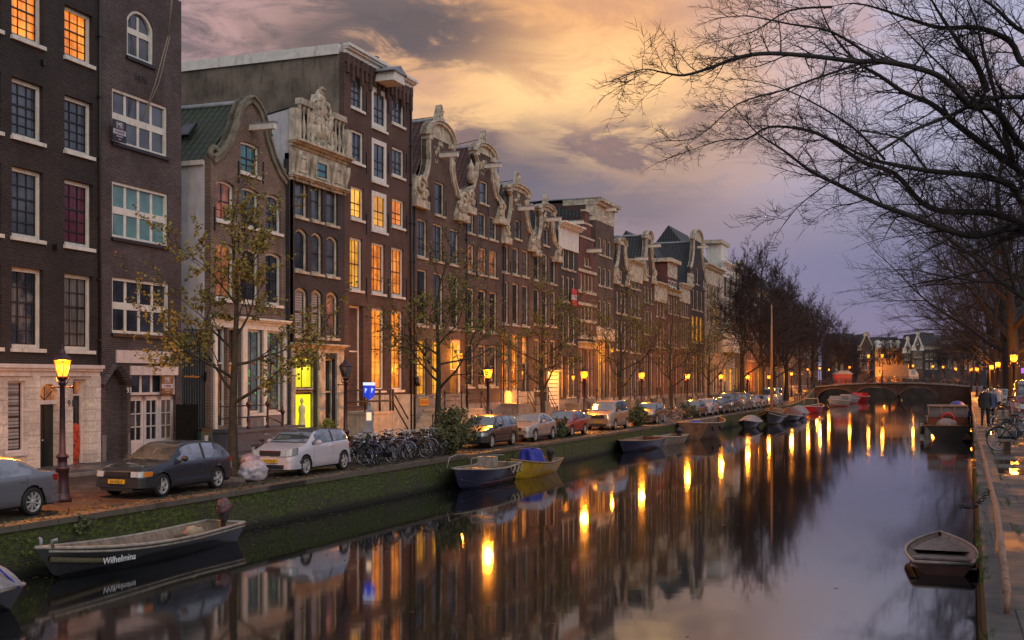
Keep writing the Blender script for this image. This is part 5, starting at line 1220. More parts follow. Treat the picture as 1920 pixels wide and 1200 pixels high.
def car(label, s, mat, Y, X=None, group='cars parked along the quay', lod=0):
    L, W, H = s['L'], s['W'], s['H']; top = s['top']; belt = s['belt']; zb = .2
    if X is None: X = edge_left(Y) - 1.0 - W / 2
    root = empty('parked_car', (X, Y, street_z(Y)), R(-90) if not s.get('flip') else R(90), label, 'car' if H < 2 else 'van', group)
    xa, xh, xr, xq = s['cowl'], s['header'], s['rear'], s['tail']    # windscreen base / top, rear window top / base
    fx, rx, rw = s['fw'], s['fw'] + s['wb'], s.get('rw', .31)
    half = W / 2
    plan = [(0, .72), (.05, .82), (.25, .93), (.7, .985), (1.2, 1), (L - 1.2, 1), (L - .4, .965), (L - .08, .87), (L, .78)]
    step = .055 if lod == 0 else .11
    xs = [0, .015, .04]; x = .08
    while x < L - .06: xs.append(x); x += step
    xs += [L - .04, L - .015, L]
    seams = s.get('seams', [])
    for q in seams: xs += [q - .006, q + .006]
    xs = sorted(xs)
    NL = 15; JB = 3 + NL
    def sect(x):
        w = half * pchip(plan, x); zt = pchip(top, x); zl = min(pchip(belt, x), zt - .012)
        e = min(x, L - x); zbb = zb + max(0, (.22 - e)) * .6
        hh = zt - zl; f = min(1, max(0, hh / (H - pchip(belt, L / 2)) * 1.05))
        wb = w * .945; wr = wb * (1 - .2 * f) if f > .06 else wb * .9
        ks = [(w * .5, zbb), (w * .93, zbb)] + [(w * (1 - .02 * abs(2 * k / (NL - 1) - 1.15) ** 2.2 - (.012 if abs(k - NL * .42) < .6 else 0)), zbb + .05 + (zl - .045 - zbb - .05) * k / (NL - 1)) for k in range(NL)] + [(wb, zl)]
        up = [(wb + (wr - wb) * .5, zl + hh * .48), (wr, zl + hh * .86), (wr * .9, zl + hh * .965), (wr * .5, zt), (0, zt + .008)]
        pts = [(0, zbb)] + ks + up
        return pts
    secs = [sect(x) for x in xs]; n = len(secs[0]); V = []; idx = {}
    body = MB(); gls = {'windscreen': MB(), 'side_window': MB(), 'rear_window': MB()}
    P = []
    for i, x in enumerate(xs):
        for sg in (1, -1):
            for j, (y, z) in enumerate(secs[i]):
                xx = x
                if 3 <= j < JB:
                    for wx in (fx, rx):
                        dx, dz = x - wx, z - rw; dd = math.hypot(dx, dz); RA = rw + .055
                        if abs(dd - RA) < .03 and dd > 0: xx = wx + dx / dd * RA; z = rw + dz / dd * RA
                P.append((L / 2 - xx, sg * y, z))
    def vid(i, sg, j): return (i * 2 + (0 if sg > 0 else 1)) * n + j
    body.v = list(P)
    for g in gls.values(): g.v = list(P)
    trim = s.get('trim', 0)
    for i in range(len(xs) - 1):
        xm = (xs[i] + xs[i + 1]) / 2
        for sg in (1, -1):
            for j in range(n - 1):
                f = (vid(i, sg, j), vid(i + 1, sg, j), vid(i + 1, sg, j + 1), vid(i, sg, j + 1))
                if sg < 0: f = f[::-1]
                c = [sum(P[k][a] for k in f) / 4 for a in range(3)]; tgt = None; mi = 0
                if 1 <= j < JB and any(math.hypot(xm - wx, c[2] - rw) < rw + .054 for wx in (fx, rx)) and c[2] < rw * 2 + .1:
                    if j >= 1: continue
                zt = pchip(top, xm); zl = pchip(belt, xm); hh = zt - zl
                if JB <= j <= JB + 1 and hh > .1 and not s.get('panel', (9, 9))[0] < xm < s.get('panel', (9, 9))[1]:
                    # side glass, with posts
                    a0 = xa + (xh - xa) * (.34 if j == JB else .75); a1 = xq - (xq - xr) * (.42 if j == JB else .95) - s.get('cpost', .12)
                    if a0 < xm < a1 and not any(abs(xm - q) < .045 for q in s.get('posts', [])): tgt = 'side_window'
                    elif a0 - .04 < xm < a1 + .03: mi = 1
                if j >= JB + 3 and xa + .03 < xm < xh - .03: tgt = 'windscreen'
                if j >= JB + 3 and xr + .05 < xm < xq - .05: tgt = 'rear_window'
                if any(abs(xm - q) < .006 for q in seams) and 4 <= j < JB: mi = 1
                if j <= 3: mi = 1 if j < 3 or trim else 0
                if trim and abs(j - (3 + NL * .42)) < .7 and .3 < xm < L - .3: mi = 1
                if s.get('darkroof') and j >= JB + 2 and xh - .03 <= xm <= xr + .05: mi = 2
                if tgt:
                    gls[tgt].f.append(f); gls[tgt].m.append(0); gls[tgt].s.append(True)
                else:
                    body.f.append(f); body.m.append(mi); body.s.append(True)
    for i in (0, len(xs) - 1):
        loop = [vid(i, 1, j) for j in range(n)] + [vid(i, -1, j) for j in range(n - 2, 0, -1)]
        body.f.append(tuple(loop if i else loop[::-1])); body.m.append(1 if trim else 0); body.s.append(False)
    for wx in (fx, rx):                                   # wheel wells
        m0 = len(body.v); body.lathe([(rw + .06, -half * .93), (rw + .06, half * .93)], (0, 0, 0), 20, 1, T=Matrix.Translation((L / 2 - wx, 0, rw)) @ Matrix.Rotation(R(90), 4, 'X'))
        body.v[m0:] = [(a, b, max(c, zb)) for a, b, c in body.v[m0:]]
    bo = body.build('body', [mat, PLASTIC, CARGLASS], root)
    for k, g in gls.items():
        if not g.f: continue
        used = sorted({q for f in g.f for q in f}); mp = {a: b for b, a in enumerate(used)}
        h = MB(); h.v = [P[q] for q in used]; h.f = [tuple(mp[q] for q in f) for f in g.f]; h.m = g.m; h.s = g.s
        if k == 'side_window':
            for sg in (1, -1):
                fs = [f for f in h.f if h.v[f[0]][1] * sg > 0]; h2 = MB(); u2 = sorted({q for f in fs for q in f}); m2 = {a: b for b, a in enumerate(u2)}
                h2.v = [h.v[q] for q in u2]; h2.f = [tuple(m2[q] for q in f) for f in fs]; h2.m = [0] * len(fs); h2.s = [True] * len(fs)
                if fs: h2.build(k, CARGLASS, root)
        else: h.build(k, CARGLASS, root)
    for wx in (fx, rx):
        for sg in (1, -1): wheel(root, L / 2 - wx, sg * (half - .1), rw, sg, s.get('spokes', 5))
    fz = s.get('lampz', .64); hl = s.get('lamp', (.36, .15)); yw = half * .74
    def fcx(y): return L / 2 - .05 * 0 - .0
    pinv = lambda f, e0: 0.0 if f <= .72 else (pchip([(.72, 0), (.82, .05), (.93, .25), (.985, .7)], f) if e0 else pchip([(.78, 0), (.87, .08), (.965, .4), (1, .9)], max(f, .78)))
    def wrap(f0, f1, z0, z1, off, front, dep=.12, nn=7, tilt=0.0, sgs=(1, -1), mi=0, m=None):
        m = m or MB()
        for sg in sgs:
            vs = []
            for i in range(nn + 1):
                f = f0 + (f1 - f0) * i / nn; x = pinv(f, front) - off; X_ = (L / 2 - x) if front else (-L / 2 + x); di = -1 if front else 1
                up = tilt * max(0, (f - .7)); y = sg * (f * half + (off * .7 if f > .75 else 0))
                vs += [(X_, y, z0 + up * .5), (X_ + di * .02, y, z1 + up), (X_ + di * (dep + .02), y - sg * .0, z1 + up - .0), (X_ + di * dep, y, z0 + up * .5)]
            fs = []
            for i in range(nn):
                a, b = i * 4, i * 4 + 4
                fs += [(a, b, b + 1, a + 1), (a + 1, b + 1, b + 2, a + 2), (a, a + 3, b + 3, b)]
            fs += [(0, 1, 2, 3), (nn * 4 + 3, nn * 4 + 2, nn * 4 + 1, nn * 4)]
            m.add(vs, fs, mi)
        return m
    bz0, bz1 = (.28, .52) if trim else (.24, .40)
    for fr in (True, False):
        wrap(0, .97, bz0, bz1, .03, fr, .16, 14).build('bumper', PLASTIC if trim else mat, root)
    sw = s.get('swept', 0)
    for sg in (1, -1):
        f0 = .93 - hl[0] / half
        hd = wrap(f0, .935, fz - hl[1] / 2, fz + hl[1] / 2, .022, True, .1, 7, .35 * sw, (sg,)).build('headlight', HEADL, root)
        if s.get('amber'): wrap(.87, .945, fz - hl[1] / 2 + .01, fz + hl[1] / 2 - .01, .028, True, .08, 4, 0, (sg,)).build('indicator', INDIC, hd)
        zt = s.get('tailz', .8)
        wrap(.72, .94, zt - .07, zt + .07, .008, False, .08, 6, 0, (sg,)).build('tail_light', TAILL, root)
        m = MB(); mx = L / 2 - xa - .42; zm = pchip(belt, xa + .4) + .06
        m.blob((mx, sg * (half + .09), zm + .03), (.07, .11, .075), 2, .1, 6); m.tube([(mx, sg * half * .93, zm - .04), (mx, sg * (half + .05), zm)], .025, 5)
        m.build('mirror', mat if not trim else PLASTIC, root)
        if lod == 0:
            for k, q in enumerate(seams[1:]):
                m = MB(); zz = pchip(belt, q) - .13; m.box(L / 2 - q + .05, L / 2 - q + .2, min(sg * half * .98, sg * (half + .025)), max(sg * half * .98, sg * (half + .025)), zz - .016, zz + .016); m.build('door_handle', mat, root)
    m = MB(); m.box(L / 2 - .08, L / 2 + .018, -half * .46, half * .46, fz - hl[1] * .42, fz + hl[1] * .42); m.build('grille', PLASTIC, root)
    m = MB(); m.box(L / 2 - .12, L / 2 + .034, -half * .6, half * .6, .25 if not trim else .2, .38 if not trim else .27); m.build('air_intake', PLASTIC, root)
    m = MB(); zz = s.get('platez', .44); m.box(L / 2 + .0, L / 2 + .05, -.26, .26, zz - .055, zz + .055); pl = m.build('number_plate', PLATE, root)
    if s.get('plate'): text_obj('lettering', s['plate'], .1, TEXTM, pl, Matrix(((0, 0, 1, L / 2 + .053), (1, 0, 0, 0), (0, 1, 0, zz), (0, 0, 0, 1))), .002)
    m = MB(); m.tube([(L / 2 - xa + .03, half * .5, pchip(top, xa) + .02), (L / 2 - xa + .02, -.05, pchip(top, xa) + .035)], .012, 4); m.tube([(L / 2 - xa + .03, -.1, pchip(top, xa) + .02), (L / 2 - xa + .02, -half * .6, pchip(top, xa) + .035)], .012, 4); m.build('wiper', PLASTIC, root)
    return root
HATCH = dict(L=4.1, W=1.66, H=1.38, top=[(0, .6), (.05, .7), (.5, .81), (1.15, .91), (1.85, 1.32), (2.3, 1.38), (3.0, 1.365), (3.4, 1.3), (3.95, .95), (4.05, .86), (4.1, .66)],
             belt=[(0, .58), (.5, .74), (1.15, .85), (3.9, .9), (4.1, .64)], cowl=1.15, header=1.88, rear=3.35, tail=3.97, fw=.78, wb=2.43, seams=[1.3, 2.55], posts=[2.6], cpost=.2, trim=1, amber=1, spokes=5, rw=.3, lamp=(.34, .14), lampz=.63)
POLO = dict(L=3.97, W=1.69, H=1.47, top=[(0, .62), (.06, .74), (.35, .87), (1.0, 1.02), (1.72, 1.40), (2.3, 1.47), (3.1, 1.44), (3.5, 1.39), (3.82, 1.02), (3.93, .8), (3.97, .6)],
            belt=[(0, .6), (.35, .78), (1.0, .93), (3.6, 1.02), (3.97, .6)], cowl=1.0, header=1.75, rear=3.45, tail=3.86, fw=.8, wb=2.47, seams=[1.28, 2.5], posts=[2.55], cpost=.1, spokes=5, rw=.32, lamp=(.42, .19), lampz=.74, swept=1, darkroof=1, platez=.5)
SEDAN = dict(L=4.45, W=1.72, H=1.39, top=[(0, .6), (.06, .7), (.6, .84), (1.4, .95), (2.1, 1.34), (2.6, 1.39), (3.05, 1.35), (3.3, 1.28), (3.85, .99), (4.3, .95), (4.41, .86), (4.45, .65)],
             belt=[(0, .58), (.6, .77), (1.4, .88), (3.9, .93), (4.3, .9), (4.45, .64)], cowl=1.4, header=2.12, rear=3.22, tail=3.88, fw=.78, wb=2.7, seams=[1.5, 2.45, 3.3], posts=[2.5], cpost=.12, spokes=9, rw=.32, lamp=(.42, .15), lampz=.65, tailz=.82)
ESTATE = dict(L=4.5, W=1.72, H=1.45, top=[(0, .6), (.06, .72), (.6, .86), (1.2, .97), (1.95, 1.39), (2.5, 1.45), (3.9, 1.43), (4.2, 1.38), (4.42, 1.0), (4.48, .8), (4.5, .6)],
              belt=[(0, .58), (.6, .78), (1.2, .9), (4.3, .96), (4.5, .6)], cowl=1.2, header=1.98, rear=4.12, tail=4.44, fw=.82, wb=2.7, seams=[1.35, 2.4, 3.3], posts=[2.45, 3.4], cpost=.06, spokes=5, rw=.32, trim=1)
MPV = dict(L=4.4, W=1.8, H=1.8, top=[(0, .7), (.08, .9), (.45, 1.06), (.9, 1.16), (1.55, 1.69), (2.2, 1.8), (3.95, 1.8), (4.25, 1.73), (4.36, 1.1), (4.38, .8), (4.4, .6)],
           belt=[(0, .66), (.45, .95), (.9, 1.06), (4.2, 1.14), (4.4, .6)], cowl=.9, header=1.6, rear=4.1, tail=4.36, fw=.85, wb=2.72, seams=[1.25, 2.3, 3.3], posts=[2.35, 3.3], cpost=.06, spokes=5, rw=.33, lamp=(.42, .24), lampz=.82, swept=1, platez=.5)
VAN = dict(MPV, L=4.9, W=1.9, H=2.1, top=[(0, .75), (.08, .98), (.45, 1.16), (.85, 1.28), (1.5, 1.98), (2.1, 2.1), (4.6, 2.1), (4.78, 2.02), (4.86, 1.2), (4.88, .8), (4.9, .6)], belt=[(0, .7), (.45, 1.05), (.85, 1.16), (4.7, 1.24), (4.9, .6)], cowl=.85, header=1.55, rear=4.6, tail=4.86, wb=3.1, seams=[1.25, 2.3], posts=[2.35, 3.4])
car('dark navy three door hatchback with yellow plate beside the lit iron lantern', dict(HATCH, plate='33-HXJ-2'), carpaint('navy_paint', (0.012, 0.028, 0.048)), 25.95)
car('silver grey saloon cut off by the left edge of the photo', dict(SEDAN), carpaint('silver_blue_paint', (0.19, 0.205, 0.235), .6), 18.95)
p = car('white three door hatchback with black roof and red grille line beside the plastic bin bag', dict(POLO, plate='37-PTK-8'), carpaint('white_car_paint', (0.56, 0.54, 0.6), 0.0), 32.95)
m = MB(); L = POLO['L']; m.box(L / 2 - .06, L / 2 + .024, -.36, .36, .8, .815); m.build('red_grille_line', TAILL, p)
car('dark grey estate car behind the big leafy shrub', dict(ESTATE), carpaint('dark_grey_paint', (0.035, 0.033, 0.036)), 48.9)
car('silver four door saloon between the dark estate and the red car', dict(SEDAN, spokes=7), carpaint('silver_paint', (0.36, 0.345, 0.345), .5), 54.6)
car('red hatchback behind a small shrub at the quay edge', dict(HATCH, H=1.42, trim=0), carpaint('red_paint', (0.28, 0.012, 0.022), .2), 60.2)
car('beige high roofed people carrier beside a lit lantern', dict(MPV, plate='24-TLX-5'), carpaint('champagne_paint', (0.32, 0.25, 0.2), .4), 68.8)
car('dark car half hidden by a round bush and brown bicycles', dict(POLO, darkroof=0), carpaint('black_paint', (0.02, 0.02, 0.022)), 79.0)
FARC = [('maroon car next behind the group of brown bicycles', HATCH, (.06, .02, .02), 93.5), ('pale blue hatchback behind the maroon car', POLO, (.3, .31, .37), 98.7), ('dark blue estate lit orange on its roof, behind the pale blue hatchback', ESTATE, (.04, .04, .05), 104),
        ('dark people carrier just before the row of far bicycles', MPV, (.06, .065, .08), 109.4), ('grey high van among the far parked cars', MPV, (.16, .165, .18), 116), ('pinkish white car beside the boat mast', POLO, (.5, .4, .37), 122),
        ('silver car behind the pinkish white car', SEDAN, (.28, .28, .3), 127.5), ('white delivery van near the bridge ramp', VAN, (.5, .5, .52), 135), ('second pale van, last vehicle before the bridge ramp', VAN, (.42, .43, .47), 141.5)]
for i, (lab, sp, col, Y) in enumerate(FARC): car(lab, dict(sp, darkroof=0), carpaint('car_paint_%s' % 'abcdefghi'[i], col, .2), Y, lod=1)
# right bank cars
SPR = dict(VAN); p = car('dark red van parked on the right bank under the elm trees', dict(VAN), carpaint('dark_red_van_paint', (.2, .012, .02), .1), 62, X=4.25, group='cars on the right bank', lod=1); p.location.z = rg(62)
p = car('small white car on the right bank behind the standing bicycles', dict(POLO, darkroof=0), carpaint('white_far_paint', (.45, .45, .46), 0), 87, X=3.75, group='cars on the right bank', lod=1); p.location.z = rg(87)
p = car('grey car farther along the right bank near the walking people', dict(HATCH, trim=0), carpaint('grey_far_paint', (.2, .2, .22), .2), 104, X=4.0, group='cars on the right bank', lod=1); p.location.z = rg(104)

# ---------------------------------------------------------------- street lanterns
def lantern_post(label, X, Y, z, lit=True, power=120, iron=None):
    r = empty('street_lantern', (X, Y, z), 0, label, 'street lamp', 'iron street lanterns')
    m = MB(); iron = iron or IRON
    m.lathe([(.23, 0), (.235, .08), (.2, .13), (.17, .22), (.155, .5), (.15, .78), (.18, .81), (.18, .86), (.12, .9), (.115, 1.08), (.155, 1.1), (.155, 1.15), (.085, 1.22), (.075, 1.8), (.062, 2.95), (.085, 2.97), (.085, 3.02), (.05, 3.05)], (0, 0, 0), 12)
    m.lathe([(.075, 3.04), (.145, 3.12), (.15, 3.15)], (0, 0, 0), 6)
    m.tube([(-.3, 0, 2.88), (.3, 0, 2.88)], .018, 5)
    for s in (-1, 1): m.blob((s * .31, 0, 2.88), .035, n=4, amp=0); m.tube([(s * .05, 0, 2.9), (s * .16, 0, 3.0), (s * .2, 0, 3.12)], .014, 4)
    po = m.build('post', iron, r)
    g = MB(); n = 6; a0 = R(15)
    lo = [(.135 * math.cos(a0 + i * math.pi / 3), .135 * math.sin(a0 + i * math.pi / 3), 3.16) for i in range(6)]; hi = [(.235 * math.cos(a0 + i * math.pi / 3), .235 * math.sin(a0 + i * math.pi / 3), 3.56) for i in range(6)]
    g.add(lo + hi, [(i, (i + 1) % 6, 6 + (i + 1) % 6, 6 + i) for i in range(6)])
    g.build('lantern_glass', LAMPGLASS if lit else GL['curtain'], r)
    c = MB()
    for i in range(6): c.tube([lo[i], hi[i]], .012, 4)
    c.lathe([(.25, 3.56), (.265, 3.58), (.24, 3.61), (.12, 3.72), (.09, 3.73), (.09, 3.78), (.04, 3.83), (.035, 3.88), (.045, 3.9), (0.0, 3.97)], (0, 0, 0), 6, a0=a0)
    c.build('lantern_cap', iron, r)
    if lit:
        for k, (dx, dy, dz, f) in enumerate(((.0, -.0, 3.0, 1.0),)): lamp_light(None, Vector((X, Y, z + 3.36)), power * 14.0, .21)
    return r
LAB = ['lit maroon lantern in front of the white stone ground floor', 'unlit lantern beside the white hatchback and the parking sign', 'lit lantern in front of the stoop beside the dark estate', 'lit lantern behind the red car', 'lit lantern near the half hidden dark car', 'lit lantern behind the maroon car', 'lit lantern before the pale sandstone house', 'lit lantern among the far houses', 'lit lantern beside the boat mast', 'lit lantern near the white delivery van', 'lit lantern at the foot of the bridge ramp', 'lit lantern halfway up the bridge ramp', 'lit lantern at the left end of the bridge']
for i, (u, X) in enumerate(((117, -20.75), (648, -20.9), (915, -20.8), (1095.5, -20.8), (1203, -20.8), (1289, -20.8), (1352, -20.7), (1402, -20.6), (1442, -20.5), (1484, -20.8), (1515, -21.5), (1537, -22.5), (1554, -23.5))):
    p = on_x(u, X); lantern_post(LAB[i], X, p.y, street_z(p.y), i != 1, 170 if i else 130)
for i, (u, d, lab) in enumerate(((1901, 68, 'brightest lit lantern on the right bank beside a dark trunk'), (1871, 96, 'lit lantern on the right bank behind the brightest one'), (1859, 116, 'lit lantern on the right bank above the parked white car'), (1832, 140, 'lit lantern on the right bank above the walking person'), (1821, 170, 'lit lantern near the right end of the bridge'), (1792, 222, 'lit lantern on the right end of the bridge'))):
    q = at_d(u, HZ, d); z = rg(q.y) if i < 5 else 2.9; lantern_post(lab, q.x, q.y, z, True, 190)
# parking sign
p = on_z(692, 815, SG); p = Vector((-20.1, on_x(692, -20.1).y, SG))
r = empty('parking_meter', p, R(26), 'grey parking meter column topped by a lit blue P sign', 'parking meter')
m = MB(); m.box(-.13, .13, -.13, .13, 0, 1.95); m.box(-.06, .06, -.06, .06, 1.95, 2.2); m.build('column', ZINC, r)
m = MB(); m.box(-.09, .09, -.138, -.13, 1.55, 1.85); m.build('display', emit('meter_display', (1, .6, .35), 1.2), r)
m = MB(); m.box(-.1, .1, -.145, -.13, .8, 1.1); m.build('keypad', PLASTIC, r)
BLUE = emit('parking_blue', (.004, .05, .75), .75)
m = MB()
for a in (-1, 1):
    vs = [(0, -.28, 2.3), (a * .22, -.0, 2.48), (a * .22, -.0, 2.85), (0, -.28, 2.85)]
    m.add(vs, [(0, 1, 2, 3)])
m.add([(-.22, 0, 2.48), (.22, 0, 2.48), (.22, 0, 2.85), (-.22, 0, 2.85), (0, -.28, 2.85)], [(0, 1, 2, 3), (2, 3, 4)]); b = m.build('sign_box', BLUE, r)
for a in (-1, 1):
    ang = math.atan2(.28, .22); T = Matrix.Translation((a * .11, -.15, 2.66)) @ Matrix.Rotation(a * ang, 4, 'Z') @ Matrix.Rotation(R(90), 4, 'X')
    text_obj('lettering', 'P', .24, emit('sign_white', (.8, .85, 1), 1.0), b, T @ Matrix.Translation((0, 0, .012)), .006)
m = MB()
for a in (-1, 1): m.add([(0, -.286, 2.86), (a * .226, -.0, 2.86), (a * .226, 0, 2.97), (0, -.286, 2.97)], [(0, 1, 2, 3)])
m.build('sign_band', MATS['sign_white'], b)
# ---------------------------------------------------------------- boats (bow towards +x, waterline at z = 0)
def hullfn(L, B, H, bow=.35, tr=.8, rise=.25, keel=-.25, full=2.2, flare=.25):
    def half(t):
        a = max(0.0, (t - .45) / .55)
        return B / 2 * (tr + (1 - tr) * min(1, t / .4) ** .7) * (1 - a ** full) if t < 1 else 0.0
    def sheer(t): return H + rise * max(0, (t - .35) / .65) ** 2 + .05 * max(0, (.3 - t) / .3)
    def pt(t, s, inset=0.0):       # s: 0 keel .. 1 gunwale
        w = max(0.0, half(t) - inset); zs = sheer(t); k = keel + (.0 if t < .75 else (t - .75) / .25 * (.55 * H - keel) * .6)
        f = (1 - flare) + flare * s; y = w * (s ** .42) * f
        x = -L / 2 + L * t * (1 - bow * .22 * (1 - s) * max(0, t - .5) * 2)
        return x, y, k + (zs - k) * s
    return half, sheer, pt
def boat(label, loc, rz, L, B, H, hullm, inm, gunm, seats=3, floor=.12, name='moored_boat', deck=0.0, deckm=None, group='boats moored along the quay', boot=None, fend=0, **kw):
    r = empty(name, (loc[0], loc[1], 0), rz, label, 'boat', group)
    half, sheer, pt = hullfn(L, B, H, **kw); NT_, NS = 26, 9
    m = MB()
    for sg in (1, -1):
        m.grid(lambda a, b: (lambda q: (q[0], sg * q[1], q[2]))(pt(a, b)), NT_, NS)
    st_ = [pt(0, i / NS) for i in range(NS + 1)]
    m.add([(x, y, z) for x, y, z in st_] + [(x, -y, z) for x, y, z in st_[::-1]], [tuple(range(2 * NS + 2))])
    hu = m.build('hull', hullm, r)
    q = MB(); th = .05; zf = floor
    def flo(a):
        k = pt(a, 0)[2]; zs = sheer(a); z = max(zf, k + .12 * (zs - k)); return (z - k) / (zs - k), z
    for sg in (1, -1):
        def inner(a, b):
            a = .015 + a * .955; x, y, z = pt(a, 1, th); sf, zz = flo(a)
            q2 = pt(a, sf + (1 - sf) * b, th); return (q2[0], sg * max(0.0, q2[1] - .01), q2[2])
        q.grid(inner, NT_, 3)
    q.grid(lambda a, b: (lambda c: (pt(c, flo(c)[0], th)[0], (b * 2 - 1) * max(0.0, pt(c, flo(c)[0], th)[1] - .01), flo(c)[1]))(.015 + a * .955), NT_, 4)
    x0, y0, z0 = pt(0.015, 1, th); y1 = pt(.015, flo(.015)[0], th)[1]; q.add([(x0, -y0, z0), (x0, y0, z0), (x0, y1, zf), (x0, -y1, zf)], [(0, 1, 2, 3)])
    q.build('interior', inm, r)
    g = MB()
    for sg in (1, -1): g.tube([(lambda p: (p[0], sg * (p[1] - .01), p[2] + .01))(pt(i / 24, 1)) for i in range(25)], .038, 6)
    a, b, c = pt(0, 1); g.tube([(a, -b, c + .01), (a, b, c + .01)], .038, 6); g.build('gunwale', gunm, r)
    for i in range(seats):
        t = .2 + .5 * i / max(1, seats - 1) if seats > 1 else .4
        x, y, z = pt(t, .8, th); m = MB(); m.box(x - .14, x + .14, -y, y, z - .04, z); m.build('thwart', inm, r)
    if deck:
        m = MB(); m.grid(lambda a, b: (lambda p: (p[0], (b * 2 - 1) * p[1], p[2] - .01 + .06 * (1 - (b * 2 - 1) ** 2)))(pt(1 - deck + a * deck * .995, 1, .02)), 10, 6); m.build('foredeck', deckm or inm, r)
    if boot:
        m = MB()
        for sg in (1, -1): m.tube([(lambda p: (p[0], sg * (p[1] + .012), p[2]))(pt(i / 24 * .97, boot[0])) for i in range(25)], boot[1], 5)
        m.build('rubbing_strake', boot[2], r)
    for i in range(fend):
        x, y, z = pt(.2 + .25 * i, .75); m = MB(); m.tube([(x, -y - .08, z + .12), (x, -y - .08, z - .22)], .08, 8); m.build('fender', RUBBER, r)
    r['_'] = 0; del r['_']
    return r, pt
def outboard(r, x, y, z, cowl, s=1.0):
    m = MB(); m.blob((x, y, z + .2 * s), (.24 * s, .17 * s, .23 * s), 3, .3, 10, freq=2.2); o = m.build('outboard_motor', cowl, r)
    m = MB(); m.box(x - .12 * s, x + .12 * s, y - .09 * s, y + .09 * s, z - .15, z + .1 * s); m.box(x - .06 * s, x + .06 * s, y - .05 * s, y + .05 * s, z - .7, z - .1); m.tube([(x + .1, y, z + .2), (x + .45 * s, y, z + .25)], .018, 5); m.build('motor_leg', PLASTIC, o)
BLK = paint('black_hull_paint', (.012, .012, .013), .25, .3, 3, .05, coat=.4)
WOODL = paint('weathered_wood', (.22, .17, .125), .7, .3, 6, .3, dirt=(.07, .055, .045)); WOODW = paint('whitish_gunwale', (.33, .295, .25), .6, .25, 6, .15, dirt=(.15, .13, .11)); WOODR = paint('red_brown_wood', (.13, .05, .03), .5, .3, 6, .2)
NAVY = paint('navy_hull', (.008, .009, .042), .35, .25, 3, .05, coat=.3); YEL = paint('yellow_hull', (.62, .36, .012), .4, .2, 3, .05, coat=.2, dirt=(.2, .11, .02)); STEEL = paint('rusty_steel', (.12, .085, .065), .6, .4, 2.5, .4, dirt=(.06, .03, .018))
TARPB = paint('blue_tarpaulin', (.02, .035, .33), .5, .3, 5, .5); TARPG = paint('grey_cover', (.26, .25, .26), .7, .25, 4, .5, dirt=(.1, .095, .09)); ROPE = paint('old_rope', (.34, .28, .2), .9, .2, 30, .2); REDP = paint('red_plastic', (.5, .02, .02), .4, .2, 6, 0); WHB = paint('white_boat', (.6, .58, .54), .35, .15, 4, 0, dirt=(.3, .27, .23))
D = R(-90)
r, pt = boat('long black open boat named Wilhelmina with pale gunwale and outboard', (-17.3, 21.6), D, 6.6, 1.45, .45, BLK, WOODL, WOODW, 4, boot=(.9, .03, WOODW), rise=.28, full=2.6, flare=.2)
text_obj('lettering', 'Wilhelmina', .2, WTEXT, r, Matrix.Translation((1.62, .69, .3)) @ Matrix.Rotation(R(172.5), 4, 'Z') @ Matrix.Rotation(R(79), 4, 'X') , .004, shear=.32)
outboard(r, -3.2, 0, .72, paint('pink_grey_cowl', (.13, .07, .075), .5, .6, 9, .2), .95)
m = MB()
for y in (-.15, .15): m.tube([(3.0, y, .7), (3.0, y, .85), (2.95, y * 1.6, .87)], .04, 6)
m.build('bow_bollard', ZINC, r); m = MB(); m.blob((-1.6, .25, .45), (.35, .2, .16), 4, .5, 6); m.build('rope_coil', ROPE, r)
m = MB(); m.tube([pt(t, .62)[0:1] + (pt(t, .62)[1] + .02, pt(t, .62)[2]) for t in [.72 + .26 * i / 10 for i in range(11)]], .07, 6); m.build('bow_fender', paint('coir_fender', (.1, .085, .05), .95, .4, 20, .5), r)
q = on_z(60, 1090, .2)
r, pt = boat('corner of a boat under a translucent cover at the bottom left edge of the photo', (-16.2, 13.6), D, 5.0, 1.7, .42, BLK, WOODL, WOODW, 2, rise=.1, tr=.85, name='covered_boat')
m = MB(); m.grid(lambda a, b: (-2.4 + 4.2 * a, (b * 2 - 1) * .8, .5 + .35 * (1 - (b * 2 - 1) ** 2) * (1 - .5 * a)), 10, 8); m.build('cover', TARPG, r); m = MB(); m.tube([(-2.3, -.8, .45), (-2.1, -.4, 1.0), (-2.0, .3, 1.05), (-2.3, .8, .45)], .02, 5); m.build('hoop', TARPB, r)
r, pt = boat('navy blue motorboat with low white rail and rope fenders', (-17.0, 41.6), D, 5.3, 1.8, .68, NAVY, WOODL, WOODW, 1, deck=.42, deckm=PLASTIC, boot=(.45, .03, NAVY), rise=.15, full=2.4, fend=0)
m = MB(); m.tube([(2.2, .5, .8), (2.1, .45, 1.2), (.8, .72, 1.25), (-.4, .78, 1.2), (-.9, .8, .75)], .02, 5); m.tube([(2.2, -.5, .8), (2.1, -.45, 1.2), (.8, -.72, 1.25), (-.4, -.78, 1.2), (-.9, -.8, .75)], .02, 5)
for x in (1.4, .4): m.tube([(x, .66, .75), (x, .66, 1.22)], .015, 5)
m.build('rail', WOODW, r); m = MB(); m.box(-.9, -.45, -.35, .35, .7, 1.1); m.build('console', WOODW, r)
m = MB()
for a in range(3): m.tube([(-1.0 - a * .5 - .5 * t, .86 - .02 * a, .7 - .28 * math.sin(t * math.pi)) for t in [i / 8 for i in range(9)]], .035, 5)
m.build('rope_fender', ROPE, r)
r, pt = boat('yellow wooden boat carrying a bundle of blue tarpaulin', (-16.75, 46.7), D, 4.9, 1.75, .55, YEL, WOODW, paint('brown_gunwale', (.25, .15, .08), .6, .2, 6, .1), 2, rise=.3, full=2.3)
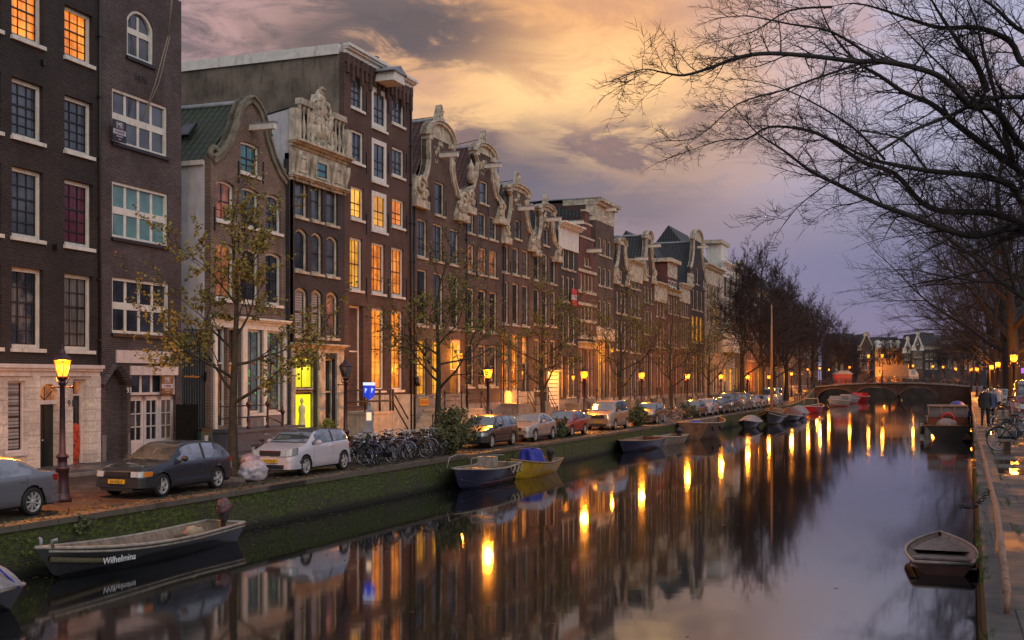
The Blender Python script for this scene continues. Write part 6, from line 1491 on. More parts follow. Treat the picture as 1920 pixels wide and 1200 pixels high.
tb = empty('tarpaulin_bundle', (-16.8, 46.9, .35), 0, 'blue tarpaulin bundle standing in the yellow boat', 'tarpaulin'); m = MB()
def tar(a, b):
    an = 2 * math.pi * a; k = .62 - .2 * b + .1 * math.sin(an * 5 + b * 2) * (1 - b * .5); k = k if b < .98 else .05
    return (k * math.cos(an) * .95, k * math.sin(an), .85 * min(b, .94) + .05 * math.sin(an * 2) * b)
m.grid(tar, 40, 10); m.build('sheet', TARPB, tb)
tb = empty('fuel_can', (-16.8, 47.75, .4), 0, 'red round can beside the blue tarpaulin bundle', 'can'); m = MB(); m.blob((0, 0, .28), (.3, .26, .32), 2, .15, 7); m.build('body', REDP, tb); m = MB(); m.lathe([(.06, .55), (.06, .66), (.0, .67)], n=8); m.build('cap', PLASTIC, tb)
outboard(r, -2.35, .1, .7, PLASTIC, 1.0)
r, pt = boat('dark violet boat with plank foredeck ahead of the small grey dinghy', (-16.8, 65.6), R(-95), 6.2, 1.9, .6, NAVY, WOODR, WOODL, 2, deck=.35, deckm=WOODL, rise=.12)
r, pt = boat('small pale grey dinghy with outboard behind the violet boat', (-16.5, 72.0), R(-98), 4.6, 1.5, .5, paint('pale_grey_hull', (.3, .28, .25), .6, .2, 3, .1), WOODL, WOODW, 2, rise=.15)
outboard(r, -2.2, 0, .6, NAVY, 1.0)
r, pt = boat('big brown iron workboat showing its square stern', (-15.95, 82.2), R(84), 6.5, 2.5, 1.1, STEEL, STEEL, WOODW, 2, tr=.9, rise=.3, keel=-.3, floor=.3, fend=2)
m = MB(); m.blob((-1.8, .3, .95), (.7, .6, .3), 6, .4, 7); m.build('tarpaulin', TARPB, r)
def covered(label, X, Y, L, B, cover, hull, rz=D, h=.6, **kw):
    r, pt = boat(label, (X, Y), rz, L, B, .5, hull, WOODL, WOODW, 1, name='covered_boat', **kw)
    m = MB(); m.grid(lambda a, b: (-L * .46 + L * .86 * a, (b * 2 - 1) * pt(.04 + .86 * a, 1)[1] * 1.02, pt(.04 + .86 * a, 1)[2] + h * (1 - abs(b * 2 - 1) ** 2.2) * (math.sin(math.pi * min(1, a * 1.1 + .12)) ** .6 if a < .98 else .2)), 14, 8); m.build('cover', cover, r); return r
covered('low boat under a pale grey cover before the sailing boat', -15.6, 99.5, 5.5, 1.9, TARPG, BLK)
r, pt = boat('black sailing boat with a tall varnished mast', (-14.9, 109), D, 7.5, 2.5, .85, BLK, WOODR, WOODL, 1, deck=.5, deckm=WOODL, boot=(.85, .05, WOODW), rise=.5)
m = MB(); m.tube([(.6, 0, .5), (.6, 0, 6), (.6, 0, 11.2)], [.13, .11, .06], 8); m.build('mast', paint('varnished_mast', (.42, .2, .08), .4, .2, 6, .1), r); m = MB(); m.tube([(.5, 0, 1.9), (-3.2, .1, 1.7)], .1, 7); m.build('boom', WOODR, r); m = MB(); m.box(-2.2, .1, -.7, .7, .85, 1.45); m.build('cabin', WOODL, r)
m = MB(); m.tube([(.6, 0, 11), (3.6, 0, 1.3)], .015, 4); m.tube([(.6, 0, 9.5), (.2, 1.2, .9)], .012, 4); m.tube([(.6, 0, 9.5), (.2, -1.2, .9)], .012, 4); m.build('rigging', PLASTIC, r)
covered('dark boat with a brown roof behind the sailing boat', -14.4, 118, 6.5, 2.3, WOODR, BLK, h=.9)
covered('pale covered boat at the far end of the moored row', -14.6, 126.5, 6.5, 2.2, TARPG, BLK, h=.9)
r, pt = boat('small red and white boat moored before the bridge wall', (-15.2, 150), R(80), 5.5, 2.3, .75, REDP, WOODR, WHB, 2, rise=.3); m = MB(); m.tube([(-1.5, -1.0, .8), (-1.5, -.8, 1.8), (-1.5, .8, 1.8), (-1.5, 1.0, .8)], .05, 6); m.build('hoop', WHB, r)
for lab, u, d in (('white cabin cruiser nearest the bridge wall', 1569, 178), ('cream motorboat behind the white cabin cruiser', 1588, 198), ('red covered boat just before the bridge arches', 1610, 222)):
    q = at_d(u, HZ, d); r, pt = boat(lab, (q.x, q.y), R(-105), 7.5, 2.6, .9, WHB if 'red' not in lab else REDP, WOODL, WHB, 0, deck=.6, deckm=WHB, boot=(.3, .06, REDP), rise=.3, name='motorboat')
    m = MB(); m.prism([(-2.8, .85), (1.2, .85), (.5, 1.65), (-2.6, 1.6)], lambda a, b, t: (a, t, b), -.95, .95); m.build('cabin', TARPG if 'red' not in lab else REDP, r)
# right bank boats
r, pt = boat('little weathered rowing boat tied to the right quay', (-.0, 28.2), R(91), 4.5, 1.58, .2, paint('oxblood_hull', (.09, .035, .03), .5, .3, 4, .1), paint('pinkish_wood', (.3, .235, .21), .7, .25, 8, .3, dirt=(.1, .075, .07)), paint('pale_rail', (.4, .34, .3), .6, .2, 8, .1), 1, tr=.74, full=2.4, rise=.16, flare=.12, floor=.04, boot=(.72, .015, PLASTIC))
m = MB(); m.box(-2.2, -1.8, -.66, .66, .14, .18); m.build('stern_seat', MATS['pinkish_wood'], r); m = MB(); m.grid(lambda a, b: (lambda p: (p[0], (b * 2 - 1) * p[1], p[2] - .08))(pt(.6 + .38 * a, 1, .05)), 8, 4); m.build('foredeck', MATS['pinkish_wood'], r)
r, pt = boat('dark wooden launch with glass windscreen and red lifebuoy at the right quay', (.4, 88.5), R(91), 9.0, 3.3, .95, BLK, WOODR, WOODL, 0, tr=.93, rise=.3, keel=-.4, name='canal_launch', boot=(.93, .05, WOODL), fend=0)
WS = glass_mat('boat_windscreen', (.15, .14, .14), dark=(.05, .05, .05))
m = MB(); m.box(-1.8, 3.0, -1.35, 1.35, .95, 1.5); m.build('cabin', WOODR, r)
m = MB(); m.prism([(-1.9, 1.5), (2.6, 1.5), (2.2, 2.15), (-1.4, 2.25)], lambda a, b, t: (a, t, b), -1.3, 1.3); m.build('windscreen', WS, r)
m = MB()
for y in (-1.3, -.45, .45, 1.3): m.tube([(-1.92, y, 1.5), (-1.42, y, 2.26)], .04, 5)
m.box(-1.5, 2.3, -1.36, 1.36, 2.24, 2.32); m.build('cabin_roof', WOODL, r)
m = MB(); m.tube([(-2.0, .42 * math.cos(a), 1.35 + .42 * math.sin(a)) for a in [2 * math.pi * i / 20 for i in range(21)]], .08, 7); m.build('lifebuoy', REDP, r); m = MB(); m.blob((-2.9, .1, 1.0), (.6, .7, .45), 4, .3, 7); m.build('seat_cover', TARPG, r)
m = MB(); m.tube([(-4.3, -1.4, 1.0), (-4.2, -1.4, 1.55), (-2.1, -1.5, 1.62)], .03, 5); m.tube([(-4.3, 1.4, 1.0), (-4.2, 1.4, 1.55), (-2.1, 1.5, 1.62)], .03, 5); m.build('rail', WOODL, r)
for i in range(4): m = MB(); m.tube([(-3.8 + i * 1.8, 1.72, .95), (-3.8 + i * 1.8, 1.75, .35)], .13, 8); m.build('fender', WHB if i % 2 else RUBBER, r)
r = covered('boat under a bright blue tarpaulin behind the wooden launch', 1.2, 102, 8.0, 2.9, TARPB, STEEL, R(91), h=1.95)
# ---------------------------------------------------------------- trees
BARK = paint('dark_wet_bark', (.022, .018, .016), .85, .35, 6, .5)
TWIG = paint('dark_twigs', (.02, .016, .016), .8, .3, 3, 0)
TWIGR = paint('reddish_twigs', (.04, .027, .026), .8, .3, 2, 0)
MOSSBARK = paint('mossy_bark', (.045, .04, .025), .9, .4, 5, .5, dirt=(.035, .05, .012))
def leaf_mat(name, a, b2, c):
    m, nt, b = newmat(name); n = nt.noise(nt.pos(), 2.6, 3); n2 = nt.noise(nt.pos(), 17.0, 1)
    nt.put(b.inputs['Base Color'], nt.mix(n2.sm(.35, .65), nt.mix(n.sm(.35, .65), a, b2), c)); b.inputs['Roughness'].default_value = .6
    return m
LEAFY = leaf_mat('autumn_leaves', (.21, .17, .025), (.10, .11, .02), (.27, .20, .03))
LEAFG = leaf_mat('shrub_leaves', (.03, .055, .018), (.06, .085, .03), (.09, .10, .035))
def rdir(rng): 
    while True:
        v = Vector((rng.uniform(-1, 1), rng.uniform(-1, 1), rng.uniform(-1, 1)))
        if .05 < v.length < 1: return v.normalized()
def leaf(m, p, rng, s):
    a = rdir(rng); b = a.orthogonal().normalized(); a *= s; b *= s * .55
    m.add([p, p + a * .5 + b, p + a * 1.1, p + a * .5 - b], [(0, 1, 2, 3)])
def grow(tk, tw, p, d, L, r, lvl, cfg, rng, lv=None):
    mx = cfg['lv']; seg = max(3, 6 - lvl); pts = [p.copy()]; rad = [r]; q = p.copy(); dd = d.normalized()
    rend = r * (.35 if lvl < mx else .5)
    for i in range(seg):
        dd = (dd + rdir(rng) * cfg['wob'] + Vector((0, 0, cfg['up'] * (1 if lvl < 3 else .4)))).normalized()
        q = q + dd * (L / seg); pts.append(q.copy()); rad.append(r + (rend - r) * (i + 1) / seg)
    m = tk if r > cfg.get('cut', .035) else tw
    m.tube(pts, rad, 7 if r > .12 else (5 if r > .04 else 3), cap=False)
    if lv is not None and lvl >= mx - 1:
        for i in range(cfg['leaves']):
            a = rng.random() ** .7 * (len(pts) - 1.001); k = int(a); leaf(lv, pts[k].lerp(pts[k + 1], a - k) + rdir(rng) * .05, rng, rng.uniform(.045, .105))
    if lvl >= mx: return
    n = cfg['n'][lvl] if lvl < len(cfg['n']) else 3
    for i in range(n):
        t = cfg.get('t0', .3) + (1 - cfg.get('t0', .3)) * (i + rng.random() * .8) / n
        a = min(t, .999) * seg; k = int(a); b0 = pts[k].lerp(pts[k + 1], a - k); ax = (pts[k + 1] - pts[k]).normalized()
        s = rdir(rng); s = (s - ax * s.dot(ax)).normalized(); an = R(rng.uniform(*cfg['ang']))
        nd = ax * math.cos(an) + s * math.sin(an)
        if nd.z < -.35: nd.z *= .3
        grow(tk, tw, b0, nd, L * rng.uniform(*cfg['lr']) * (1.15 - .45 * t), max(cfg['rmin'], r * (1 - .5 * t) * cfg['rr']), lvl + 1, cfg, rng, lv)
    grow(tk, tw, q, dd, L * .62, rend * .95, lvl + 1, cfg, rng, lv)
def tree(label, loc, H, clear, seed, cfg, spread=1.0, group='trees', bark=BARK, twig=TWIG, r0=.16, leafm=None, lean=(0, 0), nl=6, name='bare_tree'):
    rng = random.Random(seed); o = empty(name, loc, 0, label, 'tree', group)
    tk, tw, lv = MB(), MB(), (MB() if leafm else None)
    pts = [Vector((lean[0] * t * t + .05 * math.sin(t * 5 + seed), lean[1] * t * t + .05 * math.cos(t * 4 + seed), H * .75 * t)) for t in [i / 9 for i in range(10)]]
    rad = [r0 * (1.45 if i == 0 else 1.0) * (1 - .68 * i / 9) for i in range(10)]
    tk.tube(pts, rad, 10, cap=False)
    for i in range(nl):
        t = clear + (1 - clear) * (i / nl) ** 1.1; a = t * 9 * .999; k = int(a); b = pts[k].lerp(pts[k + 1], a - k)
        an = 2.4 * i + rng.uniform(-.4, .4); el = R(rng.uniform(*cfg['el'])) ; d = Vector((math.cos(an) * math.cos(el), math.sin(an) * math.cos(el), math.sin(el)))
        grow(tk, tw, b, d, H * .30 * spread * (1.2 - .55 * (t - clear) / (1 - clear)) * rng.uniform(.85, 1.15), rad[k] * .5, 1, cfg, rng, lv)
    grow(tk, tw, pts[-1], Vector((0, 0, 1)), H * .24, rad[-1], 1, cfg, rng, lv)
    tk.build('trunk', bark, o)
    c = tw.build('crown', twig, o)
    if lv: lv.build('foliage', leafm, c)
    return o
YC = dict(lv=5, wob=.2, up=.05, n=[0, 4, 3, 3, 2], ang=(28, 58), lr=(.42, .62), rr=.62, rmin=.011, leaves=1, el=(12, 48), cut=.03)
BC = dict(lv=5, wob=.17, up=.05, n=[0, 6, 5, 4, 4], ang=(22, 52), lr=(.45, .66), rr=.62, rmin=.022, leaves=0, el=(38, 68), cut=.05)
LT = [(440, -21.3, 8.6, .36, 3, .86, 'young street tree with sparse yellow leaves beside the white hatchback'), (820, -20.6, 8.4, .42, 5, .9, 'street tree with yellow leaves and mossy trunk behind the big shrub'), (1018, -20.6, 8.2, .4, 8, .9, 'thin leaved street tree before the small cream neck gable house'),
      (1163, -20.6, 9.0, .36, 11, 1.0, 'yellow leaved street tree before the narrow scroll gable house'), (1258, -20.6, 9.0, .36, 14, 1.0, 'slim street tree before the red brick dormer house'), (1329, -20.6, 9.2, .36, 17, 1.0, 'slim bare street tree before the pale sandstone house')]
for u, X, H, cl, sd, sp, lab in LT:
    p = on_x(u, X); c = dict(YC)
    if u == 440: c['leaves'] = 3; c['n'] = [0, 4, 3, 2, 2]
    if u > 1200: c['n'] = [0, 4, 3, 2, 2]
    tree(lab, (X, p.y, SG), H, cl, sd, c, sp, 'young street trees along the quay', MOSSBARK, TWIG, .165, LEAFY, nl=9, name='street_tree')
protos = [tree('tall bare tree, first of the big bare trees on the left bank', (-19.6, on_x(1391, -19.6).y, SG), 14.5, .3, 31, BC, 1.0, 'big bare trees on the left bank', BARK, TWIGR, .26, nl=9),
          tree('tallest bare tree with the thick dark trunk beside the mast', (-19.4, on_x(1428, -19.4).y, SG), 16.5, .3, 33, BC, .95, 'big bare trees on the left bank', BARK, TWIGR, .36, nl=10)]
for i, (u, X, sc, lab) in enumerate(((1450, -19.6, .95, 'tall bare tree right behind the thick trunked one'), (1474, -20.0, .9, 'bare tree above the white delivery van'), (1500, -20.6, .92, 'bare tree above the last parked vans'), (1524, -21.5, .9, 'bare tree on the bridge ramp'), (1548, -23, .95, 'bare tree at the left end of the bridge'), (1572, -24, .85, 'lower bare tree just past the left end of the bridge'))):
    o = copy_tree(protos[i % 2]); p = on_x(u, X); o.location = (X, p.y, street_z(p.y)); o.rotation_euler.z = 1.3 * i + .7; o.scale = (sc, sc, sc); o['label'] = lab
# trees beyond the bridge
for i, (u, d, sc, lab) in enumerate(((1668, 268, .72, 'thin bare tree in front of the orange lit building'), (1600, 285, .8, 'bare tree beyond the left end of the bridge'), (1770, 290, .7, 'bare tree before the dark houses beyond the bridge'), (1590, 262, .6, 'small bare tree by the red kiosk'), (1806, 262, .75, 'bare tree at the right far end of the bridge'))):
    o = copy_tree(protos[(i + 1) % 2]); q = at_d(u, HZ, d); o.location = (q.x, q.y, 2.3); o.rotation_euler.z = 2.1 * i; o.scale = (sc, sc, sc); o['label'] = lab; o['group'] = 'bare trees beyond the bridge'
# right bank elms
EC = dict(lv=5, wob=.16, up=.02, n=[0, 6, 4, 4, 3], ang=(24, 56), lr=(.46, .66), rr=.62, rmin=.013, leaves=0, el=(18, 52), cut=.05)
e1 = tree('bare elm with dark trunk behind the brightest right bank lantern', (4.3, 78, RG), 18.5, .26, 51, EC, 1.25, 'bare elms on the right bank', BARK, TWIGR, .42, nl=11, lean=(-1.0, 0))
e2 = tree('bare elm next behind the one at the brightest lantern', (4.7, 95, RG), 17.5, .26, 57, EC, 1.2, 'bare elms on the right bank', BARK, TWIGR, .38, nl=11, lean=(-1.0, 0))
for i, (X, Y, sc, lab) in enumerate(((5.6, 58, 1.0, 'bare elm overhanging the canal just outside the right edge'), (5.0, 113, .95, 'third bare elm back along the right bank'), (5.4, 132, .95, 'fourth bare elm back along the right bank'), (5.8, 152, .95, 'fifth bare elm back along the right bank'), (6.4, 175, .9, 'sixth bare elm back along the right bank'), (7.2, 200, .9, 'last bare elm on the right bank before the bridge'), (6.2, 226, .9, 'bare elm behind the right end of the bridge'))):
    o = copy_tree((e1, e2)[i % 2]); o.location = (X, Y, rg(Y)); o.rotation_euler.z = 1.7 * i + .9; o.scale = (sc, sc, sc); o['label'] = lab
# big near elm whose limbs reach over the canal
def near_tree():
    rng = random.Random(99); base = Vector((3.6, 33.5, RG)); o = empty('bare_elm', base, 0, 'big bare elm reaching long dark limbs over the canal from the upper right', 'tree', 'bare elms on the right bank')
    tk, tw = MB(), MB()
    trunk = [Vector((3.6, 33.5, RG)), Vector((3.5, 33.4, 4.5)), Vector((3.35, 33.3, 7)), Vector((3.3, 33.3, 10)), Vector((3.2, 33.5, 13.5)), Vector((3.1, 33.6, 17)), Vector((3.0, 33.8, 20))]
    tk.tube([p - base for p in trunk], [.6, .46, .4, .36, .27, .17, .06], 12, cap=False)
    LM = [  # photo points of the visible limbs (u,v), start radius, depth change towards the tip
        ([(1920, 433), (1885, 429), (1833, 442), (1781, 433), (1703, 403), (1643, 381), (1573, 347), (1521, 321), (1469, 282), (1417, 247), (1374, 195)], .17, -3.0),
        ([(1920, 420), (1855, 399), (1768, 396), (1725, 377), (1677, 325), (1617, 303), (1552, 260), (1508, 243), (1443, 238), (1400, 260), (1348, 264), (1248, 299)], .15, 2.5),
        ([(1920, 381), (1894, 347), (1833, 329), (1747, 321), (1673, 308), (1625, 295), (1556, 260), (1521, 247)], .17, -1.5),
        ([(1920, 325), (1903, 312), (1842, 269), (1790, 230), (1747, 195), (1695, 173), (1651, 143), (1608, 117), (1565, 69), (1543, 26), (1530, -20)], .17, 3.0),
        ([(1920, 277), (1877, 217), (1851, 199), (1820, 199), (1768, 147), (1712, 126), (1651, 115), (1604, 115), (1530, 106), (1443, 100), (1383, 108), (1335, 126), (1283, 141), (1244, 136), (1205, 130), (1151, 150)], .15, -5.0),
        ([(1920, 182), (1851, 186), (1781, 217), (1716, 243), (1660, 277), (1599, 312), (1508, 377), (1470, 420)], .11, -4.0),
        ([(1920, 120), (1894, 78), (1833, 52), (1764, 52), (1703, 35), (1651, 17), (1599, 6), (1556, 13)], .15, 2.0),
        ([(1851, 173), (1833, 126), (1803, 87), (1773, 43), (1747, 0), (1738, -30)], .13, 2.0),
        ([(1608, 121), (1530, 147), (1469, 169), (1383, 195), (1309, 256), (1248, 264)], .05, -2.0),
        ([(1920, 60), (1860, 10), (1800, -25)], .16, 1.0), ([(1900, 300), (1850, 120), (1830, 40), (1800, -30)], .09, -2.0),
        ([(1920, 330), (1870, 250), (1800, 160), (1700, 60), (1640, -10)], .1, -4), ([(1740, 322), (1690, 262), (1610, 245), (1540, 240)], .05, 3), ([(1660, 300), (1600, 240), (1520, 190), (1450, 160), (1400, 150)], .05, 1.5),
        ([(1640, 110), (1560, 60), (1480, 45), (1400, 30), (1340, 35)], .06, -3), ([(1560, 13), (1480, 20), (1410, 60), (1330, 80)], .05, 2)]
    d0 = 32.5; tot = 0
    for k, (pts, r0, dd) in enumerate(LM):
        r0 *= .78; n = len(pts); u0 = pts[0][0]; u1 = pts[-1][0]
        P = [at_d(u, v, d0 + dd * ((u0 - u) / max(1, u0 - u1)) * abs(u0 - u1) / 500.0 + .15 * math.sin(i * 2.1 + k)) for i, (u, v) in enumerate(pts)]
        if u0 == 1920:
            zj = P[0].z - .9; P = [Vector((3.3, 33.3, max(6.2, zj - .6))), Vector((2.95, 33.0, zj + .2))] + P
        # smooth
        Q = []
        for i in range(len(P) - 1):
            a, b, c, d = P[max(i - 1, 0)], P[i], P[i + 1], P[min(i + 2, len(P) - 1)]
            for s in range(4):
                t = s / 4; Q.append(.5 * ((2 * b) + (c - a) * t + (2 * a - 5 * b + 4 * c - d) * t * t + (3 * b - a - 3 * c + d) * t ** 3))
        Q.append(P[-1]); Q = [q - base for q in Q]; N = len(Q)
        rad = [max(.012, r0 * (1 - i / (N - 1)) ** .8) for i in range(N)]
        tk.tube(Q, rad, 8, cap=False)
        cfg = dict(lv=4, wob=.22, up=.01, n=[0, 0, 5, 4, 3], ang=(25, 60), lr=(.42, .68), rr=.6, rmin=.0065, leaves=0, cut=.03, t0=.15)
        for i in range(4 if u0 == 1920 else 2, N - 1):
            for rep in range(1):
                ax = (Q[i + 1] - Q[i]).normalized(); s = rdir(rng); s = (s - ax * s.dot(ax)).normalized(); an = R(rng.uniform(25, 62))
                L = rng.uniform(.8, 1.9) * (1.15 - .65 * i / N)
                grow(tk, tw, Q[i], ax * math.cos(an) + s * math.sin(an), L, max(.009, min(.03, rad[i] * .45)), 2, cfg, rng)
        grow(tk, tw, Q[-1], (Q[-1] - Q[-2]), .6, .012, 3, cfg, rng)
    tk.build('trunk', BARK, o); tw.build('crown', TWIG, o)
near_tree()
# shrubs
def shrub(label, X, Y, z, r, h, seed, n=1500, mat=None, name='shrub', cat='shrub', ls=.12, group='shrubs at the quay edge'):
    rng = random.Random(seed); o = empty(name, (X, Y, z), 0, label, cat, group); st_ = MB(); lv = MB()
    for i in range(26):
        a = rng.uniform(0, 6.28); e = R(rng.uniform(25, 88)); L = h * rng.uniform(.6, 1.05)
        d = Vector((math.cos(a) * math.cos(e) * r / h * 1.1, math.sin(a) * math.cos(e) * r / h * 1.1, math.sin(e)))
        P = [Vector((0, 0, 0)), d * L * .5 + rdir(rng) * .06, d * L]; st_.tube(P, [.018, .012, .005], 3, cap=False)
        for k in range(n // 26):
            t = rng.random() ** .6; leaf(lv, P[0].lerp(P[2], t) + rdir(rng) * rng.random() * .3 * (r * .6), rng, rng.uniform(.6, 1.3) * ls)
    st_.build('stems', BARK, o); lv.build('foliage', mat or LEAFG, o); return o
shrub('big loose leafy shrub at the quay edge in front of the dark estate', -19.3, on_x(845, -19.3).y - .4, SG, 1.7, 2.0, 1, 5200, leaf_mat('olive_leaves', (.05, .06, .02), (.08, .085, .03), (.11, .1, .035)), ls=.11)
shrub('small dense shrub in front of the red hatchback', -18.9, on_x(1052, -18.9).y, SG, .8, 1.05, 2, 1800, ls=.1)
shrub('dark round bush covering the front of the dark car', -19.0, on_x(1195, -19.0).y, SG, 1.2, 1.5, 3, 2400, ls=.13)
shrub('dark bush behind the brown bicycles', -19.0, on_x(1290, -19.0).y, SG, 1.1, 1.3, 4, 1600, ls=.14)
shrub('yellow green plant in a pot beside the yellow doorway', -27.9, on_x(616, -27.9).y, SG + .25, .62, .95, 5, 1200, leaf_mat('bright_leaves', (.16, .2, .03), (.1, .14, .02), (.2, .22, .05)), 'potted_plant', 'plant', .1, 'plants by the doors')
shrub('dark hedge along the orange lit house fronts', -25.5, on_x(1393, -25.5).y, SG, 3.0, 1.9, 6, 1800, name='hedge', cat='hedge', ls=.2)
shrub('tuft of fern growing from the mossy quay wall', edge_left(20.5) + .06, 20.5, .75, .35, .4, 7, 400, LEAFG, 'wall_fern', 'fern', .07)
# bin bags
m = MB(); r = empty('rubbish_bag', (-19.6, on_x(474, -19.6).y, SG), 0, 'crumpled translucent white bin bag at the foot of the leaved tree', 'bin bag', 'rubbish bags')
BAG = paint('white_plastic_film', (.42, .38, .41), .22, .3, 5, .35)
def bagblob(m, c, s, sd):
    n = 26
    def f(a, b):
        th = math.pi * b; ph = 2 * math.pi * a; d = Vector((math.sin(th) * math.cos(ph), math.sin(th) * math.sin(ph), math.cos(th)))
        q = 1 + .22 * noise.noise(d * 1.9 + Vector((sd, 0, 0))) + .07 * (1 - abs(noise.noise(d * 4.5 + Vector((0, sd, 0)))) * 3)
        p = Vector((c[0] + d.x * s[0] * q, c[1] + d.y * s[1] * q, max(0.0, c[2] + d.z * s[2] * q))); return p
    m.grid(f, n * 2, n, 0)
bagblob(m, (0, 0, .28), (.42, .5, .33), 3); m.build('bag', BAG, r)
m = MB(); r = empty('rubbish_bag', (-19.85, on_x(469, -19.85).y, SG + .5), 0, 'smaller pinkish bin bag lying on top of the white one', 'bin bag', 'rubbish bags'); bagblob(m, (0, 0, .1), (.26, .3, .2), 9); m.build('bag', paint('pink_film', (.36, .26, .28), .25, .3, 5, .3), r)
r = empty('cardboard_box', (-19.9, 29.2, SG), R(20), 'flattened brown cardboard beside the bin bags', 'cardboard'); m = MB(); m.box(-.3, .3, -.25, .25, 0, .12); m.box(-.5, -.31, -.25, .25, 0, .03); m.build('box', WOODL, r)
# ---------------------------------------------------------------- bicycles
def bike(label, col, group='bicycles', rack=True, basket=False):
    r = empty('bicycle', (0, 0, 0), 0, label, 'bicycle', group); m_ = carpaint('bike_' + col[0], col[1], .2)
    for x in (-.53, .53):
        m = MB(); R0 = .34; m.tube([(x + R0 * math.cos(a), 0, R0 + R0 * math.sin(a)) for a in [2 * math.pi * i / 22 for i in range(23)]], .017, 5, cap=False); w = m.build('wheel', RUBBER, r)
        m = MB()
        for i in range(12): a = math.pi * 2 * i / 12; m.tube([(x, 0, R0), (x + R0 * math.cos(a), 0, R0 + R0 * math.sin(a))], .0035, 3, cap=False)
        m.tube([(x + .32 * math.cos(a), 0, R0 + .32 * math.sin(a)) for a in [2 * math.pi * i / 22 for i in range(23)]], .011, 4, cap=False); m.tube([(x, -.05, R0), (x, .05, R0)], .025, 6); m.build('rim', CHROME, w)
    m = MB(); bb = (-.08, 0, .3); hd = (.36, 0, .82); se = (-.25, 0, .78)
    for a, b in ((bb, hd), (bb, se), (se, (.37, 0, .76)), ((-.53, .04, .34), bb), ((-.53, .04, .34), se), ((-.53, -.04, .34), se), ((.34, 0, .92), (.42, 0, .62)), ((.42, .05, .62), (.53, .05, .34)), ((.42, -.05, .62), (.53, -.05, .34))): m.tube([a, b], .017, 5)
    for x in (-.53, .53): m.tube([(x + .37 * math.cos(a), 0, .34 + .37 * math.sin(a)) for a in [R(20) + R(150) * i / 8 for i in range(9)]], .02, 4)
    m.tube([(-.08, .07, .3), (-.08, .09, .14)], .012, 4); m.tube([(-.08, -.07, .3), (-.08, -.09, .46)], .012, 4); m.box(-.55, -.05, .05, .06, .24, .42); m.build('frame', m_, r)
    m = MB(); m.tube([(.34, 0, .92), (.33, 0, 1.03)], .014, 5); m.tube([(.12, .3, 1.05), (.28, .26, 1.1), (.34, .08, 1.05), (.34, -.08, 1.05), (.28, -.26, 1.1), (.12, -.3, 1.05)], .013, 5); m.build('handlebar', CHROME, r)
    m = MB(); m.tube([(-.25, 0, .78), (-.27, 0, .9)], .014, 5); m.blob((-.29, 0, .93), (.14, .09, .045), 1, .1, 5); m.build('saddle', PLASTIC, r)
    if rack: m = MB(); m.box(-.85, -.35, -.06, .06, .76, .78); m.tube([(-.53, .06, .34), (-.62, .06, .76)], .008, 4); m.tube([(-.53, -.06, .34), (-.62, -.06, .76)], .008, 4); m.build('carrier', BLACK, r)
    if basket: m = MB(); m.prism([(.38, .8), (.66, .8), (.7, 1.08), (.36, 1.08)], lambda a, b, t: (a, t, b), -.18, .18); m.build('basket', PLASTIC, r)
    m = MB(); m.blob((.47, 0, .84), .045, n=4, amp=0); m.build('headlamp', CHROME, r)
    return r
BC_ = [('black', (.012, .012, .013)), ('blue', (.03, .04, .16)), ('silver', (.3, .31, .36)), ('rust', (.14, .055, .025)), ('violet', (.09, .08, .17))]
BP = [bike('', c, 'bicycles parked in the quay cluster', True, False) for i, c in enumerate(BC_)]; USED = [False] * 5
def put_bike(k, X, Y, z, rz, lean, label, group, sc=1.0):
    o = BP[k] if not USED[k] else copy_tree(BP[k]); USED[k] = True
    o.location = (X, Y, z); o.rotation_euler = (lean, 0, rz); o.scale = (sc,) * 3; o['label'] = label; o['group'] = group; return o
CN = ['black', 'blue', 'silver', 'rust brown', 'violet', 'dark green']
rb = random.Random(21); N0 = 17
where = ['standing against the iron lantern', 'second from the lantern', 'just left of the parking meter', 'just right of the parking meter', 'a step right of the meter', 'in front of the sandstone base', 'left of the middle of the cluster', 'in the thick of the cluster', 'leaning across its neighbour', 'right of the middle of the cluster',
         'behind the leaning ones', 'with its front wheel to the canal', 'near the right end of the cluster', 'before the yellow sign house', 'third from the tree', 'second from the tree', 'last of the cluster, beside the mossy tree']
for i in range(N0):
    u = 660 + i * 10.6; X = -19.5 + rb.uniform(-.35, .3) - (.5 if i % 3 == 1 else 0); Y = on_x(u, X).y
    k = [0, 0, 0, 1, 2, 0, 2, 1, 2, 4, 0, 3, 2, 0, 4, 0, 2][i]
    put_bike(k, X, Y, SG, R(rb.uniform(-38, 18)) + (math.pi if rb.random() < .3 else 0), R(rb.uniform(-13, 13)), '%s bicycle %s' % (CN[k], where[i]), 'bicycles parked in the quay cluster')
for i in range(12):
    u = 668 + i * 14; X = -20.25 + rb.uniform(-.3, .2); k = [2, 0, 4, 0, 3, 2, 0, 1, 0, 2, 0, 4][i]
    put_bike(k, X, on_x(u, X).y, SG, R(rb.uniform(-60, 40)) + (math.pi if rb.random() < .4 else 0), R(rb.uniform(-14, 14)), '%s bicycle in the back row, %s' % (CN[k], ['nearest the lantern', 'second from the lantern', 'left of the parking meter', 'behind the parking meter', 'right of the parking meter', 'below the sandstone stoop', 'in the middle of the row', 'behind the pile of leaning ones', 'towards the yellow sign house', 'third before the shrub', 'second before the shrub', 'touching the big shrub'][i]), 'bicycles parked in the quay cluster')
put_bike(0, -22.6, on_x(497, -22.6).y, SG, R(85), R(6), 'black bicycle standing alone behind the white hatchback', 'lone bicycles')
w2 = ['leaning on the round bush', 'nearest the dark car, with bent carrier', 'in the middle of the brown group', 'tilted over towards the canal', 'furthest back in the brown group', 'lying low beside the second bush', 'with one wheel over the kerb edge']
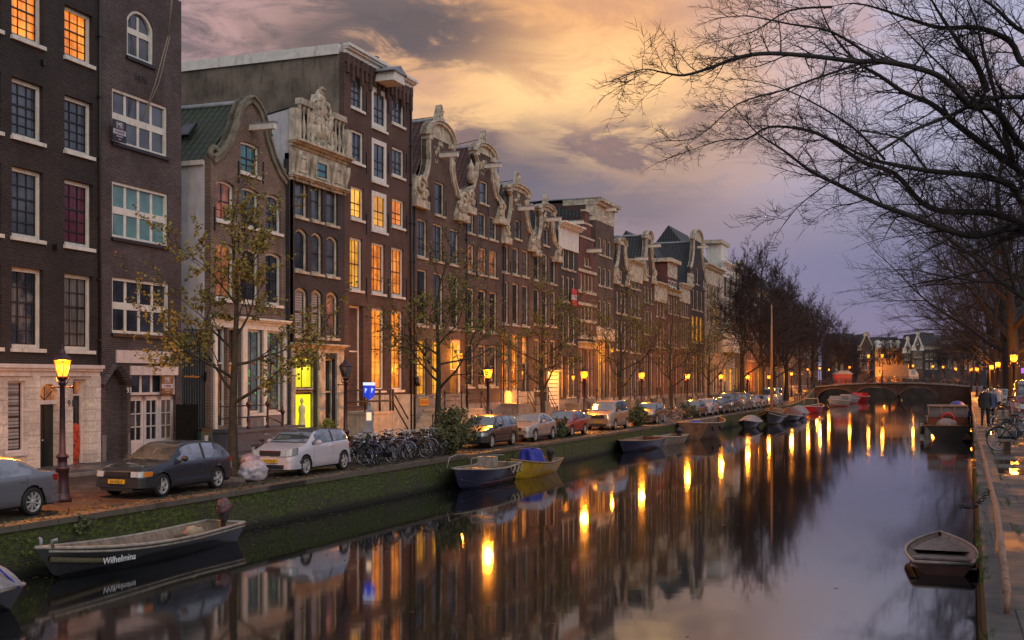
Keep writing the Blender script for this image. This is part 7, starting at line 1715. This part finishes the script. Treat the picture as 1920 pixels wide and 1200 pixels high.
for i in range(7):
    u = 1228 + i * 10.5; X = -18.95 + rb.uniform(-.3, .3); k = [3, 3, 0, 3, 2, 3, 0][i]
    put_bike(k, X, on_x(u, X).y, SG, R(rb.uniform(-60, 60)), R(rb.uniform(-14, 14)), '%s bicycle %s' % (CN[k], w2[i]), 'brown bicycles by the far parked cars')
for i in range(10):
    u = 1376 + i * 9; X = -18.6 + rb.uniform(-.3, .2); k = [0, 3, 0, 2, 3, 0, 1, 0, 3, 2][i]
    put_bike(k, X, on_x(u, X).y, SG, R(rb.uniform(-70, 70)), R(rb.uniform(-10, 10)), 'small far bicycle at the quay edge beside the sailing boat and far cars', 'far bicycles along the quay edge')
# ---------------------------------------------------------------- bridge
def bridge():
    YB, WD = 236.0, 9.0; x0, x1 = -24.0, 6.2; c = (x0 + x1) / 2
    def dz(x): t = (x - c) / ((x1 - x0) / 2); return 3.72 - .85 * t * t
    r = empty('arched_bridge', (c, YB, 0), 0, 'dark low brick bridge with three arches and iron railing across the canal', 'bridge')
    BRB = brick('bridge_brick', (.055, .032, .027), (.075, .045, .036), (.08, .065, .055), .5)
    arches = [(-10.9, 3.5), (-3.3, 4.1), (4.6, 3.5)]
    xs_ = [x0 - c + (x1 - x0) * i / 40 for i in range(41)]
    outer = [(x0 - c, -2), (x1 - c, -2)] + [(x, dz(x + c) - .1) for x in xs_[::-1]]
    loops = [[Vector((a, b, 0)) for a, b in outer]]; hs = []
    for ac, aw in arches:
        hh = dz(ac + c) - .95
        h = [(ac - aw, -1.5), (ac + aw, -1.5)] + [(ac + aw * math.cos(t * math.pi / 16), .35 + (hh - .35) * math.sin(t * math.pi / 16)) for t in range(17)]
        hs.append(h); loops.append([Vector((a, b, 0)) for a, b in h])
    pts = [p for l in loops for p in l]; tri = geometry.tessellate_polygon(loops); m = MB()
    for y in (0, WD): m.add([(p.x, y, p.y) for p in pts], [tuple(t) for t in tri])
    for h in hs: n = len(h); m.add([(a, 0, b) for a, b in h] + [(a, WD, b) for a, b in h], [(i, (i + 1) % n, n + (i + 1) % n, n + i) for i in range(n)])
    m.build('spandrel', BRB, r)
    for h in hs:
        m = MB(); po = h[2:]; ac = (h[0][0] + h[1][0]) / 2
        for i in range(16):
            a, b = po[i], po[i + 1]; s = 1.1
            q = [a, b, (ac + (b[0] - ac) * s, b[1] + .35), (ac + (a[0] - ac) * s, a[1] + .35)]
            m.add([(x, -.08, z) for x, z in q] + [(x, .02, z) for x, z in q], [(0, 1, 2, 3), (0, 1, 5, 4), (2, 3, 7, 6)])
        m.build('arch_ring', BR_F, r)
    m = MB()
    for i in range(40):
        a, b = xs_[i], xs_[i + 1]; za, zb_ = dz(a + c), dz(b + c)
        m.add([(a, -.2, za - .3), (b, -.2, zb_ - .3), (b, -.2, zb_), (a, -.2, za), (a, WD + .2, za), (b, WD + .2, zb_)], [(0, 1, 2, 3), (3, 2, 5, 4)])
    m.build('deck', STONE, r)
    for y in (-.05, WD + .05):
        m = MB()
        for hz, t in ((1.05, .04), (.6, .025), (.2, .025)): m.tube([(x, y, dz(x + c) + hz) for x in xs_], t, 4, cap=False)
        for i in range(0, 41): m.tube([(xs_[i], y, dz(xs_[i] + c)), (xs_[i], y, dz(xs_[i] + c) + 1.1)], .035, 4)
        for i in range(160): x = x0 - c + (x1 - x0) * i / 160; m.tube([(x, y, dz(x + c) + .2), (x, y, dz(x + c) + 1.0)], .012, 3, cap=False)
        m.build('railing', BLACK, r)
    for i in range(26):
        x = x0 + 1.5 + i * 1.08; k = [0, 3, 0, 2, 0, 1][i % 6]
        put_bike(k, x, YB - .0 + .5, dz(x), R(rb.uniform(-12, 12)) + (math.pi if i % 3 else 0), R(rb.uniform(-9, 9)), 'far bicycle leaning on the bridge railing', 'bicycles along the bridge railing')
    for i, (u, lab) in enumerate(((1640, 'taller lit lantern on the left of the bridge'), (1664, 'lit lantern on the bridge before the orange lit building'), (1715, 'lit lantern above the middle bridge arch'), (1750, 'lit lantern above the right bridge arch'), (1768, 'lit lantern on the right of the bridge'), (1600, 'lit lantern at the left of the bridge behind the kiosk'))):
        X = on_x(u, 1).x; q = at_d(u, HZ, 246); o = lantern_post(lab, q.x, YB + WD + .6 if i > 1 else YB - .4, dz(q.x) - .05, True, 75)
        if i < 2: o.scale = (1.3, 1.3, 1.55)
    kq = at_d(1580, HZ, 232); r2 = empty('kiosk', (kq.x, kq.y, 2.7), TH, 'red lit kiosk at the left end of the bridge', 'kiosk')
    m = MB(); m.box(-1.6, 1.6, -1, 1, 0, 2.6); m.build('body', emit('red_lit_panel', (.75, .03, .015), .4), r2); m = MB(); m.prism([(-1.9, 2.6), (1.9, 2.6), (.9, 3.3), (-.9, 3.3)], lambda a, b, t: (a, t, b), -1.3, 1.3); m.build('roof', ZINC, r2)
    tq = at_d(1693, HZ, 249); r3 = empty('box_truck', (tq.x, YB + 4.2, dz(tq.x)), 0, 'cream box truck crossing the bridge', 'truck')
    m = MB(); m.box(-3.0, 1.7, -1.1, 1.1, .7, 3.3); m.box(-3.05, 1.75, -1.15, 1.15, 3.3, 3.42); m.build('box_body', paint('cream_truck', (.27, .19, .12), .5, .15, 3, .05), r3)
    m = MB(); m.prism([(1.8, .6), (3.6, .6), (3.6, 1.5), (3.0, 2.5), (1.8, 2.5)], lambda a, b, t: (a, t, b), -1.05, 1.05); cb = m.build('cab', WHB, r3); m = MB(); m.box(2.3, 3.0, -1.07, -1.055, 1.5, 2.3); m.build('cab_window', CARGLASS, cb)
    for x in (-2.0, 2.6): wheel(r3, x, -.9, .42, -1)
bridge()
# ramp railing at the left
r = empty('ramp_railing', (0, 0, 0), 0, 'black iron railing climbing the ramp to the bridge', 'railing'); m = MB()
ys = [150 + 4 * i for i in range(22)]
for hz in (1.05, .55): m.tube([(edge_left(y) - .2, y, street_z(y) + hz) for y in ys], .04, 4)
for y in ys: m.tube([(edge_left(y) - .2, y, street_z(y)), (edge_left(y) - .2, y, street_z(y) + 1.1)], .04, 4)
m.build('bars', BLACK, r)
# ---------------------------------------------------------------- far buildings beyond the bridge
def far_house(label, u0, u1, d, v, wall, rows, n, **kw):
    P0 = at_d(u0, HZ, d); P1 = at_d(u1, HZ, d)
    return simple_house(label, u0, u1, P0, P1, wall, v, n, rows, base=2.2, stoop=False, **kw)
far_house('dark far house with stepped gable left of the orange lit building', 1608, 1641, 318, 652, BR_G, [((660, 672), 'dark'), ((680, 694), ['litdim', 'dark', 'dark'])], 3, gl=[(1608, 655), (1612, 648), (1616, 640), (1619, 634), (1620, 630)], apex=622, zr=626)
h = far_house('far house washed orange by street light beyond the bridge', 1641, 1693, 316, 657, brick('lamplight_tinted_render', (.42, .26, .12), (.48, .3, .14), (.35, .25, .14), .3, 1, .4), [((662, 672), 'dark'), ((677, 688), ['dark', 'litdim', 'dark', 'litdim', 'dark', 'dark']), ((692, 703), 'litdim')], 6, cor=(.0, .8), roof=ROOFDARK, zr=632)  # orange street light partly put into the wall colour
for s in (.2, .5, .8): lamp_light(None, h.world(h.L * s, -3.0, 3.5), 900)
for i in range(4): m = MB(); s = h.L * (.14 + .24 * i); zt = h.z(1641, 657); m.prism([(s - .7, zt + .6), (s + .7, zt + .6), (s + .7, zt + 2.2), (s, zt + 2.9), (s - .7, zt + 2.2)], FN, .3, 3); m.build('dormer', WHITE, h.o)
far_house('narrow far brick house with steep white edged gable, left one of the pair', 1693, 1710, 312, 660, BR_F, [((640, 648), [None, 'curtain', None]), ((663, 675), 'curtain'), ((681, 692), 'curtain')], 3, gl=[(1693, 660), (1693.5, 656), (1697, 646), (1700, 638)], apex=630, zr=634, trim=WHITE)
far_house('taller far brick house with steep white edged gable, right one of the pair', 1710, 1731, 311, 655, BR_F, [((636, 646), [None, 'curtain', None]), ((657, 670), 'dark'), ((676, 690), 'curtain')], 3, gl=[(1710, 655), (1711, 650), (1715, 638), (1719, 628)], apex=620, zr=626, trim=WHITE)
far_house('dark far house with high mansard roof behind the twin gables', 1731, 1762, 314, 655, BR_E, [((662, 674), 'dark'), ((680, 692), ['dark', 'litdim', 'dark'])], 3, cor=(.0, .7), roof=ROOFDARK, zr=624)
far_house('dark far house nearly hidden by the right bank trees', 1762, 1800, 316, 645, BR_G, [((655, 668), 'dark'), ((676, 690), ['dark', 'dark', 'litdim'])], 3, cor=(.0, .7), roof=ROOFDARK, zr=628)
far_house('last far house at the end of the right bank', 1800, 1850, 318, 640, BR_E, [((652, 668), 'dark'), ((676, 692), 'litdim')], 4, cor=(.0, .7), roof=ROOFDARK, zr=618)
far_house('dark far house seen between the left bank trees and bridge', 1560, 1608, 322, 648, BR_D, [((660, 672), 'dark'), ((680, 694), 'litdim')], 4, cor=(.0, .7), roof=ROOFDARK, zr=625)
# right bank houses behind the elms
def right_house(label, y0, y1, X, H, wall, kinds):
    P0 = Vector((X, y1, rg(y1))); P1 = Vector((X, y0, rg(y0))); h = House('canal_house', label, 0, 0, P0, P1, wall, depth=10, base=rg(y0)); L = h.L; n = 4
    for i, (za, zb) in enumerate(((.4, 3.4), (4.6, 7.2), (8.2, 10.4), (11.3, 13.2))):
        for j in range(n): c = L * (.14 + .24 * j); h.win(c - .6, c + .6, za, zb, kinds[i][j % len(kinds[i])], 2, (1, 1), fw=.12, frame=WHITE)
    h.facade([(0, 0), (L, 0), (L, H), (0, H)]); h.body(H); h.flat_roof(H); h.cornice(H, H + .6, WHITE); return h
right_house('tall dark house on the right bank with lit shop windows', 150, 162, 11.2, 15, BR_F, [['gold', 'lit'], ['dark'], ['dark'], ['dark']])
h = right_house('dark right bank house carrying blue and green neon strips', 162, 172, 11.3, 14, BR_E, [['lit', 'gold'], ['dark'], ['dark'], ['dark']])
right_house('brown right bank house between the elms and the bridge', 172, 186, 11.4, 15, BR_G, [['gold', 'litdim'], ['dark', 'litdim'], ['dark'], ['dark']])
right_house('right bank house nearest the bridge with gold ground floor', 186, 204, 11.5, 14.5, BR_D, [['gold'], ['dark'], ['litdim', 'dark'], ['dark']])
for lab, u, v0, v1, col in (('green upright neon sign hanging beyond the right bank trunk', 1912, 734, 712, (.02, .7, .12)), ('blue upright neon sign above the green neon strip', 1911, 711, 690, (.05, .12, .9)), ('small violet neon sign at the right edge', 1917, 700, 690, (.5, .1, .7))):
    q = at_d(u, v0, 125); q2 = at_d(u, v1, 125); r = empty('neon_sign', (q.x, q.y, q.z), TH, lab, 'neon sign', 'neon signs on the right bank'); H = q2.z - q.z
    m = MB(); m.box(-.2, .2, -.06, .06, 0, H); m.build('light_box', emit('neon_%d' % int(v0), col, 1.2), r)
    m = MB(); m.box(-.24, .24, -.03, .05, -.05, 0); m.box(-.24, .24, -.03, .05, H, H + .05); m.tube([(0, 0, -(q.z - rg(125)) if v0 > 720 else 0), (0, 0, -.02)], .05, 6) ; m.build('bracket', BLACK, r)
# ---------------------------------------------------------------- right quay furniture
def pipe_rail(label, pts, zr):
    r = empty('quay_rail', (0, 0, 0), 0, label, 'railing', 'low pipe rails along the right quay'); m = MB(); P = [Vector((x, y, z)) for x, y, z in pts]
    m.tube(P, .04, 10); m.build('pipe', paint('worn_pipe', (.23, .13, .085), .5, .35, 6, .2, dirt=(.08, .045, .03)), r)
    for i in range(len(P)): m = MB(); m.tube([P[i], Vector((P[i].x, P[i].y + .01, RG - .01))], .03, 7); m.build('post', MATS['worn_pipe'], r)
    return r
RPT = [(1888, 1110), (1876, 1010), (1868, 950), (1856, 905), (1843, 850), (1838.5, 832)]
P = [on_z(u, v, RG + .22) for u, v in RPT]; pipe_rail('thick worn pipe rail with an open end nearest on the right quay', P, .22)
P = [on_z(u, v, RG + .22) for u, v in ((1833, 830), (1829.5, 800), (1826, 778), (1822, 762))]; pipe_rail('second worn pipe rail beside the wooden launch', P, .22)
q = on_z(1860, 925, RG + .2); r = empty('mooring_chain', q, 0, 'rusty mooring chain looped round the worn pipe rail', 'chain'); m = MB()
for i in range(12):
    t = i / 11; p = Vector((-.05 - .42 * t, -.25 * t, .05 - .25 * t - .12 * math.sin(t * 3.1))); T = Matrix.Translation(p) @ Matrix.Rotation(R(90) * (i % 2), 4, 'X') @ Matrix.Rotation(R(30), 4, 'Y')
    m.tube([T @ Vector((.05 * math.cos(a), .03 * math.sin(a), 0)) for a in [2 * math.pi * k / 8 for k in range(9)]], .011, 4)
m.build('links', BLACK, r)
DK = paint('dark_red_wood', (.07, .035, .03), .6, .3, 5, .2)
q = on_z(1888, 852, RG); r = empty('stool', q, R(10), 'small low wooden stool on the right quay', 'stool'); m = MB(); m.box(-.2, .2, -.14, .14, .36, .41); m.build('seat', WOODL, r); m = MB(); m.box(-.08, .08, -.08, .08, 0, .36); m.build('leg', DK, r)
for s in (-1, 1): m = MB(); m.tube([(s * .17, 0, .36), (s * .2, 0, .24)], .015, 5); m.build('bracket', BLACK, r)
for u, lab in ((1874, 'left grey wooden mooring post of the pair'), (1887, 'right grey wooden mooring post of the pair')):
    q = on_z(u, 817, RG); r = empty('bollard', q, 0, lab, 'bollard', 'wooden posts on the right quay'); m = MB(); m.box(-.065, .065, -.065, .065, 0, .9); m.build('post', WOODL, r); m = MB(); m.box(-.08, .08, -.08, .08, .9, .94); m.build('cap', ZINC, r)
w3 = ['beside the low stool', 'at the right edge beyond the posts', 'in front of the small white car', 'against the dark elm trunk', 'near the walking person', 'behind the wooden posts']
for i, (u, v, k) in enumerate(((1908, 845, 0), (1918, 832, 0), (1882, 792, 2), (1898, 800, 3), (1868, 786, 1), (1894, 808, 0))):
    q = on_z(u, v, RG); put_bike(k, q.x, q.y, RG, R([10, -20, 70, 50, 100, 30][i]), R([5, -8, 6, -5, 8, -7][i]), '%s bicycle %s' % (CN[k], w3[i]), 'bicycles on the right bank')
for i, (u, v) in enumerate(((1899, 866), (1910, 884), (1870, 812))):
    q = on_z(u, v, RG + .006); m = MB(); m.add([(q.x + (.75 + .25 * math.sin(3 * a + i)) * math.cos(a) * 1.3, q.y + (.75 + .3 * math.cos(2 * a + i)) * math.sin(a) * 1.6, RG + .006) for a in [2 * math.pi * k / 24 for k in range(24)]], [tuple(range(24))])
    pm = paint('puddle', (.015, .014, .014), .08, .1, 2, 0); o = m.build('puddle', pm); tag(o, ['puddle near the stool on the dark cobbles', 'larger puddle at the right edge of the cobbles', 'small puddle reflecting orange light near the posts'][i], 'puddle')
# ---------------------------------------------------------------- people
def person(label, loc, rz, jacket, trousers, H=1.78, stride=.18, hair=(.03, .02, .015), bag=False):
    r = empty('person', loc, rz, label, 'person', 'people walking on the right bank'); s = H / 1.78
    J = [(0, 0, .95, .13), (0, .01, 1.12, .135), (0, .0, 1.33, .155), (0, -.01, 1.47, .09), (0, .01, 1.55, .052), (0, .03, 1.63, .085), (0, .03, 1.70, .082), (0, .025, 1.765, .04)]
    legs = []
    for sg in (-1, 1): legs.append([(sg * .09, 0, .9, .1), (sg * .1, sg * stride * .45, .5, .07), (sg * .1, sg * stride - .02, .09, .045), (sg * .11, sg * stride + .12, .035, .038)])
    arms = []
    for sg in (-1, 1): arms.append([(sg * .19, 0, 1.42, .065), (sg * .245, -.02, 1.13, .05), (sg * .25, .06 - sg * .05, .88, .035), (sg * .25, .09 - sg * .05, .80, .03)])
    V = []; E = []; RD = []
    def chain(ps, root=None):
        prev = root
        for p in ps:
            V.append((p[0] * s, p[1] * s, p[2] * s)); RD.append(p[3] * s); i = len(V) - 1
            if prev is not None: E.append((prev, i))
            prev = i
    chain(J)
    for l in legs: chain(l, 0)
    for a in arms: chain(a, 2)
    me = bpy.data.meshes.new('body'); me.from_pydata(V, E, []); me.update(); o = bpy.data.objects.new('body', me); COL.objects.link(o)
    md = o.modifiers.new('skin', 'SKIN'); md.use_smooth_shade = True
    for i, q in enumerate(me.skin_vertices[0].data): q.radius = (RD[i], RD[i]); q.use_root = (i == 0)
    ss = o.modifiers.new('sub', 'SUBSURF'); ss.levels = ss.render_levels = 2
    dg = bpy.context.evaluated_depsgraph_get(); dg.update(); nm = bpy.data.meshes.new_from_object(o.evaluated_get(dg)); bpy.data.objects.remove(o)
    SK = paint('skin', (.4, .24, .18), .5, .1, 8, 0); nm.materials.clear()
    for q in (jacket, trousers, SK): nm.materials.append(q)
    for f in nm.polygons:
        z = f.center.z / s; f.use_smooth = True; f.material_index = 2 if z > 1.5 or (.72 < z < .86 and abs(f.center.x) > .19 * s) else (0 if z > .84 else 1)
    o = bpy.data.objects.new('body', nm); COL.objects.link(o); setparent(o, r)
    m = MB(); m.blob((0, .0 * s, 1.70 * s), (.095 * s, .105 * s, .1 * s), 4, .15, 8); m.build('hair', paint('hair_%d' % int(hair[0] * 1000), hair, .7, .2, 20, .2), r)
    m = MB()
    for z0, a, b in ((.78, .225, .155), (1.0, .2, .145), (1.25, .215, .15), (1.42, .2, .12), (1.49, .09, .09)): pass
    prof = [(.78, .215, .15), (.95, .2, .145), (1.15, .195, .14), (1.35, .215, .145), (1.44, .18, .115), (1.5, .075, .075)]
    vs = []; n = 16
    for z0, a, b in prof:
        for k in range(n): t = 2 * math.pi * k / n; vs.append((a * math.cos(t) * s, b * math.sin(t) * s, z0 * s))
    m.add(vs, [(i * n + k, i * n + (k + 1) % n, (i + 1) * n + (k + 1) % n, (i + 1) * n + k) for i in range(len(prof) - 1) for k in range(n)], 0, True); m.build('jacket', jacket, r)
    for sg in (-1, 1): m = MB(); m.blob((sg * .105 * s, (sg * stride + .06) * s, .045 * s), (.05 * s, .14 * s, .05 * s), 2, .05, 6); m.build('shoe', PLASTIC, r)
    return r
JK = paint('charcoal_jacket', (.03, .028, .032), .85, .2, 6, .2); TR = paint('black_trousers', (.014, .014, .018), .85, .2, 6, .1); JB = paint('blue_jacket', (.05, .06, .12), .8, .2, 6, .1)
q = on_z(1847, 799, RG); person('person in charcoal jacket and black trousers walking away along the right quay', q, R(-8), JK, TR, 1.84)
q = on_z(1858, 797, RG); person('person in dark blue coat half behind the one in the charcoal jacket', q, R(8), JB, TR, 1.76, hair=(.2, .13, .06))
q = on_z(1871, 778, RG); person('far person in a pale jacket near the parked white car', q, R(20), paint('pale_jacket', (.4, .35, .33), .8, .2, 6, .1), TR, 1.75, hair=(.05, .03, .02))
# mannequin glowing in the yellow doorway, ducks

q = on_z(541, 974, 0); r = empty('mooring_pile', (q.x, q.y, 0), 0, 'short leaning wooden mooring pile at the foot of the mossy wall', 'mooring post'); m = MB(); m.tube([(0, 0, -.6), (-.05, -.1, .1), (-.12, -.2, .5)], [.11, .11, .1], 9); m.build('pile', WOODL, r)
